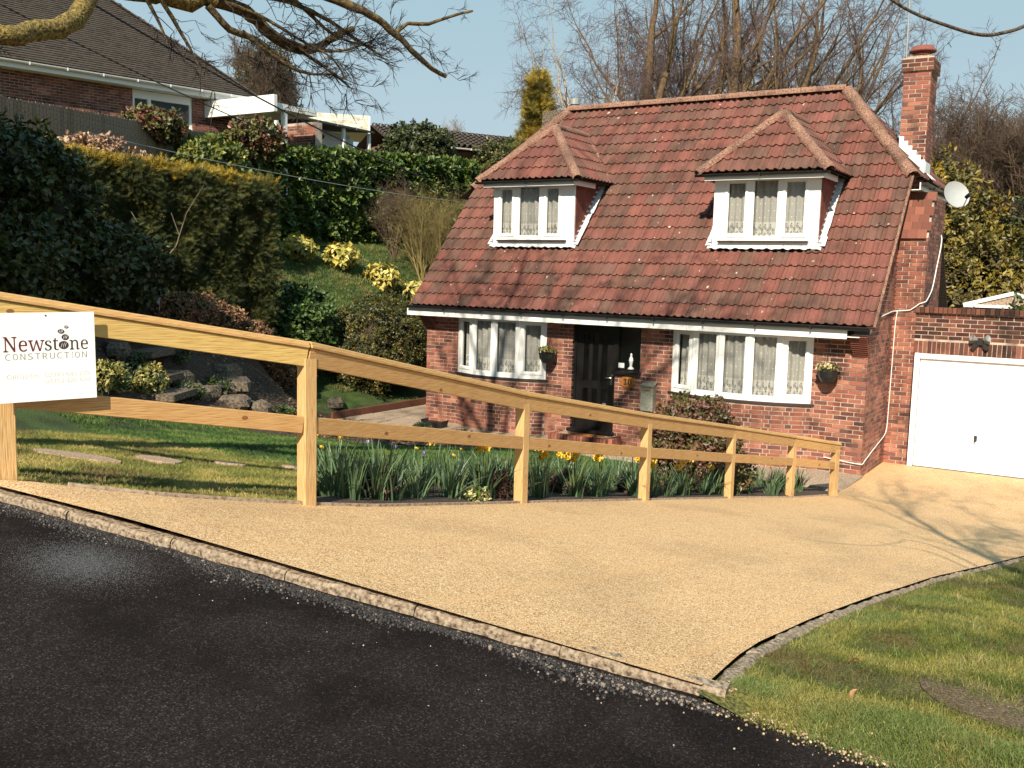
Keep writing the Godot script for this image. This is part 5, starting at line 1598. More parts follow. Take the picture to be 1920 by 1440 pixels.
func build_grass() -> void:
	var verge_in := func(x: float, z: float) -> bool:
		var d := x - drive_right(z) - 0.1
		if d < 0.0: return false
		# muddy worn patch near the road corner
		var m := Vector2((x + 0.15) / 0.55, (z + 4.35) / 0.3).length()
		if m < 1.0 and rng.randf() < 0.85 * (1.0 - m * 0.6): return false
		return true
	var pal := [Color(0.09, 0.07, 0.02), Color(0.05, 0.06, 0.012), Color(0.085, 0.105, 0.016), Color(0.15, 0.15, 0.028), Color(0.21, 0.185, 0.05), Color(0.10, 0.13, 0.03)]
	sprinkle_grass("verge_grass", 26000, Vector2(-1.4, 2.6), Vector2(-8.0, -3.4), verge_in, func(a: float, b: float) -> float: return verge_y(a, b), grass_tuft(18, 0.03, 0.05, 0.0014, 1), pal, Vector2(0.6, 1.3))
	sprinkle_grass("verge_grass", 4200, Vector2(-1.25, 1.2), Vector2(-3.75, -3.4), verge_in, func(a: float, b: float) -> float: return verge_y(a, b), grass_tuft(18, 0.03, 0.05, 0.0014, 6), pal, Vector2(0.5, 1.1))
	sprinkle_grass("verge_grass", 12000, Vector2(-1.2, 4.5), Vector2(-16.0, -8.0), verge_in, func(a: float, b: float) -> float: return verge_y(a, b), grass_tuft(16, 0.04, 0.07, 0.002, 2), pal, Vector2(0.6, 1.2))
	sprinkle_grass("verge_grass", 350, Vector2(-1.3, 2.4), Vector2(-8.0, -3.6), verge_in, func(a: float, b: float) -> float: return verge_y(a, b), grass_tuft(12, 0.058, 0.03, 0.0018, 8), [Color(0.05, 0.09, 0.014), Color(0.09, 0.13, 0.02), Color(0.2, 0.17, 0.06)], Vector2(0.6, 1.3))
	var fr_pal := [Color(0.13, 0.09, 0.03), Color(0.10, 0.10, 0.02), Color(0.13, 0.14, 0.025), Color(0.22, 0.19, 0.045), Color(0.28, 0.22, 0.07)]
	var lawn_in := func(x: float, z: float) -> bool:
		return x < lawn_right(z) - 0.03 and x > lawn_left(z) and (z < -3.1 or x < -5.15)
	sprinkle_grass("lawn_grass", 24000, Vector2(-9.8, -4.5), Vector2(-7.2, -2.95), lawn_in, func(a: float, b: float) -> float: return land(a, b), grass_tuft(18, 0.036, 0.05, 0.0018, 3), fr_pal, Vector2(0.6, 1.3))
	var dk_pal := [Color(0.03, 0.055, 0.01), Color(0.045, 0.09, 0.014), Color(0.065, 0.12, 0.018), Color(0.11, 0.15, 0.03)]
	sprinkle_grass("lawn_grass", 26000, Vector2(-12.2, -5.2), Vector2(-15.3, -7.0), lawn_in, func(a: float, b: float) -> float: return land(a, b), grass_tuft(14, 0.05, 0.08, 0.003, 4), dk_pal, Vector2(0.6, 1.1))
	sprinkle_grass("bank_grass", 16000, Vector2(-22, -15.5), Vector2(-29.0, -17.0), func(_a: float, _b: float) -> bool: return true, func(a: float, b: float) -> float: return land(a, b), grass_tuft(12, 0.09, 0.14, 0.006, 5), [Color(0.06, 0.075, 0.015), Color(0.06, 0.1, 0.018), Color(0.09, 0.12, 0.022), Color(0.16, 0.14, 0.045)], Vector2(0.6, 1.1))

func bare_tree_grow(mb: MB, tw: Array, p: Vector3, d: Vector3, l: float, r: float, lvl: int, P: Dictionary) -> void:
	var n := 5 if lvl == 0 else 4
	var pts := PackedVector3Array([p]); var rad := PackedFloat32Array([r])
	var q := p; var dd := d
	var dirs := [d]
	var r_end := r * (0.68 if lvl == 0 else 0.45)
	for k in n:
		dd = (dd + rv() * P.wob + Vector3.UP * P.trop * (1.0 if lvl > 0 else 0.4)).normalized()
		q += dd * l / n
		pts.append(q); rad.append(lerpf(r, r_end, (k + 1.0) / n)); dirs.append(dd)
	mb.tube(pts, rad, [8, 6, 4, 3, 3][mini(lvl, 4)])
	if lvl >= P.levels:
		for k in P.twigs:
			var t: float = (k + 1.0) / P.twigs * n
			var i := mini(int(t), n - 1)
			var pp := pts[i].lerp(pts[i + 1], t - i)
			var td: Vector3 = (dirs[i + 1] + rv() * 0.8 + Vector3.DOWN * P.weep).normalized()
			tw.append(Transform3D(look(td, rr(0, TAU)).scaled(Vector3.ONE * rr(0.7, 1.3) * P.spray), pp))
		return
	var kids: int = P.kids[lvl]
	for k in kids:
		var t: float = lerpf(P.from if lvl == 0 else 0.25, 1.0, (k + rr(0.1, 0.9)) / kids) * n
		var i := mini(int(t), n - 1)
		var pp := pts[i].lerp(pts[i + 1], clampf(t - i, 0, 1))
		var ax: Vector3 = (dirs[i + 1] as Vector3).cross(rv()).normalized()
		var cd := (dirs[i + 1] as Vector3).rotated(ax, rr(P.ang.x, P.ang.y))
		bare_tree_grow(mb, tw, pp, cd, l * rr(P.lr.x, P.lr.y), lerpf(r, r_end, t / n) * rr(0.5, 0.72), lvl + 1, P)
	# the leader carries on
	bare_tree_grow(mb, tw, q, dd, l * rr(P.lr.x, P.lr.y), r_end, lvl + 1, P)

func twig_spray(n: int, l: float, r: float, weep: float, sd: int) -> ArrayMesh:
	var g := RandomNumberGenerator.new(); g.seed = sd
	var mb := MB.new()
	var main := PackedVector3Array(); var mr := PackedFloat32Array()
	for k in 5:
		main.append(Vector3(g.randf_range(-0.04, 0.04) * k, l * k / 4.0, g.randf_range(-0.04, 0.04) * k) * (1.0 if k else 0.0)); mr.append(lerpf(r, r * 0.4, k / 4.0))
	mb.tube(main, mr, 3)
	for k in n:
		var t := g.randf_range(0.1, 0.98) * 4.0
		var i := mini(int(t), 3)
		var p := main[i].lerp(main[i + 1], t - i)
		var a := g.randf_range(0, TAU)
		var d := Vector3(cos(a), g.randf_range(0.3, 1.2), sin(a)).normalized()
		var ll := l * g.randf_range(0.25, 0.5)
		var m := p + d * ll * 0.5
		var e := m + (d + Vector3(g.randf_range(-0.4, 0.4), g.randf_range(-0.3, 0.4) - weep, g.randf_range(-0.4, 0.4))).normalized() * ll * 0.5
		mb.tube(PackedVector3Array([p, m, e]), PackedFloat32Array([r * 0.6, r * 0.45, r * 0.3]), 3)
		for s in 2:
			var b := p.lerp(m, 0.6) if s == 0 else m
			var d2 := (d + Vector3(g.randf_range(-0.9, 0.9), g.randf_range(-0.5, 0.6), g.randf_range(-0.9, 0.9))).normalized()
			mb.tube(PackedVector3Array([b, b + d2 * ll * 0.5]), PackedFloat32Array([r * 0.4, r * 0.25]), 3)
	return mb.make()

func bare_tree(called: String, label: String, at: Vector3, h: float, r: float, lean: Vector3, P: Dictionary, bark: Material, twig: Material, group := "bare trees behind the house") -> void:
	var T := thing(called, label, "tree", at, group)
	var mb := MB.new(); var tw := []
	var stems: int = P.get("stems", 1)
	for s in stems:
		var d := (Vector3.UP + lean + (rv() * Vector3(0.35, 0, 0.35) if stems > 1 else Vector3.ZERO)).normalized()
		bare_tree_grow(mb, tw, Vector3(rr(-0.3, 0.3), -0.2, rr(-0.3, 0.3)) if s else Vector3(0, -0.2, 0), d, h * 0.42, r * (1.0 if s == 0 else rr(0.6, 0.9)), 0, P)
	part("trunk", mb, bark, T)
	var cs := PackedColorArray()
	for k in tw.size(): cs.append(Color.WHITE * rr(0.7, 1.3))
	scatter("crown", P.mesh, twig, tw, cs, T)

func crown_points(n: int, rad: Vector3, sd: int, bumps := 0.35, shell := 0.55) -> Array:   # [point, outward] in an uneven ellipsoid
	var f := FastNoiseLite.new(); f.seed = sd; f.frequency = 0.9; f.fractal_octaves = 2
	var out := []
	for k in n:
		var d := rv()
		var m := 1.0 + bumps * f.get_noise_3dv(d * 2.2)
		var t := pow(rr(shell, 1.0), 0.6)
		out.append([d * rad * m * t, d])
	return out

func leafy(called: String, label: String, cat: String, at: Vector3, rad: Vector3, n: int, mesh: Mesh, m: Material, cols: Array, size: float, stem: Material, group := "", core := 0.62, sd := 1, outward := 0.9) -> Node3D:
	var T := thing(called, label, cat, at, group)
	var xs := []; var cs := PackedColorArray()
	for e in crown_points(n, rad, sd):
		var p: Vector3 = e[0] + Vector3(0, rad.y * 0.95, 0)
		if p.y < 0.03: p.y = rr(0.03, 0.2 * rad.y)
		var dir: Vector3 = (e[1] * outward + rv() * 0.6 + Vector3.UP * 0.25).normalized()
		xs.append(Transform3D(look(dir, rr(0, TAU)).scaled(Vector3.ONE * size * rr(0.7, 1.3)), p))
		cs.append((cols[rng.randi() % cols.size()] as Color) * rr(0.75, 1.25))
	scatter("foliage", mesh, m, xs, cs, T)
	var st := MB.new()
	for k in 9:
		var a := rr(0, TAU)
		var e := Vector3(cos(a) * rad.x * 0.7, rad.y * rr(1.0, 1.6), sin(a) * rad.z * 0.7)
		st.tube(PackedVector3Array([Vector3(e.x * 0.06, -0.15, e.z * 0.06), e * 0.45 + rv() * 0.06 * rad.y, e]), PackedFloat32Array([0.03 * rad.y + 0.008, 0.018 * rad.y + 0.006, 0.004]), 5)
	part("stems", st, stem, T)
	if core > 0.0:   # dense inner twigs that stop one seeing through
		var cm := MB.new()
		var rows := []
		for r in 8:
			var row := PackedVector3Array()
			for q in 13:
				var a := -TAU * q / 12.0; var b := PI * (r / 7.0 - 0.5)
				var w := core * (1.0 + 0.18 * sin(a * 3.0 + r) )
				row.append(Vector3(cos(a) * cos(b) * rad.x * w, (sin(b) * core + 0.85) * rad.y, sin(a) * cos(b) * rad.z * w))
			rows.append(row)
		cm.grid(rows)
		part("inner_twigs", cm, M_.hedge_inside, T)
	return T

func clipped_hedge(called: String, label: String, o: Vector3, u: Vector3, l: float, dep: float, h0: float, h1: float, n: int, mesh: Mesh, m: Material, cols: Array, tips: Array, size: float, base: Callable) -> void:
	# o is the foot of the face nearest the house at one end, u runs along it; the hedge has depth dep on the far side
	var T := thing(called, label, "hedge", o)
	var nn := u.cross(Vector3.UP)      # outwards, towards the viewer
	var xs := []; var cs := PackedColorArray()
	var f := FastNoiseLite.new(); f.seed = 9; f.frequency = 0.55; f.fractal_octaves = 3
	for k in n:
		var t := rr(-0.1, l + 0.1); var dir: Vector3; var p: Vector3; var c: Color
		var top := lerpf(h0, h1, t / l)
		var lo: float = base.call(o + u * t)
		var pick := rng.randf()
		var bump := f.get_noise_2d(t * 3.0, pick * 9.0) * 0.14
		if pick < 0.64:
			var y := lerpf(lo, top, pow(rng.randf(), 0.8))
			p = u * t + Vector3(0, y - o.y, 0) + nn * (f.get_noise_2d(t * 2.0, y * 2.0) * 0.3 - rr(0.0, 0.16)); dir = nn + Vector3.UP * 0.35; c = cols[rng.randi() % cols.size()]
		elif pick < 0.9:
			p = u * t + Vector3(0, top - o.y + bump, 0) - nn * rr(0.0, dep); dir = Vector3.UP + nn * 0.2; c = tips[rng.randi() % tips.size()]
		else:
			var y := lerpf(lo, top, rng.randf())
			var e := l if rng.randf() < 0.75 else 0.0
			p = u * (e + (0.1 if e > 0 else -0.1) * rr(-1, 1)) + Vector3(0, y - o.y, 0) - nn * rr(0.0, dep); dir = u * (1.0 if e > 0 else -1.0) + Vector3.UP * 0.3; c = cols[rng.randi() % cols.size()]
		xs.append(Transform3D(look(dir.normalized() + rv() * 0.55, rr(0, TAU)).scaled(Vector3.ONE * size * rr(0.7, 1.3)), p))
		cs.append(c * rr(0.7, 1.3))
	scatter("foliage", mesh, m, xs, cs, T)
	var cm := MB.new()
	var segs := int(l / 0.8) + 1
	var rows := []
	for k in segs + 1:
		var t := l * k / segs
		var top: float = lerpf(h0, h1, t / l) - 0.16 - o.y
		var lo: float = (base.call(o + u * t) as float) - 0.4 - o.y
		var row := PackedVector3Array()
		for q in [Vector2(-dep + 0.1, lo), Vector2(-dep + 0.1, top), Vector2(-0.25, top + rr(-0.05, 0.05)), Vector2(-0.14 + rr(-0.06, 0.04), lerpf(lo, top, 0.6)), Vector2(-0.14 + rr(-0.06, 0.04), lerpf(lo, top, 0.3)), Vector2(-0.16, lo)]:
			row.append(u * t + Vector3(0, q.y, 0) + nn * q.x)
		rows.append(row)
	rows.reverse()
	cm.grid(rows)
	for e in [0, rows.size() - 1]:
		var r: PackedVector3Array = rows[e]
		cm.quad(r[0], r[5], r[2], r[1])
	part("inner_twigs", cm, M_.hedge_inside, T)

func daffodil_leaves(sd: int, n: int, h: float) -> ArrayMesh:
	var r := RandomNumberGenerator.new(); r.seed = sd
	var mb := MB.new()
	for k in n:
		var a := r.randf_range(0, TAU); var rad := r.randf_range(0.0, 0.1)
		var p := Vector3(cos(a) * rad, -0.02, sin(a) * rad)
		var out := Vector3(cos(a + r.randf_range(-0.8, 0.8)), 0, sin(a)).normalized()
		var s := Vector3(-sin(a * 3.0), 0, cos(a * 3.0)) * 0.0085
		var hh := h * r.randf_range(0.6, 1.1); var ln := r.randf_range(0.05, 0.55)
		if r.randf() < 0.12: ln = 1.1
		mb.col = Color(0.075, 0.125, 0.065) * r.randf_range(0.65, 1.6); mb.col.a = 1.0
		if r.randf() < 0.2: mb.col = Color(0.12, 0.16, 0.06)
		var rows := [PackedVector3Array(), PackedVector3Array()]
		for q in 5:
			var t := q / 4.0
			var c := p + Vector3(0, hh * (t - 0.25 * ln * t * t), 0) + out * hh * ln * t * t * 0.8
			var w := s * (1.0 - 0.75 * t * t)
			rows[0].append(c - w); rows[1].append(c + w)
		mb.grid(rows)
	return mb.make()

func daffodil_flower(parent: Node, p: Vector3, h: float, face: Vector3, bud := false) -> void:
	var fl := Node3D.new(); fl.name = numbered(parent, "flower"); parent.add_child(fl, true)
	var top := p + Vector3(rr(-0.03, 0.03), h, rr(-0.03, 0.03))
	var st := MB.new(); st.col = Color(0.07, 0.12, 0.03)
	st.tube(PackedVector3Array([p, p.lerp(top, 0.6), top]), PackedFloat32Array([0.005, 0.004, 0.004]), 5)
	part("stem", st, M_.leaf, fl)
	var b := look(face)
	var pm := MB.new(); pm.col = Color(0.78, 0.55, 0.06)
	if bud:
		pm.lathe([Vector2(0.002, 0), Vector2(0.013, 0.02), Vector2(0.011, 0.045), Vector2(0.0, 0.065)], top, 7, look(Vector3(face.x, 0.5, face.z)))
	else:
		for k in 6:
			var a := TAU * k / 6.0
			var d := b * Vector3(cos(a), 0.15, sin(a)); var s := b * Vector3(-sin(a), 0, cos(a)) * 0.017
			pm.tri(top, top + d * 0.026 + s, top + d * 0.048); pm.tri(top, top + d * 0.048, top + d * 0.026 - s)
			pm.tri(top, top + d * 0.048, top + d * 0.026 + s)
		var tr := MB.new(); tr.col = Color(0.8, 0.42, 0.03)
		tr.lathe([Vector2(0.011, 0), Vector2(0.013, 0.022), Vector2(0.02, 0.036), Vector2(0.012, 0.02), Vector2(0.0, 0.004)], top, 9, b)
		part("trumpet", tr, M_.petal, fl)
	part("petals", pm, M_.petal, fl)

func build_bed_plants() -> void:
	var meshes := []
	for k in 5: meshes.append(daffodil_leaves(20 + k, 44, 0.44))
	var spots := []
	var z := -5.15
	while z > -14.6:
		var w := drive_left(z) - lawn_right(z)
		for k in 3:
			var x := lawn_right(z) + w * (0.18 + 0.29 * k) + rr(-0.09, 0.09)
			if z < -11.3 and z > -13.7 and k < 2: continue
			spots.append([Vector3(x, land(x, z), z + rr(-0.12, 0.12)), k])
		z -= rr(0.3, 0.42)
	var nth := [0, 0, 0]
	var flowers := 0
	for k in spots.size():
		var p: Vector3 = spots[k][0]
		var nf := 0
		if p.z < -6.4 and rng.randf() < 0.42: nf = 1 + rng.randi() % 3
		elif rng.randf() < 0.3: nf = -1
		var what: String = ["in bud", "without flowers", "with one flower", "with two flowers", "with three flowers"][nf + 1]
		var row: int = spots[k][1]
		nth[row] += 1
		var D := thing("daffodil_clump", "%s daffodil clump %s, %s, counting from second fence post" % [ordinal(nth[row]), what, ["lawn side", "mid bed", "drive side"][row]], "daffodils", p, "daffodils along the fence")
		part("leaves", meshes[rng.randi() % 5], M_.leaf, D, Transform3D(Basis(Vector3.UP, rr(0, TAU)).scaled(Vector3.ONE * rr(0.8, 1.12)), Vector3.ZERO)).set_meta("kind", "stuff")
		for q in absi(nf):
			daffodil_flower(D, Vector3(rr(-0.08, 0.08), 0, rr(-0.08, 0.08)), rr(0.38, 0.5), Vector3(rr(-0.3, 0.6), 0.1, 1).normalized(), nf < 0)
			flowers += 1
	# low dark heathers and sedums at the front of the bed
	var hc := leaf_cluster(16, 0.06, 0.011, 0.05, 0.0)
	var zz := -5.6
	var n := 0
	while zz > -11.5:
		var x := drive_left(zz) - rr(0.2, 0.45)
		leafy("dark_sedum", "low dark reddish bed plant at the drive edge, number %s along the fence" % ["one", "two", "three", "four", "five", "six", "seven", "eight", "nine", "ten"][mini(n, 9)], "bedding plant", Vector3(x, land(x, zz), zz), Vector3(0.17, 0.12, 0.17), 90, hc, M_.frond, [Color(0.07, 0.03, 0.025), Color(0.05, 0.04, 0.02), Color(0.11, 0.05, 0.04)], 1.0, M_.twig_dark, "dark low plants in the fence bed", 0.4, n)
		zz -= rr(1.2, 1.7); n += 1
	leafy("primrose", "pale yellow primrose at the drive edge beside the third fence post", "primrose", Vector3(-4.56, land(-4.56, -6.75), -6.75), Vector3(0.11, 0.07, 0.11), 40, leaf_cluster(6, 0.05, 0.02, 0.02), M_.leaf, [Color(0.6, 0.55, 0.25), Color(0.09, 0.13, 0.03)], 1.0, M_.twig_dark, "", 0.3)
	var pur := leafy("purple_shrub", "bronze purple leaved shrub with pink tips behind the fence by the bow window", "shrub", Vector3(-4.95, land(-4.95, -12.75), -12.75), Vector3(0.62, 0.66, 0.72), 1500, leaf_cluster(10, 0.07, 0.02, 0.05), M_.leaf, [Color(0.10, 0.045, 0.025), Color(0.075, 0.06, 0.02), Color(0.14, 0.075, 0.035), Color(0.10, 0.10, 0.025), Color(0.2, 0.10, 0.075)], 1.0, M_.twig_dark, "", 0.55, 4)
	leafy("purple_shrub", "lower bronze green shrub at the foot of the purple one by the fence", "shrub", Vector3(-4.55, land(-4.55, -12.9), -12.9), Vector3(0.4, 0.28, 0.6), 520, leaf_cluster(10, 0.06, 0.018, 0.05), M_.leaf, [Color(0.09, 0.085, 0.02), Color(0.13, 0.075, 0.025), Color(0.06, 0.07, 0.018)], 1.0, M_.twig_dark, "", 0.45, 5)
	# crocuses in the lawn
	var cro := [[-10.9, -11.5, Color(0.75, 0.4, 0.02), "orange crocus in the shaded lawn, left one of the orange pair"], [-10.6, -11.7, Color(0.75, 0.4, 0.02), "orange crocus in the shaded lawn, right one of the orange pair"], [-10.0, -11.7, Color(0.5, 0.42, 0.7), "pale lilac crocus standing alone in the shaded lawn"], [-9.2, -11.4, Color(0.3, 0.2, 0.5), "violet crocus in the lawn beneath the lower rail"], [-8.35, -11.0, Color(0.32, 0.22, 0.55), "violet crocus in the lawn close to the daffodil bed"]]
	for e in cro:
		var c := thing("crocus", e[3], "crocus", Vector3(e[0], land(e[0], e[1]), e[1]), "crocuses in the lawn")
		c.scale = Vector3.ONE * 0.62
		var st := MB.new(); st.col = Color(0.5, 0.5, 0.4)
		st.tube(PackedVector3Array([Vector3.ZERO, Vector3(0, 0.07, 0)]), PackedFloat32Array([0.006, 0.006]), 5)
		part("stem", st, M_.petal, c)
		var pm := MB.new(); pm.col = e[2]
		for k in 6:
			var a := TAU * k / 6.0
			var d := Vector3(cos(a), 0, sin(a)); var s := Vector3(-sin(a), 0, cos(a)) * 0.026
			var b := Vector3(0, 0.06, 0)
			pm.quad(b, b + d * 0.04 - s + Vector3(0, 0.05, 0), b + d * 0.05 + Vector3(0, 0.11, 0), b + d * 0.04 + s + Vector3(0, 0.05, 0))
		part("petals", pm, M_.petal, c)

func ordinal(n: int) -> String:
	var small := ["", "first", "second", "third", "fourth", "fifth", "sixth", "seventh", "eighth", "ninth", "tenth", "eleventh", "twelfth", "thirteenth", "fourteenth", "fifteenth", "sixteenth", "seventeenth", "eighteenth", "nineteenth"]
	if n < 20: return small[n]
	var t: String = ["twenty", "thirty", "forty"][int(n / 10.0) - 2]
	if n % 10 == 0: return ["twentieth", "thirtieth", "fortieth"][int(n / 10.0) - 2]
	return t + " " + small[n % 10]

func rock(mb: MB, r: Vector3, sd: int) -> void:   # a broken stone: an uneven faceted lump
	var f := FastNoiseLite.new(); f.seed = sd; f.frequency = 0.8
	var ring := 9
	var pts := []
	for k in 6:
		var row := []
		for q in ring:
			var a := TAU * q / ring; var b := PI * (k / 5.0 - 0.5)
			var d := Vector3(cos(a) * cos(b), sin(b), -sin(a) * cos(b))
			d = Vector3(clampf(d.x * 1.35, -1, 1), clampf(d.y * 1.4, -1, 1), clampf(d.z * 1.35, -1, 1))
			row.append(d * r * (1.0 + 0.28 * f.get_noise_3dv(d * 2.0)))
		pts.append(row)
	for k in 5:
		for q in ring:
			mb.quad(pts[k][q], pts[k][(q + 1) % ring], pts[k + 1][(q + 1) % ring], pts[k + 1][q])

func build_left_garden() -> void:
	# stepping stones set in the front lawn
	var steps := [[-7.15, -4.75, 0.85, 0.42, 0.2, "pale stepping stone in the lawn nearest the sign, crossed by a shadow"], [-7.1, -5.5, 0.62, 0.34, -0.3, "dark shaded stepping stone in the lawn, second from the sign"], [-6.95, -6.15, 0.34, 0.22, 0.1, "small shaded stepping stone in the lawn, third from the sign"], [-6.8, -6.85, 0.3, 0.2, 0.4, "small sunlit stepping stone in the lawn just behind the second fence post"]]
	for e in steps:
		var mb := MB.new()
		var pr := []
		for k in 9:
			var a := TAU * k / 9.0
			pr.append(Vector2(cos(a) * e[2] * rr(0.42, 0.56), sin(a) * e[3] * rr(0.42, 0.56)))
		var y := land(e[0], e[1])
		var up := Vector3(0, 1, -0.17).normalized() * 1.0
		var nrm := Vector3(0, 1.0, -0.0) - Vector3(0, 0, 1) * ((land(e[0], e[1] + 0.3) - land(e[0], e[1] - 0.3)) / 0.6)
		nrm = nrm.normalized()
		var zx := Vector3.RIGHT.rotated(Vector3.UP, e[4]); zx = (zx - nrm * zx.dot(nrm)).normalized()
		mb.prism(prof_ccw(pr), Vector3.ZERO, Basis(zx, nrm.cross(zx), nrm), -0.05, 0.032)
		tag(part("stepping_stone", mb, M_.paving_slab, self, Transform3D(Basis(), Vector3(e[0], y, e[1]))), e[5], "stepping stone", "stepping stones in the lawn")
	# rockery stones on the shaded bank
	var rk := [[-12.7, -10.8, 0.2, "low grey stone"], [-12.3, -11.55, 0.24, "squared stone at the lawn edge"], [-12.45, -11.15, 0.2, "rounded stone at the lawn edge"], [-13.6, -12.0, 0.24, "tan stone higher on the bank"], [-12.75, -10.45, 0.18, "flat stone below the hosta"], [-13.2, -11.75, 0.26, "broad stone in mid bank"], [-14.9, -16.3, 0.22, "pinkish stone near the house path"], [-15.6, -15.9, 0.28, "angular pale stone left of the path"], [-13.0, -10.4, 0.22, "brown stone behind the fence panel"], [-13.4, -9.6, 0.24, "orange tinged stone beside the sign"]]
	for k in rk.size():
		var e: Array = rk[k]
		var mb := MB.new()
		rock(mb, Vector3(e[2] * 1.25, e[2] * 0.6, e[2] * 0.8), k)
		tag(part("rockery_stone", mb, M_.rock, self, Transform3D(Basis(Vector3.UP, rr(0, 6)), Vector3(e[0], land(e[0], e[1]) + 0.06, e[1]))), e[3] + " in the dark rockery", "stone", "rockery stones")
	# stone steps climbing the rockery
	for k in 4:
		var mb := MB.new()
		var x := -12.5 - k * 0.5; var z := -9.75 - k * 0.2
		mb.cbox(Vector3.ZERO, Vector3(0.75, 0.9, 0.1), 0.012, Basis(Vector3.RIGHT, -PI / 2).rotated(Vector3.UP, 0.5))
		tag(part("garden_step", mb, M_.rock, self, Transform3D(Basis(), Vector3(x, land(x, z) + 0.04, z))), "grey stone garden step in the shade, %s from the bottom" % ["first", "second", "third", "fourth"][k], "step", "stone steps in the rockery")
	# red concrete edging along the house path
	var ed := thing("path_edging", "dark red concrete edging along the path left of the house", "edging", Vector3(-14.22, 0, -17.5))
	for k in 4:
		var mb := MB.new()
		mb.cbox(Vector3(0, 0.1, 1.6 - k * 0.92), Vector3(0.06, 0.26, 0.9), 0.012)
		for q in mb.c.size(): mb.c[q] = Color(0.2, 0.075, 0.05)
		part("edging_slab", mb, M_.clay_tile, ed)
	# white plant labels
	var tg := [[-14.4, -11.2, "leftmost of the white plant labels below the dark hedge"], [-14.75, -12.0, "white plant label, second from the left below the hedge"], [-16.2, -14.8, "white plant label among the brown heathers"], [-16.3, -17.2, "white plant label beside the dark evergreen shrub"]]
	for e in tg:
		var mb := MB.new()
		mb.cbox(Vector3(0, 0.27, 0), Vector3(0.035, 0.16, 0.006), 0.002, Basis(Vector3(0.3, 0.2, 1).normalized(), rr(-0.6, 0.6)))
		mb.cbox(Vector3(0, 0.09, -0.003), Vector3(0.012, 0.3, 0.006), 0.001)
		tag(part("plant_label", mb, M_.white_upvc, self, Transform3D(Basis(Vector3.UP, 0.5), Vector3(e[0], land(e[0], e[1]) + 0.12, e[1]))), e[2], "plant label", "white plant labels")
	var leafb := leaf_cluster(12, 0.11, 0.032, 0.07)
	var leaf_big := leaf_cluster(9, 0.2, 0.045, 0.06, 0.9)
	var frond := frond_cluster(12, 0.2)
	var small := leaf_cluster(14, 0.055, 0.014, 0.05)
	# clipped conifer hedge, golden sprays on top and darker green faces, laurel hedge behind it
	clipped_hedge("conifer_hedge", "tall clipped conifer hedge with golden top and darker green faces", Vector3(-15.9, 1.2, -7.0), Vector3(0, 0, -1), 8.3, 1.5, 5.22, 5.05, 16000, frond, M_.frond, [Color(0.035, 0.05, 0.013), Color(0.05, 0.065, 0.015), Color(0.065, 0.08, 0.017), Color(0.11, 0.105, 0.018)], [Color(0.34, 0.23, 0.02), Color(0.4, 0.26, 0.02), Color(0.22, 0.17, 0.02)], 0.95, func(p: Vector3) -> float: return land(p.x, p.z))
	clipped_hedge("laurel_hedge", "long glossy green laurel hedge above the sloping lawn", Vector3(-20.7, 4.3, -16.7), Vector3(-0.05, 0, -1).normalized(), 14.5, 1.6, 6.35, 7.35, 9000, leaf_cluster(12, 0.19, 0.05, 0.1), M_.leaf, [Color(0.04, 0.075, 0.015), Color(0.055, 0.10, 0.02), Color(0.075, 0.12, 0.022), Color(0.12, 0.15, 0.03)], [Color(0.055, 0.10, 0.02), Color(0.075, 0.12, 0.022), Color(0.13, 0.16, 0.032)], 1.15, func(p: Vector3) -> float: return land(p.x, p.z))
	# dark yew at the frame's left edge and shaded evergreens under the hedge
	leafy("dark_evergreen", "dense dark evergreen at the far left in front of the conifer hedge", "shrub", Vector3(-13.2, land(-13.2, -6.0), -6.0), Vector3(1.25, 2.3, 1.3), 3400, frond, M_.frond, [Color(0.04, 0.045, 0.013), Color(0.055, 0.055, 0.015), Color(0.075, 0.068, 0.016)], 1.15, M_.twig_dark, "", 0.75, 11)
	leafy("dark_evergreen", "dark leafy shrub below the conifer hedge by the sign", "shrub", Vector3(-14.3, land(-14.3, -8.6), -8.6), Vector3(1.0, 1.2, 1.1), 1500, leafb, M_.leaf, [Color(0.045, 0.06, 0.015), Color(0.06, 0.075, 0.018)], 1.1, M_.twig_dark, "", 0.7, 12)
	leafy("rounded_evergreen", "big rounded dark green shrub against the left end of the house", "shrub", Vector3(-15.5, land(-15.5, -18.6) - 0.1, -18.6), Vector3(1.25, 1.2, 1.5), 3600, small, M_.leaf, [Color(0.035, 0.045, 0.012), Color(0.05, 0.055, 0.014), Color(0.08, 0.075, 0.016), Color(0.13, 0.10, 0.02)], 1.25, M_.twig_dark, "", 0.78, 13)
	leafy("laurel_bush", "bright leaved bush left of the big rounded shrub", "shrub", Vector3(-16.3, land(-16.3, -16.6), -16.6), Vector3(0.8, 1.0, 0.9), 900, leafb, M_.leaf, [Color(0.05, 0.10, 0.02), Color(0.08, 0.13, 0.03), Color(0.035, 0.06, 0.015)], 1.1, M_.twig_dark, "", 0.66, 14)
	for e in [[-14.6, -10.4, 0.8, 0.75, "low shaded evergreen under the conifer hedge above the stone steps"], [-13.4, -7.7, 0.8, 0.7, "low shaded evergreen ground cover behind the sign"], [-14.2, -9.4, 0.8, 0.8, "dark ferny ground cover between sign and sapling"]]:
		leafy("shaded_evergreen", e[4], "shrub", Vector3(e[0], land(e[0], e[1]) - 0.1, e[1]), Vector3(e[2] * 1.2, e[3], e[2] * 1.2), 800, leafb, M_.leaf, [Color(0.045, 0.055, 0.015), Color(0.06, 0.07, 0.018)], 1.0, M_.twig_dark, "shaded evergreens below the hedge", 0.7, 21)
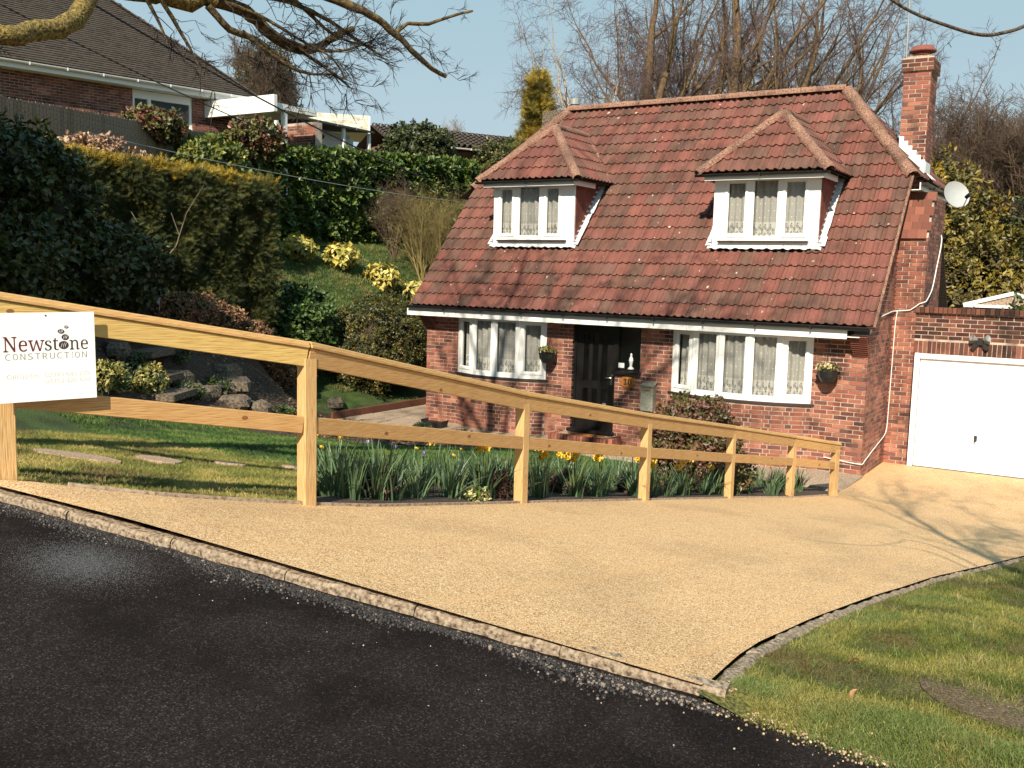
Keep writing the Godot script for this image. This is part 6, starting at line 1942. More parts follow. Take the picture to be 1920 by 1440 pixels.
	# golden spotted shrubs on the sunny bank
	var gold := [[-19.9, -20.2, 0.42, "variegated golden shrub on the bank, leftmost and half shaded"], [-19.6, -21.6, 0.46, "variegated golden shrub on the bank with a dark shadow beside it"], [-18.8, -22.6, 0.46, "brightest golden leaved shrub in the middle of the bank"], [-18.2, -23.4, 0.42, "low golden leaved shrub beside the roof edge"]]
	for e in gold:
		leafy("golden_shrub", e[3], "shrub", Vector3(e[0], land(e[0], e[1]) - 0.05, e[1]), Vector3(e[2], e[2] * 0.8, e[2]), 64, leaf_big, M_.leaf, [Color(0.5, 0.4, 0.08), Color(0.62, 0.52, 0.16), Color(0.25, 0.24, 0.05)], 1.1, M_.twig_olive, "golden shrubs on the bank", 0.4, 15)
	for e in [[-12.5, -9.5, "yellow edged hosta like plant in the dark rockery"], [-12.3, -8.7, "yellow green clump right beside the white sign"], [-12.0, -8.2, "grassy clump half hidden by the sign's edge"]]:
		leafy("variegated_clump", e[2], "plant", Vector3(e[0], land(e[0], e[1]), e[1]), Vector3(0.28, 0.22, 0.28), 60, leaf_cluster(10, 0.13, 0.022, 0.05, 0.9), M_.leaf, [Color(0.25, 0.22, 0.05), Color(0.09, 0.12, 0.03), Color(0.4, 0.34, 0.1)], 0.9, M_.twig_olive, "variegated clumps in the rockery", 0.35, 16)
	# brown winter heathers in a band, and little plants through the bed
	for k in 12:
		var t := k / 11.0
		var x := lerpf(-14.5, -16.6, t) + rr(-0.2, 0.2); var z := lerpf(-11.6, -17.6, t)
		leafy("winter_heather", "russet winter heather below the hedge, %s from the left" % ["first", "second", "third", "fourth", "fifth", "sixth", "seventh", "eighth", "ninth", "tenth", "eleventh", "twelfth"][k], "heather", Vector3(x, land(x, z), z), Vector3(0.42, 0.34, 0.42), 230, small, M_.frond, [Color(0.24, 0.11, 0.06), Color(0.16, 0.085, 0.04), Color(0.09, 0.085, 0.025), Color(0.28, 0.16, 0.09)], 1.4, M_.twig_brown, "brown heathers below the hedge", 0.5, 30 + k)
	var nth := ["first", "second", "third", "fourth", "fifth", "sixth", "seventh", "eighth", "ninth", "tenth", "eleventh", "twelfth"]
	for k in 12:
		var z := lerpf(-9.0, -15.5, (k + rr(0.2, 0.8)) / 12.0); var x := lawn_left(z) - rr(0.3, 3.0)
		leafy("rockery_plant", "small low green plant in the dark rockery soil, %s along from the sign" % nth[k], "plant", Vector3(x, land(x, z), z), Vector3(0.2, 0.12, 0.2), 50, small, M_.leaf, [Color(0.05, 0.08, 0.02), Color(0.08, 0.10, 0.03), Color(0.06, 0.07, 0.05)], 1.1, M_.twig_brown, "small rockery plants", 0.3, 50 + k)
	# dead leaves scattered over the bed
	var xs := []; var cs := PackedColorArray()
	for k in 4200:
		var z := rr(-16.0, -7.0); var x := lawn_left(z) - pow(rng.randf(), 0.7) * 4.8
		xs.append(Transform3D(look(Vector3(rr(-0.5, 0.5), 1, rr(-0.5, 0.5)), rr(0, TAU)).scaled(Vector3.ONE * rr(0.5, 1.2)), Vector3(x, land(x, z) + 0.03, z)))
		cs.append(Color(0.22, 0.12, 0.06) * rr(0.4, 1.4))
	var lf := MB.new()
	lf.quad(Vector3(-0.02, 0, 0), Vector3(0, 0.012, 0.03), Vector3(0.025, 0.004, 0), Vector3(0, 0.0, -0.035))
	scatter("leaf_litter", lf.make(), M_.leaf, xs, cs)
	# leafless many-stemmed shrub with ochre stems
	var P := {"levels": 2, "twigs": 3, "wob": 0.12, "trop": 0.12, "weep": -0.5, "spray": 0.9, "kids": [3, 3], "from": 0.3, "ang": Vector2(0.25, 0.6), "lr": Vector2(0.5, 0.7), "stems": 13, "mesh": twig_spray(5, 0.7, 0.006, -0.3, 61)}
	var T := thing("stemmy_shrub", "leafless many stemmed shrub with upright ochre stems beside the roof", "shrub", Vector3(-18.3, land(-18.3, -24.4), -24.4))
	var mb2 := MB.new(); var tw := []
	for s in 17:
		var a := rr(0, TAU)
		bare_tree_grow(mb2, tw, Vector3(cos(a), 0, sin(a)) * rr(0, 0.3) + Vector3(0, -0.1, 0), Vector3(cos(a) * rr(0.1, 0.65), 1, sin(a) * rr(0.1, 0.65)).normalized(), rr(1.3, 1.9), rr(0.022, 0.04), 0, P)
	part("stems", mb2, M_.twig_olive, T)
	var cc := PackedColorArray()
	for k in tw.size(): cc.append(Color.WHITE * rr(0.7, 1.3))
	scatter("twigs", P.mesh, M_.twig_olive, tw, cc, T)
	P.stems = 3
	var T2 := thing("stemmy_shrub", "small reddish leafless shrub left of the ochre stemmed one", "shrub", Vector3(-20.0, land(-20, -24.6), -24.6))
	var mb3 := MB.new(); tw = []
	for s in 5:
		var a := rr(0, TAU)
		bare_tree_grow(mb3, tw, Vector3(0, -0.1, 0), Vector3(cos(a) * 0.4, 1, sin(a) * 0.4).normalized(), rr(0.9, 1.2), 0.03, 0, P)
	part("stems", mb3, M_.twig_brown, T2)
	scatter("twigs", P.mesh, M_.twig_brown, tw, cc, T2)
	# slim bare sapling in front of the dark hedge
	var T3 := thing("bare_sapling", "thin bare forked sapling catching light before the dark hedge", "sapling", Vector3(-14.9, land(-14.9, -11.6), -11.6))
	var mb4 := MB.new()
	mb4.tube(PackedVector3Array([Vector3(0, -0.1, 0), Vector3(0.1, 0.7, 0.1), Vector3(0.0, 1.0, 0.1), Vector3(-0.5, 1.7, 0.2)]), PackedFloat32Array([0.016, 0.013, 0.01, 0.004]), 5)
	mb4.tube(PackedVector3Array([Vector3(0.1, 0.7, 0.1), Vector3(0.35, 1.1, -0.1), Vector3(0.4, 1.7, -0.3), Vector3(0.75, 2.2, -0.4)]), PackedFloat32Array([0.012, 0.009, 0.006, 0.003]), 5)
	mb4.tube(PackedVector3Array([Vector3(0.37, 1.3, -0.15), Vector3(0.1, 1.7, -0.2)]), PackedFloat32Array([0.006, 0.003]), 4)
	part("trunk", mb4, M_.twig_pale, T3)
	# neighbours' boundary fence with copper hedge and photinias against it
	var fa := Vector3(-18.6, 0, -10.6); var fb := Vector3(-21.9, 0, -20.2)
	var Fc := thing("feather_edge_fence", "weathered grey close boarded fence behind the golden topped hedge", "fence", fa)
	var fd := (fb - fa).normalized()
	var nb := int(fa.distance_to(fb) / 0.105)
	var shared := []
	for k in 3:
		var bm := MB.new(); bm.col = Color.WHITE * [0.8, 1.0, 1.2][k]; bm.col.a = 1
		bm.prism([Vector2(-0.058, -0.011), Vector2(0.058, -0.003), Vector2(0.058, 0.003), Vector2(-0.058, 0.011)], Vector3.ZERO, Basis(Vector3.RIGHT, Vector3(0, 0, 1), Vector3.DOWN), -0.9, 0.9)
		shared.append(bm.make())
	for k in nb:
		var p := fa + fd * (k + 0.5) * 0.105
		var gy := lerpf(6.45, 6.95, k / float(nb)) - 0.9
		var bx := fd; var bz := Vector3.UP.cross(fd) * -1.0
		part("board", shared[rng.randi() % 3], M_.grey_wood, Fc, Transform3D(Basis(fd, Vector3.UP, fd.cross(Vector3.UP)).rotated(Vector3.UP, 0.0), p - fa + Vector3(0, gy + rr(-0.012, 0.012), 0)))
	var rail := MB.new()
	for q in [-0.6, 0.55]: rail.box((fb - fa) * 0.5 + Vector3(0, 5.8 + q, 0) - fd.cross(Vector3.UP) * 0.05, Vector3(0.07, 0.08, fa.distance_to(fb)), Basis(fd.cross(Vector3.UP), Vector3.UP, -fd))
	part("rail", rail, M_.grey_wood, Fc)
	leafy("beech_hedge", "pinkish brown dead leaved beech clump against the grey boarded fence", "hedge", Vector3(-18.2, 4.85, -12.8), Vector3(0.5, 0.55, 1.1), 420, leafb, M_.leaf, [Color(0.38, 0.24, 0.16), Color(0.28, 0.16, 0.10), Color(0.46, 0.3, 0.2)], 0.9, M_.twig_brown, "", 0.4, 71)
	leafy("photinia", "red tinged photinia bush in front of the neighbour's window", "shrub", Vector3(-20.6, 6.3, -15.9), Vector3(0.7, 0.4, 0.75), 560, leafb, M_.leaf, [Color(0.08, 0.08, 0.022), Color(0.15, 0.055, 0.03), Color(0.13, 0.12, 0.035)], 1.0, M_.twig_brown, "photinia bushes", 0.6, 72)
	leafy("photinia", "red tinged photinia bush under the white porch canopy", "shrub", Vector3(-19.9, 6.2, -18.6), Vector3(0.8, 0.5, 0.8), 640, leafb, M_.leaf, [Color(0.08, 0.08, 0.022), Color(0.14, 0.055, 0.03), Color(0.13, 0.12, 0.035)], 1.05, M_.twig_brown, "photinia bushes", 0.6, 73)
	leafy("laurel_bush", "yellow green laurel bush at the left end of the laurel hedge", "shrub", Vector3(-19.4, 5.2, -16.8), Vector3(0.75, 0.62, 0.8), 520, leafb, M_.leaf, [Color(0.14, 0.16, 0.03), Color(0.2, 0.2, 0.04), Color(0.07, 0.10, 0.02)], 1.2, M_.twig_olive, "", 0.6, 74)
	leafy("ivy_bush", "dark ivy bush above the laurel hedge beside the far brown roof", "shrub", Vector3(-23.4, 7.0, -30.2), Vector3(1.3, 0.95, 1.3), 1300, leafb, M_.leaf, [Color(0.035, 0.05, 0.015), Color(0.06, 0.07, 0.02)], 1.2, M_.twig_dark, "", 0.75, 75)
	leafy("ivy_bush", "evergreen bush where the far brown roof meets the red roof", "shrub", Vector3(-21.2, 6.6, -33.0), Vector3(1.3, 1.0, 1.3), 900, leafb, M_.leaf, [Color(0.05, 0.06, 0.015), Color(0.09, 0.09, 0.02)], 1.2, M_.twig_dark, "", 0.75, 76)

# ---------------------------------------------------------------- neighbours up the hill
func build_neighbours() -> void:
	var P0 := Vector3(-24.83, 0, -15.08)
	var d := Vector3(0.235, 0, -0.972).normalized()
	var n := d.cross(Vector3.UP)
	var N := thing("neighbour_bungalow", "red brick bungalow with big dark brown hipped roof on the hill", "house", P0)
	var W := Node3D.new(); W.name = "front_wall"; N.add_child(W)
	W.global_position = Vector3.ZERO
	var ops := [Rect2(8.0 + 2.98, 6.2, 1.78, 2.0)]
	var mb := MB.new()
	wall_cells(mb, P0 - d * 8.0 - n * 0.006, d, n, 14.3, 8.3, ops, 0.25)
	part("mortar", mb, M_.mortar, W)
	lay("n1", P0 - d * 8.0 + Vector3(0, 5.9, 0), d, n, 14.3, 31, [Rect2(ops[0].position - Vector2(0, 5.9), ops[0].size)], 0.0, no_f, func(_c: Vector3) -> float: return rr(0.7, 0.95))
	place_bricks({"n1": W}, 0)
	var rest := MB.new()
	var b := Basis(d, Vector3.UP, n)
	rest.box(P0 + d * 6.15 - n * 4.6 + Vector3(0, 6.3, 0), Vector3(0.25, 4.0, 8.7), b)
	rest.box(P0 - d * 1.0 - n * 9.0 + Vector3(0, 6.3, 0), Vector3(14.3, 4.0, 0.25), b); rest.box(P0 - d * 8.0 - n * 4.6 + Vector3(0, 6.3, 0), Vector3(0.25, 4.0, 8.7), b)
	for q in rest.c.size(): rest.c[q] = Color(0.3, 0.1, 0.07)
	part("side_wall", rest, M_.brick, W)
	var rm := MB.new()
	rm.box(P0 + d * 3.5 - n * 3.0 + Vector3(0, 7.0, 0), Vector3(4.0, 2.6, 0.1), b); rm.box(P0 + d * 3.5 - n * 2.0 + Vector3(0, 6.0, 0), Vector3(4.0, 0.1, 3.0), b)
	part("interior", rm, M_.room_plaster, N, Transform3D(Basis(), -P0))
	var win := Node3D.new(); win.name = "window"; N.add_child(win); win.position = -P0
	var wm := MB.new()
	var o := P0 + d * 2.98 - n * 0.03 + Vector3(0, 6.2, 0)
	var lights := [Rect2(0.07, 1.47, 0.38, 0.3), Rect2(0.07, 0.1, 0.38, 1.27), Rect2(0.55, 0.08, 1.16, 1.7)]
	wall_cells(wm, o, d, n, 1.78, 2.0, lights, 0.08)
	part("frame", wm, M_.white_upvc, win)
	for r: Rect2 in lights:
		var g := MB.new()
		g.box(o + b * Vector3(r.get_center().x, r.get_center().y, -0.04), Vector3(r.size.x, r.size.y, 0.006), b)
		part("pane", g, M_.glass, win)
	var bl := MB.new()
	for q in 5: bl.box(o + b * Vector3(1.13, 0.75 + q * 0.17, -0.5), Vector3(1.2, 0.155, 0.03), Basis(b.x, b.y, b.z).rotated(b.x, 0.15))
	part("blind", bl, M_.stained_white, win)
	# hipped roof with courses of plain tiles
	var R := Node3D.new(); R.name = "roof"; N.add_child(R); R.position = -P0
	var ye := 8.42; var run := 5.1; var tp := tan(deg_to_rad(41.0)); var yr := ye + run * tp
	var e0 := P0 - d * 8.4 + n * 0.45; var e1 := P0 + d * 6.7 + n * 0.45
	var um := MB.new()
	var hip_r := e1 - d * run - n * run + Vector3(0, yr, 0); var hip_l := e0 + d * run - n * run + Vector3(0, yr, 0)
	var Y := Vector3(0, ye, 0)
	um.quad(e0 + Y, e1 + Y, hip_r, hip_l)
	um.tri(e1 + Y, e1 - n * run * 2 + Y, hip_r); um.tri(e0 - n * run * 2 + Y, e0 + Y, hip_l)
	um.quad(e1 - n * run * 2 + Y, e0 - n * run * 2 + Y, hip_l, hip_r)
	part("slope", um, M_.brown_tile, R)
	var tm := MB.new()
	var sl := run / cos(deg_to_rad(41.0)); var up := (-n * cos(deg_to_rad(41.0)) + Vector3.UP * sin(deg_to_rad(41.0)))
	var rows := int(sl / 0.115)
	for r in rows:
		var s := r * 0.115
		var inset := s / sl * run
		var x := inset + rr(0, 0.1)
		var x1 := 15.1 - inset
		while x < x1:
			var w := 0.165
			var c := e0 + Y + d * (x + w * 0.5) + up * (s + 0.08)
			tm.col = Color.WHITE * rr(0.6, 1.5)
			var t := up.rotated(d, rr(0.05, 0.11) * -1.0)
			var nn := d.cross(t)
			var a := c - d * w * 0.48 - t * 0.08 + nn * 0.02; var a2 := c + d * w * 0.48 - t * 0.08 + nn * 0.02
			var bq := c + d * w * 0.48 + t * 0.09 + nn * 0.005; var b2 := c - d * w * 0.48 + t * 0.09 + nn * 0.005
			tm.quad(a, a2, bq, b2)
			tm.quad(a - nn * 0.014, a2 - nn * 0.014, a2, a)
			x += w + 0.002
	part("roof_tiles", tm, M_.brown_tile, R).set_meta("kind", "stuff")
	var nh := 26
	for k in nh:
		var p := (e1 + Y).lerp(hip_r, (k + 0.5) / nh)
		var hm := MB.new()
		var hd := (hip_r - (e1 + Y)).normalized()
		hm.cbox(p + Vector3(0, 0.05, 0), Vector3(0.2, 0.05, 0.3), 0.015, Basis(hd.cross(Vector3.UP).normalized(), hd.cross(Vector3.UP).cross(hd).normalized() * -1.0 if hd.cross(Vector3.UP).cross(hd).y < 0 else hd.cross(Vector3.UP).cross(hd).normalized(), hd))
		part("hip_tile", hm, M_.brown_tile, R)
	var gm := MB.new()
	gm.box((e0 + e1) * 0.5 + Y + Vector3(0, -0.12, 0) - n * 0.06, Vector3(15.0, 0.17, 0.02), b); gm.box((e0 + e1) * 0.5 + Y + Vector3(0, -0.2, 0) - n * 0.27, Vector3(15.0, 0.015, 0.45), b)
	part("fascia", gm, M_.white_paint, R)
	part("gutter", gutter_mesh(e0 + Y + Vector3(0, -0.03, 0) + n * 0.03, e1 + Y + Vector3(0, -0.03, 0) + n * 0.03, 0.06), M_.white_upvc, R)
	# white flat porch canopy beyond the bungalow's corner
	var C := thing("porch_canopy", "flat white boxy porch canopy projecting past the neighbour's brick wall", "canopy", Vector3(-22.2, 7.68, -20.15))
	var cm := MB.new(); cm.cbox(Vector3(0, 0.24, 0.0), Vector3(2.95, 0.47, 0.12), 0.015); cm.box(Vector3(0, 0.2, -0.9), Vector3(2.8, 0.16, 1.7))
	part("canopy", cm, M_.white_paint, C)
	var pm := MB.new(); pm.cbox(Vector3(1.3, -1.1, -0.5), Vector3(0.14, 0.14, 2.4), 0.01, Basis(Vector3.RIGHT, -PI / 2))
	part("post", pm, M_.white_paint, C)
	var pw := Node3D.new(); pw.name = "brick_wall"; C.add_child(pw); pw.position = -C.position
	var pwm := MB.new(); pwm.box(Vector3(-22.5, 6.3, -22.76), Vector3(1.9, 3.0, 0.3))
	part("mortar", pwm, M_.mortar, pw)
	lay("porch", Vector3(-23.45, 5.7, -22.604), Vector3.RIGHT, Vector3.BACK, 1.9, 27, [])
	place_bricks({"porch": pw}, 0)
	# brick and white boarded outbuilding with lean-to carport roof
	var O := thing("outbuilding", "low outbuilding with white boarding, brick panel and carport gutter above the laurels", "outbuilding", Vector3(-25.2, 0, -26.2))
	var om := MB.new(); om.box(Vector3(-1.0, 6.6, 1.75), Vector3(1.9, 3.2, 1.0)); 
	for q in om.c.size(): om.c[q] = Color(0.62, 0.62, 0.62)
	part("mortar", om, M_.mortar, O)
	lay("ob", Vector3(-25.2 - 0.05, 5.6, -23.9), Vector3(0, 0, -1), Vector3.RIGHT, 1.15, 36, [])
	var bw := Node3D.new(); bw.name = "brick_panel"; O.add_child(bw); bw.position = -O.position
	place_bricks({"ob": bw}, 0)
	for r in 9:
		var pb := MB.new(); pb.cbox(Vector3(-0.06, 7.05 + r * 0.15, -0.5), Vector3(0.03, 0.145, 3.3), 0.005, Basis(Vector3.BACK, 0.08))
		part("board", pb, M_.white_paint, O)
	var wl := MB.new(); wl.box(Vector3(-1.2, 6.6, -0.6), Vector3(2.2, 3.2, 3.6))
	part("wall", wl, M_.white_paint, O)
	var rd := MB.new(); rd.cbox(Vector3(-0.05, 6.3, -0.9), Vector3(0.06, 1.4, 2.4), 0.01)
	part("garage_door", rd, M_.red_timber, O)
	var cr := MB.new(); cr.box(Vector3(-0.5, 8.53, 0.2), Vector3(3.0, 0.06, 5.0), Basis(Vector3.BACK, -0.08))
	part("carport_roof", cr, M_.brown_tile, O)
	part("gutter", gutter_mesh(Vector3(0.98, 8.42, 2.7), Vector3(0.98, 8.42, -2.3), 0.055), M_.grey_metal, O)
	for q in [2.5, 0.9, -0.8, -2.2]:
		var po := MB.new(); po.cbox(Vector3(0.85, 6.8, q), Vector3(0.11, 0.11, 3.1), 0.008, Basis(Vector3.RIGHT, -PI / 2))
		part("post", po, M_.white_paint, O)
	var wn := MB.new(); wall_cells(wn, Vector3(0.0, 6.6, 2.6), Vector3(0, 0, -1), Vector3.RIGHT, 0.5, 1.6, [Rect2(0.06, 0.08, 0.38, 0.9), Rect2(0.06, 1.06, 0.38, 0.46)], 0.06)
	part("window", wn, M_.white_upvc, O)
	var lampm := MB.new(); lampm.lathe([Vector2(0.05, 0), Vector2(0.09, 0.1), Vector2(0.02, 0.16)], Vector3(0.05, 8.0, -0.55), 10)
	part("wall_lamp", lampm, M_.black_plastic, O)
	var fs := thing("stained_fascia", "long streaky cream fascia board on the flat roof above the outbuilding", "fascia", Vector3(-27.2, 8.75, -29.2))
	for r in 4:
		var fm := MB.new(); fm.cbox(Vector3(0, r * 0.165 + 0.08, 0), Vector3(0.05, 0.16, 3.3), 0.008, Basis(Vector3.UP, -0.75))
		part("board", fm, M_.stained_white, fs)
	var fr := MB.new(); fr.box(Vector3(-1.2, 0.33, -1.2), Vector3(3.2, 0.6, 3.2), Basis(Vector3.UP, -0.75)); fr.box(Vector3(1.12, 0.3, -1.22), Vector3(0.08, 0.7, 0.08), Basis(Vector3.UP, -0.75))
	part("roof_box", fr, M_.white_paint, fs)
	# far low bungalow with a mossy brown pantile roof
	var B := thing("far_bungalow", "far low bungalow with long mossy brown tiled roof", "house", Vector3(-28.0, 0, -34.0))
	var bd := Vector3(0.483, 0, -0.876).normalized(); var bn := bd.cross(Vector3.UP)
	var bb := Basis(bd, Vector3.UP, bn)
	var slo := MB.new(); var tl := MB.new()
	var up3 := (Vector3(0, 0.95, 0) - bn * 2.3); var L := 8.0
	slo.quad(Vector3(0, 8.98, 0), bd * L + Vector3(0, 8.98, 0), bd * L + Vector3(0, 8.98, 0) + up3, Vector3(0, 8.98, 0) + up3)
	slo.quad(bd * L + Vector3(0, 8.98, 0) + up3 - bn * 2.3 - Vector3(0, 0.95, 0), Vector3(0, 8.98, 0) + up3 - bn * 2.3 - Vector3(0, 0.95, 0), Vector3(0, 8.98, 0) + up3, bd * L + Vector3(0, 8.98, 0) + up3)
	part("slope", slo, M_.brown_tile, B)
	for r in 8:
		for k in 27:
			var t0 := r / 8.0
			var p := Vector3(0, 9.02, 0) + up3 * (t0 + 0.055) + bd * (k + 0.5) * 0.296
			tl.col = Color(2.2, 1.6, 1.25) * rr(0.7, 1.3)
			tl.tube(PackedVector3Array([p - up3.normalized() * 0.15 + Vector3(0, 0.03, 0), p + up3.normalized() * 0.16]), PackedFloat32Array([0.13, 0.11]), 6)
	part("roof_tiles", tl, M_.brown_tile, B).set_meta("kind", "stuff")
	part("gutter", gutter_mesh(Vector3(0, 8.95, 0) + bn * 0.1, bd * L + Vector3(0, 8.95, 0) + bn * 0.1, 0.07), M_.white_upvc, B)
	var bwm := MB.new(); bwm.box(bd * 4.0 - bn * 2.5 + Vector3(0, 7.2, 0), Vector3(8, 3.4, 4.0), bb)
	for q in bwm.c.size(): bwm.c[q] = Color(0.26, 0.13, 0.09)
	part("wall", bwm, M_.brick, B)
	var bwi := MB.new(); bwi.cbox(bd * 6.6 - bn * 0.48 + Vector3(0, 7.6, 0), Vector3(2.4, 1.5, 0.06), 0.01, bb)
	part("window", bwi, M_.dark_sill, B)

# ---------------------------------------------------------------- trees
func build_trees() -> void:
	var sp_fine := twig_spray(9, 1.0, 0.011, 0.15, 81)
	var sp_weep := twig_spray(10, 1.3, 0.009, 1.1, 82)
	var sp_up := twig_spray(9, 0.9, 0.012, -0.3, 83)
	var beech := {"levels": 3, "twigs": 4, "wob": 0.18, "trop": 0.10, "weep": 0.0, "spray": 1.2, "kids": [4, 3, 2], "from": 0.5, "ang": Vector2(0.4, 0.9), "lr": Vector2(0.5, 0.68), "mesh": sp_fine}
	var birch := {"levels": 3, "twigs": 3, "wob": 0.13, "trop": 0.08, "weep": 0.9, "spray": 1.2, "kids": [6, 3, 2], "from": 0.3, "ang": Vector2(0.4, 0.8), "lr": Vector2(0.42, 0.6), "mesh": sp_weep}
	var fan := {"levels": 3, "twigs": 3, "wob": 0.10, "trop": 0.16, "weep": -0.4, "spray": 1.0, "kids": [7, 4, 3], "from": 0.2, "ang": Vector2(0.3, 0.75), "lr": Vector2(0.5, 0.66), "mesh": sp_up}
	var back := [
		[-17.5, -37.5, 17.0, 0.27, Vector3(-0.06, 0, 0), beech, "far_bark", "twig_purple", "curving dark trunked tree, leftmost of the bare trees behind the ridge"],
		[-19.7, -40.0, 20.0, 0.17, Vector3(-0.03, 0, 0), birch, "birch_bark", "twig_purple", "white barked birch with drooping purple twigs behind the roof"],
		[-20.6, -44.5, 24.0, 0.50, Vector3(-0.05, 0, 0), beech, "far_bark", "twig_purple", "stout brown trunk rising between two white birches"],
		[-18.3, -42.0, 19.0, 0.13, Vector3(-0.14, 0, 0), birch, "birch_bark", "twig_purple", "slender leaning white birch right of the stout brown trunk"],
		[-16.9, -39.6, 22.0, 0.34, Vector3(0.02, 0, 0), beech, "far_bark", "twig_purple", "straight thick mossy trunk at the middle of the ridge"],
		[-15.6, -43.6, 22.0, 0.38, Vector3(0.1, 0, 0), beech, "far_bark", "twig_purple", "forked mossy trunk behind the right dormer's ridge"],
		[-13.6, -46.0, 19.0, 0.22, Vector3(0.22, 0, 0), beech, "far_bark", "twig_purple", "leaning bare tree between the forked trunk and the chimney"],
		[-13.0, -52.0, 20.0, 0.26, Vector3(0.16, 0, 0), beech, "far_bark", "twig_purple", "bare tree with long right hand limbs left of the chimney"],
		[-17.2, -52.0, 21.0, 0.25, Vector3(0.05, 0, 0), birch, "birch_bark", "twig_purple", "distant birch seen between the nearer trunks"],
		[-14.6, -41.5, 21.0, 0.36, Vector3(0.06, 0, 0), beech, "far_bark", "twig_purple", "thick brown trunk just right of the forked mossy trunk"]]
	for e in back:
		bare_tree("bare_tree", e[8], Vector3(e[0], 0.0 if e[0] > -16 else 0.5, e[1]), e[2], e[3] * 1.35, e[4], e[5], M_[e[6]], M_[e[7]])
	var right := [[-7.5, -50.0, 13.2, "bushy bare treetop immediately right of the chimney"], [-5.2, -48.0, 12.6, "rounded bare treetop second from the chimney"], [-3.0, -47.0, 12.2, "bare treetop at the right edge of the photo"], [-9.5, -54.0, 11.0, "lower bare tree partly behind the chimney stack"]]
	var bushy := fan.duplicate(); bushy.stems = 3; bushy.spray = 1.25
	for e in right:
		bare_tree("bare_tree", e[3], Vector3(e[0], 0, e[1]), e[2], 0.17, Vector3(0.02, 0, 0), bushy, M_.far_bark, M_.twig_brown, "bare trees beyond the garage")
	bare_tree("bare_tree", "pale twiggy bare tree on the skyline above the cream fascia", Vector3(-38.0, 6.2, -52.0), 7.0, 0.16, Vector3.ZERO, fan, M_.twig_pale, M_.twig_pale, "")
	bare_tree("bare_tree", "small bare tree behind the neighbour's hip below the evergreen", Vector3(-36.0, 6.2, -33.5), 8.6, 0.2, Vector3(0.1, 0, 0), fan, M_.twig_brown, M_.twig_brown, "")
	# evergreens on the skyline
	var frond := frond_cluster(12, 0.34, 5)
	var leafb := leaf_cluster(12, 0.2, 0.03, 0.16, 0.8)
	var eu := thing("tall_evergreen", "tall olive evergreen tree on the skyline behind the brown roof", "tree", Vector3(-40.0, 6.0, -38.0))
	var xs := []; var cs := PackedColorArray()
	for blob in [[Vector3(0, 7.2, 0), Vector3(1.5, 1.9, 1.5)], [Vector3(0.9, 5.6, 0.6), Vector3(1.6, 1.5, 1.4)], [Vector3(-1.0, 5.8, -0.4), Vector3(1.2, 1.3, 1.3)], [Vector3(0.4, 3.8, 0.4), Vector3(1.6, 1.3, 1.4)]]:
		for e in crown_points(520, blob[1], 4):
			xs.append(Transform3D(look(((e[1] as Vector3) + Vector3.DOWN * 0.4 + rv() * 0.5).normalized(), rr(0, TAU)).scaled(Vector3.ONE * rr(1.0, 1.8)), blob[0] + e[0]))
			cs.append([Color(0.05, 0.055, 0.02), Color(0.09, 0.08, 0.025), Color(0.03, 0.035, 0.015)][rng.randi() % 3] * rr(0.7, 1.3))
	scatter("crown", leafb, M_.leaf, xs, cs, eu)
	var tm := MB.new(); tm.tube(PackedVector3Array([Vector3.ZERO, Vector3(0.1, 3, 0), Vector3(0, 7, 0)]), PackedFloat32Array([0.3, 0.2, 0.06]), 7)
	tm.tube(PackedVector3Array([Vector3(0.1, 3, 0), Vector3(0.9, 5.5, 0.5)]), PackedFloat32Array([0.16, 0.05]), 5); tm.tube(PackedVector3Array([Vector3(0.1, 3.4, 0), Vector3(-1, 5.6, -0.3)]), PackedFloat32Array([0.14, 0.05]), 5)
	part("trunk", tm, M_.bark, eu)
	conifer("golden_conifer", "golden green conifer rising beside the left end of the roof ridge", Vector3(-17.5, 1.0, -29.2), 9.0, 1.2, [Color(0.26, 0.19, 0.02), Color(0.38, 0.26, 0.03), Color(0.09, 0.09, 0.018)], frond, "")
	conifer("small_conifer", "small dark conifer on the skyline beyond the far brown roof, left one", Vector3(-32.2, 7.0, -53.0), 4.2, 0.8, [Color(0.035, 0.04, 0.014), Color(0.06, 0.055, 0.018)], frond, "skyline conifers")
	conifer("small_conifer", "small dark conifer on the skyline beyond the far brown roof, right one", Vector3(-30.7, 7.0, -53.0), 4.4, 0.75, [Color(0.035, 0.04, 0.014), Color(0.06, 0.055, 0.018)], frond, "skyline conifers")
	# shrubs and evergreens beyond the garage
	var yel := leaf_cluster(12, 0.14, 0.03, 0.12)
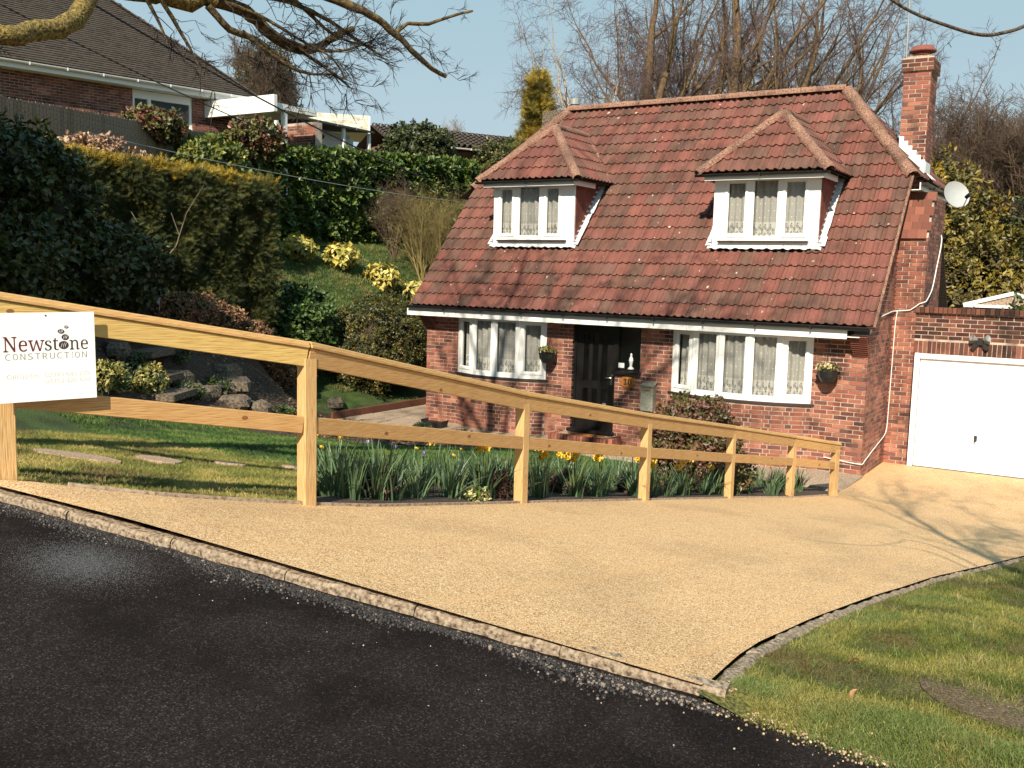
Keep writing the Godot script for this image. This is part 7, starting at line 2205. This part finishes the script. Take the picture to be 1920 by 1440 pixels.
	var bgs := [[-5.1, -32.0, Vector3(2.2, 3.6, 2.0), 2600, [Color(0.15, 0.115, 0.018), Color(0.085, 0.075, 0.016), Color(0.22, 0.15, 0.02)], 0.35, "golden olive leaved tall shrub right of the chimney"], [-3.7, -30.5, Vector3(1.7, 2.5, 1.6), 1700, [Color(0.12, 0.10, 0.02), Color(0.2, 0.15, 0.025), Color(0.08, 0.06, 0.02)], 0.4, "brown olive thicket below the satellite dish"], [-1.7, -32.5, Vector3(1.9, 3.1, 1.9), 2400, [Color(0.04, 0.05, 0.014), Color(0.055, 0.06, 0.018), Color(0.075, 0.068, 0.018)], 0.75, "dark evergreen at the right edge behind the garage"], [-2.6, -28.0, Vector3(1.3, 1.35, 1.3), 1300, [Color(0.03, 0.045, 0.014), Color(0.05, 0.065, 0.018)], 0.75, "dark round bush behind the garage roof"], [-4.1, -27.0, Vector3(1.0, 1.25, 1.0), 900, [Color(0.09, 0.09, 0.02), Color(0.13, 0.11, 0.03), Color(0.06, 0.07, 0.02)], 0.55, "low olive bush near the gable's back corner"], [-1.6, -25.4, Vector3(2.2, 1.45, 0.7), 1500, [Color(0.08, 0.09, 0.02), Color(0.05, 0.07, 0.015), Color(0.12, 0.11, 0.03)], 0.7, "scrubby green hedge just behind the garage parapet"], [-0.9, -29.0, Vector3(1.5, 2.0, 1.4), 1300, [Color(0.16, 0.13, 0.03), Color(0.09, 0.09, 0.02), Color(0.2, 0.13, 0.05)], 0.6, "tawny shrub at the photo's right edge above the garage"]]
	for k in bgs.size():
		var e: Array = bgs[k]
		leafy("background_shrub", e[6], "shrub", Vector3(e[0], 0, e[1]), e[2], e[3], yel, M_.leaf, e[4], 1.3, M_.twig_brown, "shrubs beyond the garage", e[5], 90 + k)
	# tall evergreens by the road, left of the view, that keep the garden bank in shade
	for e in [[-12.4, -1.3, 8.2, 2.0, "tall dark conifer by the road left of the view, nearer one"], [-15.2, -2.6, 7.8, 2.1, "tall dark conifer by the road left of the view, farther one"]]:
		conifer("dark_conifer", e[4], Vector3(e[0], land(e[0], e[1]) - 0.2, e[1]), e[2], e[3], [Color(0.045, 0.05, 0.015), Color(0.06, 0.062, 0.018)], frond_cluster(14, 0.55, 6), "conifers shading the garden")
	var hut := thing("shed", "low shed with tan roof and white gable boards beyond the garage", "shed", Vector3(-2.25, -0.28, -26.6))
	var hm := MB.new(); hm.box(Vector3(0, 1.55, 0), Vector3(1.5, 3.1, 1.5))
	part("wall", hm, M_.grey_wood, hut)
	var hr := MB.new(); hr.prism([Vector2(-0.95, 3.1), Vector2(0.95, 3.1), Vector2(0.12, 3.4)], Vector3.ZERO, Basis(), -0.9, 0.9)
	part("roof", hr, M_.concrete_path, hut)
	var hb := MB.new(); hb.cbox(Vector3(-0.45, 3.26, 0.92), Vector3(1.12, 0.09, 0.03), 0.008, Basis(Vector3.BACK, 0.28)); hb.cbox(Vector3(0.55, 3.24, 0.92), Vector3(0.9, 0.09, 0.03), 0.008, Basis(Vector3.BACK, -0.35)); hb.cbox(Vector3(0, 3.09, 0.93), Vector3(1.95, 0.07, 0.03), 0.008)
	part("barge_board", hb, M_.white_paint, hut)

	# the big oak by the road whose limbs hang over the picture and shade the garden
	var O := thing("overhanging_oak", "big mossy limbed bare oak by the road reaching across the sky", "tree", Vector3(-7.7, 2.2, -1.7))
	var off := -O.position
	var mossy := MB.new(); var dark := MB.new(); var tw := []
	var mb := mossy
	var limb := func(pts: Array, r0: float, r1: float, sides: int) -> PackedVector3Array:
		var cv := Curve3D.new()
		for k in pts.size():
			var t: Vector3 = (pts[mini(k + 1, pts.size() - 1)] - pts[maxi(k - 1, 0)]) * 0.18
			cv.add_point(pts[k] + off, -t, t)
		cv.bake_interval = 0.1
		var bp := cv.get_baked_points()
		var rad := PackedFloat32Array()
		for k in bp.size():
			rad.append(lerpf(r0, r1, k / float(bp.size() - 1)) * rr(0.93, 1.08))
			if k > 0: bp[k] += rv() * r1 * 0.35
		(mossy if r0 > 0.06 else dark).tube(bp, rad, sides)
		return bp
	var twiggy := func(bp: PackedVector3Array, every: float, size: float, from: float) -> void:
		var acc := 0.0
		for k in range(1, bp.size()):
			acc += bp[k].distance_to(bp[k - 1])
			if k < bp.size() * from or acc < every: continue
			acc = 0.0
			var along := (bp[k] - bp[k - 1]).normalized()
			var dir := (along + rv() * 1.0 + Vector3(0.1, -0.1, -0.2)).normalized()
			tw.append(Transform3D(look(dir, rr(0, TAU)).scaled(Vector3.ONE * size * rr(0.7, 1.3)), bp[k]))
	limb.call([Vector3(-7.7, 2.0, -1.7), Vector3(-7.6, 3.2, -1.7), Vector3(-7.5, 5.5, -1.9), Vector3(-7.2, 8.0, -2.3)], 0.34, 0.2, 10)
	limb.call([Vector3(-7.5, 4.6, -1.85), Vector3(-6.4, 4.5, -2.3), Vector3(-5.3, 4.5, -3.0), Vector3(-5.29, 4.57, -3.3), Vector3(-5.33, 4.66, -3.52), Vector3(-5.42, 4.82, -3.72), Vector3(-5.55, 5.05, -3.9), Vector3(-5.6, 5.7, -4.3), Vector3(-5.7, 7.2, -5.4), Vector3(-6.0, 8.6, -7.0)], 0.066, 0.035, 9)
	limb.call([Vector3(-7.35, 6.0, -2.0), Vector3(-6.5, 5.4, -3.0), Vector3(-5.65, 5.12, -3.8), Vector3(-5.41, 5.04, -4.25), Vector3(-5.27, 5.06, -4.56)], 0.12, 0.075, 9)
	var a1: PackedVector3Array = limb.call([Vector3(-5.27, 5.06, -4.56), Vector3(-5.2, 5.02, -4.77), Vector3(-5.16, 4.93, -4.94), Vector3(-5.12, 4.85, -5.1), Vector3(-5.08, 4.86, -5.28), Vector3(-5.0, 4.98, -5.45), Vector3(-4.95, 5.06, -5.6)], 0.05, 0.022, 7)
	twiggy.call(a1, 0.045, 0.62, 0.1)
	var a2: PackedVector3Array = limb.call([Vector3(-5.25, 5.0, -4.5), Vector3(-5.22, 4.88, -4.66), Vector3(-5.2, 4.86, -4.85), Vector3(-5.17, 4.78, -5.05), Vector3(-5.12, 4.7, -5.2)], 0.026, 0.012, 6)
	twiggy.call(a2, 0.05, 0.6, 0.2)
	var a2b: PackedVector3Array = limb.call([Vector3(-5.2, 4.88, -4.75), Vector3(-5.15, 4.76, -5.0), Vector3(-5.05, 4.68, -5.2), Vector3(-4.95, 4.7, -5.4)], 0.018, 0.008, 6)
	twiggy.call(a2b, 0.05, 0.55, 0.2)
	var a3: PackedVector3Array = limb.call([Vector3(-5.3, 5.1, -4.4), Vector3(-5.0, 5.22, -4.85), Vector3(-4.75, 5.14, -5.2), Vector3(-4.63, 5.08, -5.4), Vector3(-4.56, 4.98, -5.6), Vector3(-4.52, 4.87, -5.78), Vector3(-4.49, 4.8, -5.95), Vector3(-4.44, 4.76, -6.05)], 0.05, 0.016, 7)
	twiggy.call(a3, 0.1, 0.42, 0.45)
	var a4: PackedVector3Array = limb.call([Vector3(-4.56, 4.98, -5.6), Vector3(-4.5, 5.06, -5.66), Vector3(-4.42, 5.08, -5.8), Vector3(-4.33, 5.16, -5.95), Vector3(-4.24, 5.22, -6.1)], 0.016, 0.009, 6)
	twiggy.call(a4, 0.16, 0.4, 0.3)
	var a5: PackedVector3Array = limb.call([Vector3(-5.3, 5.1, -4.4), Vector3(-5.05, 5.12, -4.9), Vector3(-4.9, 5.05, -5.2), Vector3(-4.82, 4.95, -5.45), Vector3(-4.7, 4.85, -5.6)], 0.028, 0.008, 6)
	twiggy.call(a5, 0.05, 0.6, 0.3)
	for e in [[Vector3(-5.3, 5.08, -4.45), Vector3(-5.12, 5.0, -4.8), Vector3(-5.0, 4.88, -5.1), Vector3(-4.88, 4.78, -5.3), Vector3(-4.86, 4.66, -5.4)], [Vector3(-5.15, 4.92, -4.95), Vector3(-5.0, 4.84, -5.2), Vector3(-4.86, 4.86, -5.4), Vector3(-4.72, 4.95, -5.55)], [Vector3(-5.1, 4.85, -5.15), Vector3(-5.0, 4.74, -5.35), Vector3(-4.9, 4.62, -5.5)], [Vector3(-5.0, 5.22, -4.85), Vector3(-4.95, 5.05, -5.15), Vector3(-4.88, 4.94, -5.35), Vector3(-4.74, 4.9, -5.6)], [Vector3(-5.34, 4.98, -4.2), Vector3(-5.36, 4.78, -4.4), Vector3(-5.34, 4.62, -4.5)], [Vector3(-5.4, 5.02, -4.1), Vector3(-5.42, 4.85, -4.25), Vector3(-5.4, 4.72, -4.3)]]:
		var ax: PackedVector3Array = limb.call(e, 0.017, 0.006, 6)
		twiggy.call(ax, 0.06, 0.5, 0.15)
	# crown above the picture
	var oak := {"levels": 3, "twigs": 2, "wob": 0.22, "trop": 0.05, "weep": 0.0, "spray": 1.0, "kids": [4, 3, 2], "from": 0.3, "ang": Vector2(0.5, 1.0), "lr": Vector2(0.55, 0.75), "mesh": sp_fine}
	for dd in [Vector3(0.25, 0.9, -0.6), Vector3(-0.3, 0.9, -0.7), Vector3(-0.2, 1, 0.4), Vector3(-0.9, 0.8, -0.1)]:
		bare_tree_grow(mb, tw, Vector3(-7.2, 8.0, -2.3) + off, dd.normalized(), 3.3, 0.13, 0, oak)
	part("trunk", mossy, M_.mossy_bark, O)
	part("branches", dark, M_.oak_bark, O)
	var cs2 := PackedColorArray()
	for k in tw.size(): cs2.append(Color.WHITE * rr(0.6, 1.2))
	scatter("twigs", twig_spray(10, 0.55, 0.0065, 0.1, 84), M_.twig_dark, tw, cs2, O)
	# tree by the right-hand verge: a low bough crosses the top right corner, its shadow lies over drive and grass
	var V := thing("verge_tree", "bare tree on the right verge with a low bough across the sky", "tree", Vector3(1.75, 1.4, -1.4))
	var vo := -V.position
	mb = MB.new(); tw = []
	off = vo
	var limb2 := func(pts: Array, r0: float, r1: float) -> void:
		var cv := Curve3D.new()
		for k in pts.size():
			var t: Vector3 = (pts[mini(k + 1, pts.size() - 1)] - pts[maxi(k - 1, 0)]) * 0.18
			cv.add_point(pts[k] + vo, -t, t)
		cv.bake_interval = 0.08
		var bp := cv.get_baked_points()
		var rad := PackedFloat32Array()
		for k in bp.size(): rad.append(lerpf(r0, r1, k / float(bp.size() - 1)))
		mb.tube(bp, rad, 8)
	limb2.call([Vector3(1.75, 1.1, -1.4), Vector3(1.7, 3.5, -1.5), Vector3(1.5, 5.2, -1.8), Vector3(1.35, 6.6, -2.1)], 0.17, 0.1)
	limb2.call([Vector3(1.62, 4.2, -1.6), Vector3(0.8, 4.6, -3.4), Vector3(0.0, 4.72, -5.0), Vector3(-0.43, 4.62, -5.48), Vector3(-0.5, 4.53, -5.31), Vector3(-0.57, 4.47, -5.14), Vector3(-0.64, 4.43, -4.96), Vector3(-0.75, 4.44, -4.78), Vector3(-0.89, 4.48, -4.58), Vector3(-1.02, 4.56, -4.36), Vector3(-1.2, 4.7, -4.2)], 0.019, 0.006)
	limb2.call([Vector3(0.4, 4.68, -4.0), Vector3(-0.1, 4.75, -4.7), Vector3(-0.42, 4.72, -4.75), Vector3(-0.6, 4.85, -4.7)], 0.012, 0.006)
	var vt := {"levels": 2, "twigs": 4, "wob": 0.18, "trop": 0.06, "weep": 0.0, "spray": 0.9, "kids": [3, 3], "from": 0.3, "ang": Vector2(0.4, 0.9), "lr": Vector2(0.55, 0.75), "mesh": sp_fine}
	for dd in [Vector3(-0.35, 1, -0.1), Vector3(0.3, 1, -0.5), Vector3(-0.1, 1, 0.6), Vector3(0.5, 0.9, 0.2)]:
		bare_tree_grow(mb, tw, Vector3(1.36, 6.4, -2.08) + vo, dd.normalized(), 2.6, 0.06, 0, vt)
	part("trunk", mb, M_.bark, V)
	var cs3 := PackedColorArray()
	for k in tw.size(): cs3.append(Color.WHITE)
	scatter("twigs", twig_spray(6, 0.6, 0.006, 0.1, 85), M_.twig_brown, tw, cs3, V)

func conifer(called: String, label: String, at: Vector3, h: float, w: float, cols: Array, mesh: Mesh, group: String) -> void:
	var T := thing(called, label, "conifer", at, group)
	var xs := []; var cs := PackedColorArray()
	var tm := MB.new()
	tm.tube(PackedVector3Array([Vector3(0, -0.3, 0), Vector3(0.05, h * 0.5, 0), Vector3(0, h * 0.97, 0)]), PackedFloat32Array([0.02 * h, 0.012 * h, 0.01]), 7)
	var nb := int(h * 12)
	for k in nb:
		var t := pow((k + rng.randf()) / nb, 0.9)
		var a := k * 2.4
		var r := w * pow(1.0 - t, 0.75) * rr(0.7, 1.15) + 0.08
		var p := Vector3(0, h * lerpf(0.12, 1.0, t), 0)
		var e := p + Vector3(cos(a) * r, 0.2 * r, sin(a) * r)
		tm.tube(PackedVector3Array([p, e]), PackedFloat32Array([0.02, 0.006]), 3)
		for q in 14:
			var pp := p.lerp(e, pow(rng.randf(), 0.5)) + rv() * 0.16
			var dir := (Vector3(cos(a), 0.5, sin(a)) + rv() * 0.7).normalized()
			xs.append(Transform3D(look(dir, rr(0, TAU)).scaled(Vector3.ONE * rr(0.7, 1.3)), pp))
			cs.append((cols[rng.randi() % cols.size()] as Color) * rr(0.7, 1.25))
	part("trunk", tm, M_.bark, T)
	scatter("crown", mesh, M_.frond, xs, cs, T)

# ---------------------------------------------------------------- roadside detail
func build_roadside() -> void:
	# loose tarmac crumbs and grit along the kerb
	var cr := MB.new()
	rock(cr, Vector3(1, 0.8, 0.9), 3)
	var mesh := cr.make()
	var xs := []; var cs := PackedColorArray()
	for k in 9000:
		var t := rng.randf()
		var w := 0.05 + 0.055 * absf(sin(t * 9.0)) + 0.03 * sin(t * 31.0)
		var p := Vector3(-5.3, 0, -2.79).lerp(Vector3(-1.12, 0, -3.42), t) + Vector3(0.13, 0, 0.99) * absf(rng.randfn(0.0, 0.6)) * w
		p.y = road_y(p.x, p.z) - 0.004
		var s := rr(0.002, 0.0065) * (1.5 if rng.randf() < 0.1 else 1.0)
		xs.append(Transform3D(Basis(rv(), rr(0, TAU)).scaled(Vector3.ONE * s), p))
		var pale := rng.randf()
		cs.append(Color(0.2, 0.155, 0.125) if pale < 0.035 + 0.2 * smoothstep(0.72, 1.0, t) else Color(0.016, 0.0135, 0.0135) * rr(0.5, 2.2))
	scatter("loose_tarmac", mesh, M_.tar_crumb, xs, cs)
	xs = []; cs = PackedColorArray()
	for k in 2600:   # gravel washed onto the grass edge of the road
		var x := rr(-1.25, 0.8)
		var p := Vector3(x, 0, -3.5 + (x + 1.25) * 0.03 + rng.randfn(0.0, 0.07))
		p.y = maxf(road_y(p.x, p.z) - 0.002, verge_y(p.x, p.z) if p.z < -3.5 else -9.0)
		xs.append(Transform3D(Basis(rv(), rr(0, TAU)).scaled(Vector3.ONE * rr(0.0018, 0.005)), p))
		cs.append(Color(0.42, 0.3, 0.18) * rr(0.2, 1.4))
	scatter("washed_gravel", mesh, M_.tar_crumb, xs, cs)
	xs = []; cs = PackedColorArray()
	for k in 420:   # pale chips lying on the road
		var p := Vector3(rr(-6.0, 0.5), 0, rr(-3.3, -0.6))
		p.y = road_y(p.x, p.z) - 0.004
		xs.append(Transform3D(Basis(rv(), rr(0, TAU)).scaled(Vector3.ONE * rr(0.0012, 0.0035)), p)); cs.append(Color(0.4, 0.34, 0.28) * rr(0.4, 1.3))
	scatter("road_grit", mesh, M_.tar_crumb, xs, cs)
	xs = []; cs = PackedColorArray()
	for k in 20000:   # the dusty grey patch on the new surface at the left
		var p := Vector3(-3.95 + rng.randfn(0, 0.17), 0, -2.62 + rng.randfn(0, 0.13))
		p.y = road_y(p.x, p.z) + 0.0005 - 0.02 * absf(p.z + 0.5) / 3.0 + 0.012
		xs.append(Transform3D(Basis(Vector3.UP, rr(0, TAU)).scaled(Vector3(1, 0.35, 1) * rr(0.0007, 0.0018)), p)); cs.append(Color(0.09, 0.09, 0.098) * rr(0.5, 1.3))
	scatter("pale_dust", mesh, M_.tar_crumb, xs, cs)
	# dead leaves on the verge
	var spots := [[0.38, -4.95, "crumpled brown dead leaf on the verge, largest at the right edge"], [0.02, -5.6, "reddish brown dead leaf standing in the verge grass"], [-0.9, -4.45, "small tan dead leaf near the curved edging"], [-0.05, -4.55, "flat tan dead leaf beside the muddy patch"], [0.15, -4.3, "pale dead leaf on the bare mud"], [0.3, -4.15, "red brown dead leaf at the lower right of the verge"], [-0.75, -3.75, "small russet leaf close to the road edge"], [0.22, -4.65, "curled tan leaf between mud and grass"]]
	for e in spots:
		var lm := MB.new()
		lm.col = [Color(0.34, 0.17, 0.08), Color(0.42, 0.25, 0.14), Color(0.26, 0.1, 0.05), Color(0.5, 0.36, 0.22)][rng.randi() % 4]
		var n := 7; var rows := []
		for k in n:
			var t := k / (n - 1.0)
			var w := 0.026 * sin(PI * (0.08 + 0.88 * t)) * (0.7 + 0.3 * absf(sin(t * 11.0)))
			var row := PackedVector3Array()
			for q in [-1.0, -0.5, 0.0, 0.5, 1.0]: row.append(Vector3(q * w, 0.012 * q * q + 0.012 * sin(t * 5.0) + rr(-0.002, 0.002), 0.045 - 0.09 * t))
			rows.append(row)
		lm.grid(rows)
		lm.tube(PackedVector3Array([Vector3(0, 0.002, 0.045), Vector3(0.005, 0.006, 0.075)]), PackedFloat32Array([0.0012, 0.0008]), 4)
		tag(part("fallen_leaf", lm, M_.leaf, self, Transform3D(Basis(Vector3(rr(-0.3, 0.3), 1, rr(-0.3, 0.3)).normalized(), rr(0, TAU)).scaled(Vector3.ONE * rr(0.45, 0.75)), Vector3(e[0], verge_y(e[0], e[1]) + 0.028, e[1]))), e[2], "leaf", "dead leaves on the verge")
	var tgm := MB.new()
	tgm.tube(PackedVector3Array([Vector3(-0.16, 0.01, 0), Vector3(-0.02, 0.03, 0.02), Vector3(0.1, 0.045, 0.0), Vector3(0.17, 0.07, -0.03)]), PackedFloat32Array([0.006, 0.005, 0.004, 0.002]), 5)
	tgm.tube(PackedVector3Array([Vector3(-0.02, 0.03, 0.02), Vector3(0.05, 0.035, 0.07)]), PackedFloat32Array([0.003, 0.0015]), 4)
	tag(part("fallen_twig", tgm, M_.twig_pale, self, Transform3D(Basis(Vector3.UP, 0.6), Vector3(0.3, verge_y(0.3, -5.5) + 0.03, -5.5))), "pale fallen twig lying in the verge grass", "twig")
	# bare earth showing through on the verge
	var md := MB.new(); var rows := []
	for k in 9:
		var row := PackedVector3Array()
		for q in 13:
			var a := TAU * q / 12.0; var r := k / 8.0 * (1.0 + 0.2 * sin(a * 3.0 + 1.0))
			var x := -0.15 + cos(-a) * 0.55 * r; var z := -4.35 + sin(-a) * 0.3 * r
			row.append(Vector3(x, verge_y(x, z) + 0.006 - 0.004 * r + 0.006 * sin(x * 41.0) * sin(z * 37.0) * (1.0 - r), z))
		rows.append(row)
	rows.reverse()
	md.grid(rows)
	struct("bare_earth", md, M_.bare_soil)

func _ready() -> void:
	rng.seed = 20240317
	# camera
	var cam := Camera3D.new()
	cam.name = "camera"
	add_child(cam)
	cam.position = Vector3(0, 3.3, 0)
	cam.rotation = Vector3(-0.1139, 0.5587, 0.0258)
	cam.fov = rad_to_deg(2.0 * atan(720.0 / 1812.45))
	cam.near = 0.05; cam.far = 1500.0
	cam.current = true
	# sky
	var we := WorldEnvironment.new()
	we.name = "world"
	var env := Environment.new()
	env.background_mode = Environment.BG_SKY
	var sm := ProceduralSkyMaterial.new()
	sm.sky_top_color = Color(0.55, 0.755, 0.845)
	sm.sky_horizon_color = Color(0.83, 0.895, 0.925)
	sm.sky_curve = 0.25
	sm.sky_energy_multiplier = 0.78
	sm.ground_bottom_color = Color(0.2, 0.18, 0.15); sm.ground_horizon_color = Color(0.6, 0.63, 0.63)
	sm.sun_angle_max = 3.0
	var sky := Sky.new(); sky.sky_material = sm
	env.sky = sky
	env.tonemap_mode = Environment.TONE_MAPPER_LINEAR
	env.tonemap_exposure = 1.58
	env.sdfgi_enabled = true; env.ssao_enabled = true; env.ssil_enabled = true
	we.environment = env
	add_child(we)
	# sun: over the viewer's left shoulder, about 38 degrees up
	var sun := DirectionalLight3D.new()
	sun.name = "sun"
	var az := deg_to_rad(14.0); var el := deg_to_rad(38.0)
	var to_sun := Vector3(sin(az) * cos(el), sin(el), cos(az) * cos(el))
	add_child(sun)
	sun.look_at_from_position(to_sun * 100.0, Vector3.ZERO, Vector3.UP)
	sun.light_energy = 1.6
	sun.light_color = Color(1.0, 0.95, 0.86)
	sun.light_angular_distance = 0.5
	sun.shadow_enabled = true

	make_materials()
	build_setting()
	build_house()
	build_garage()
	build_fence()
	build_sign()
	build_fittings()
	overhead_wires()
	build_neighbours()
	build_bed_plants()
	build_left_garden()
	build_trees()
	build_grass()
	build_roadside()
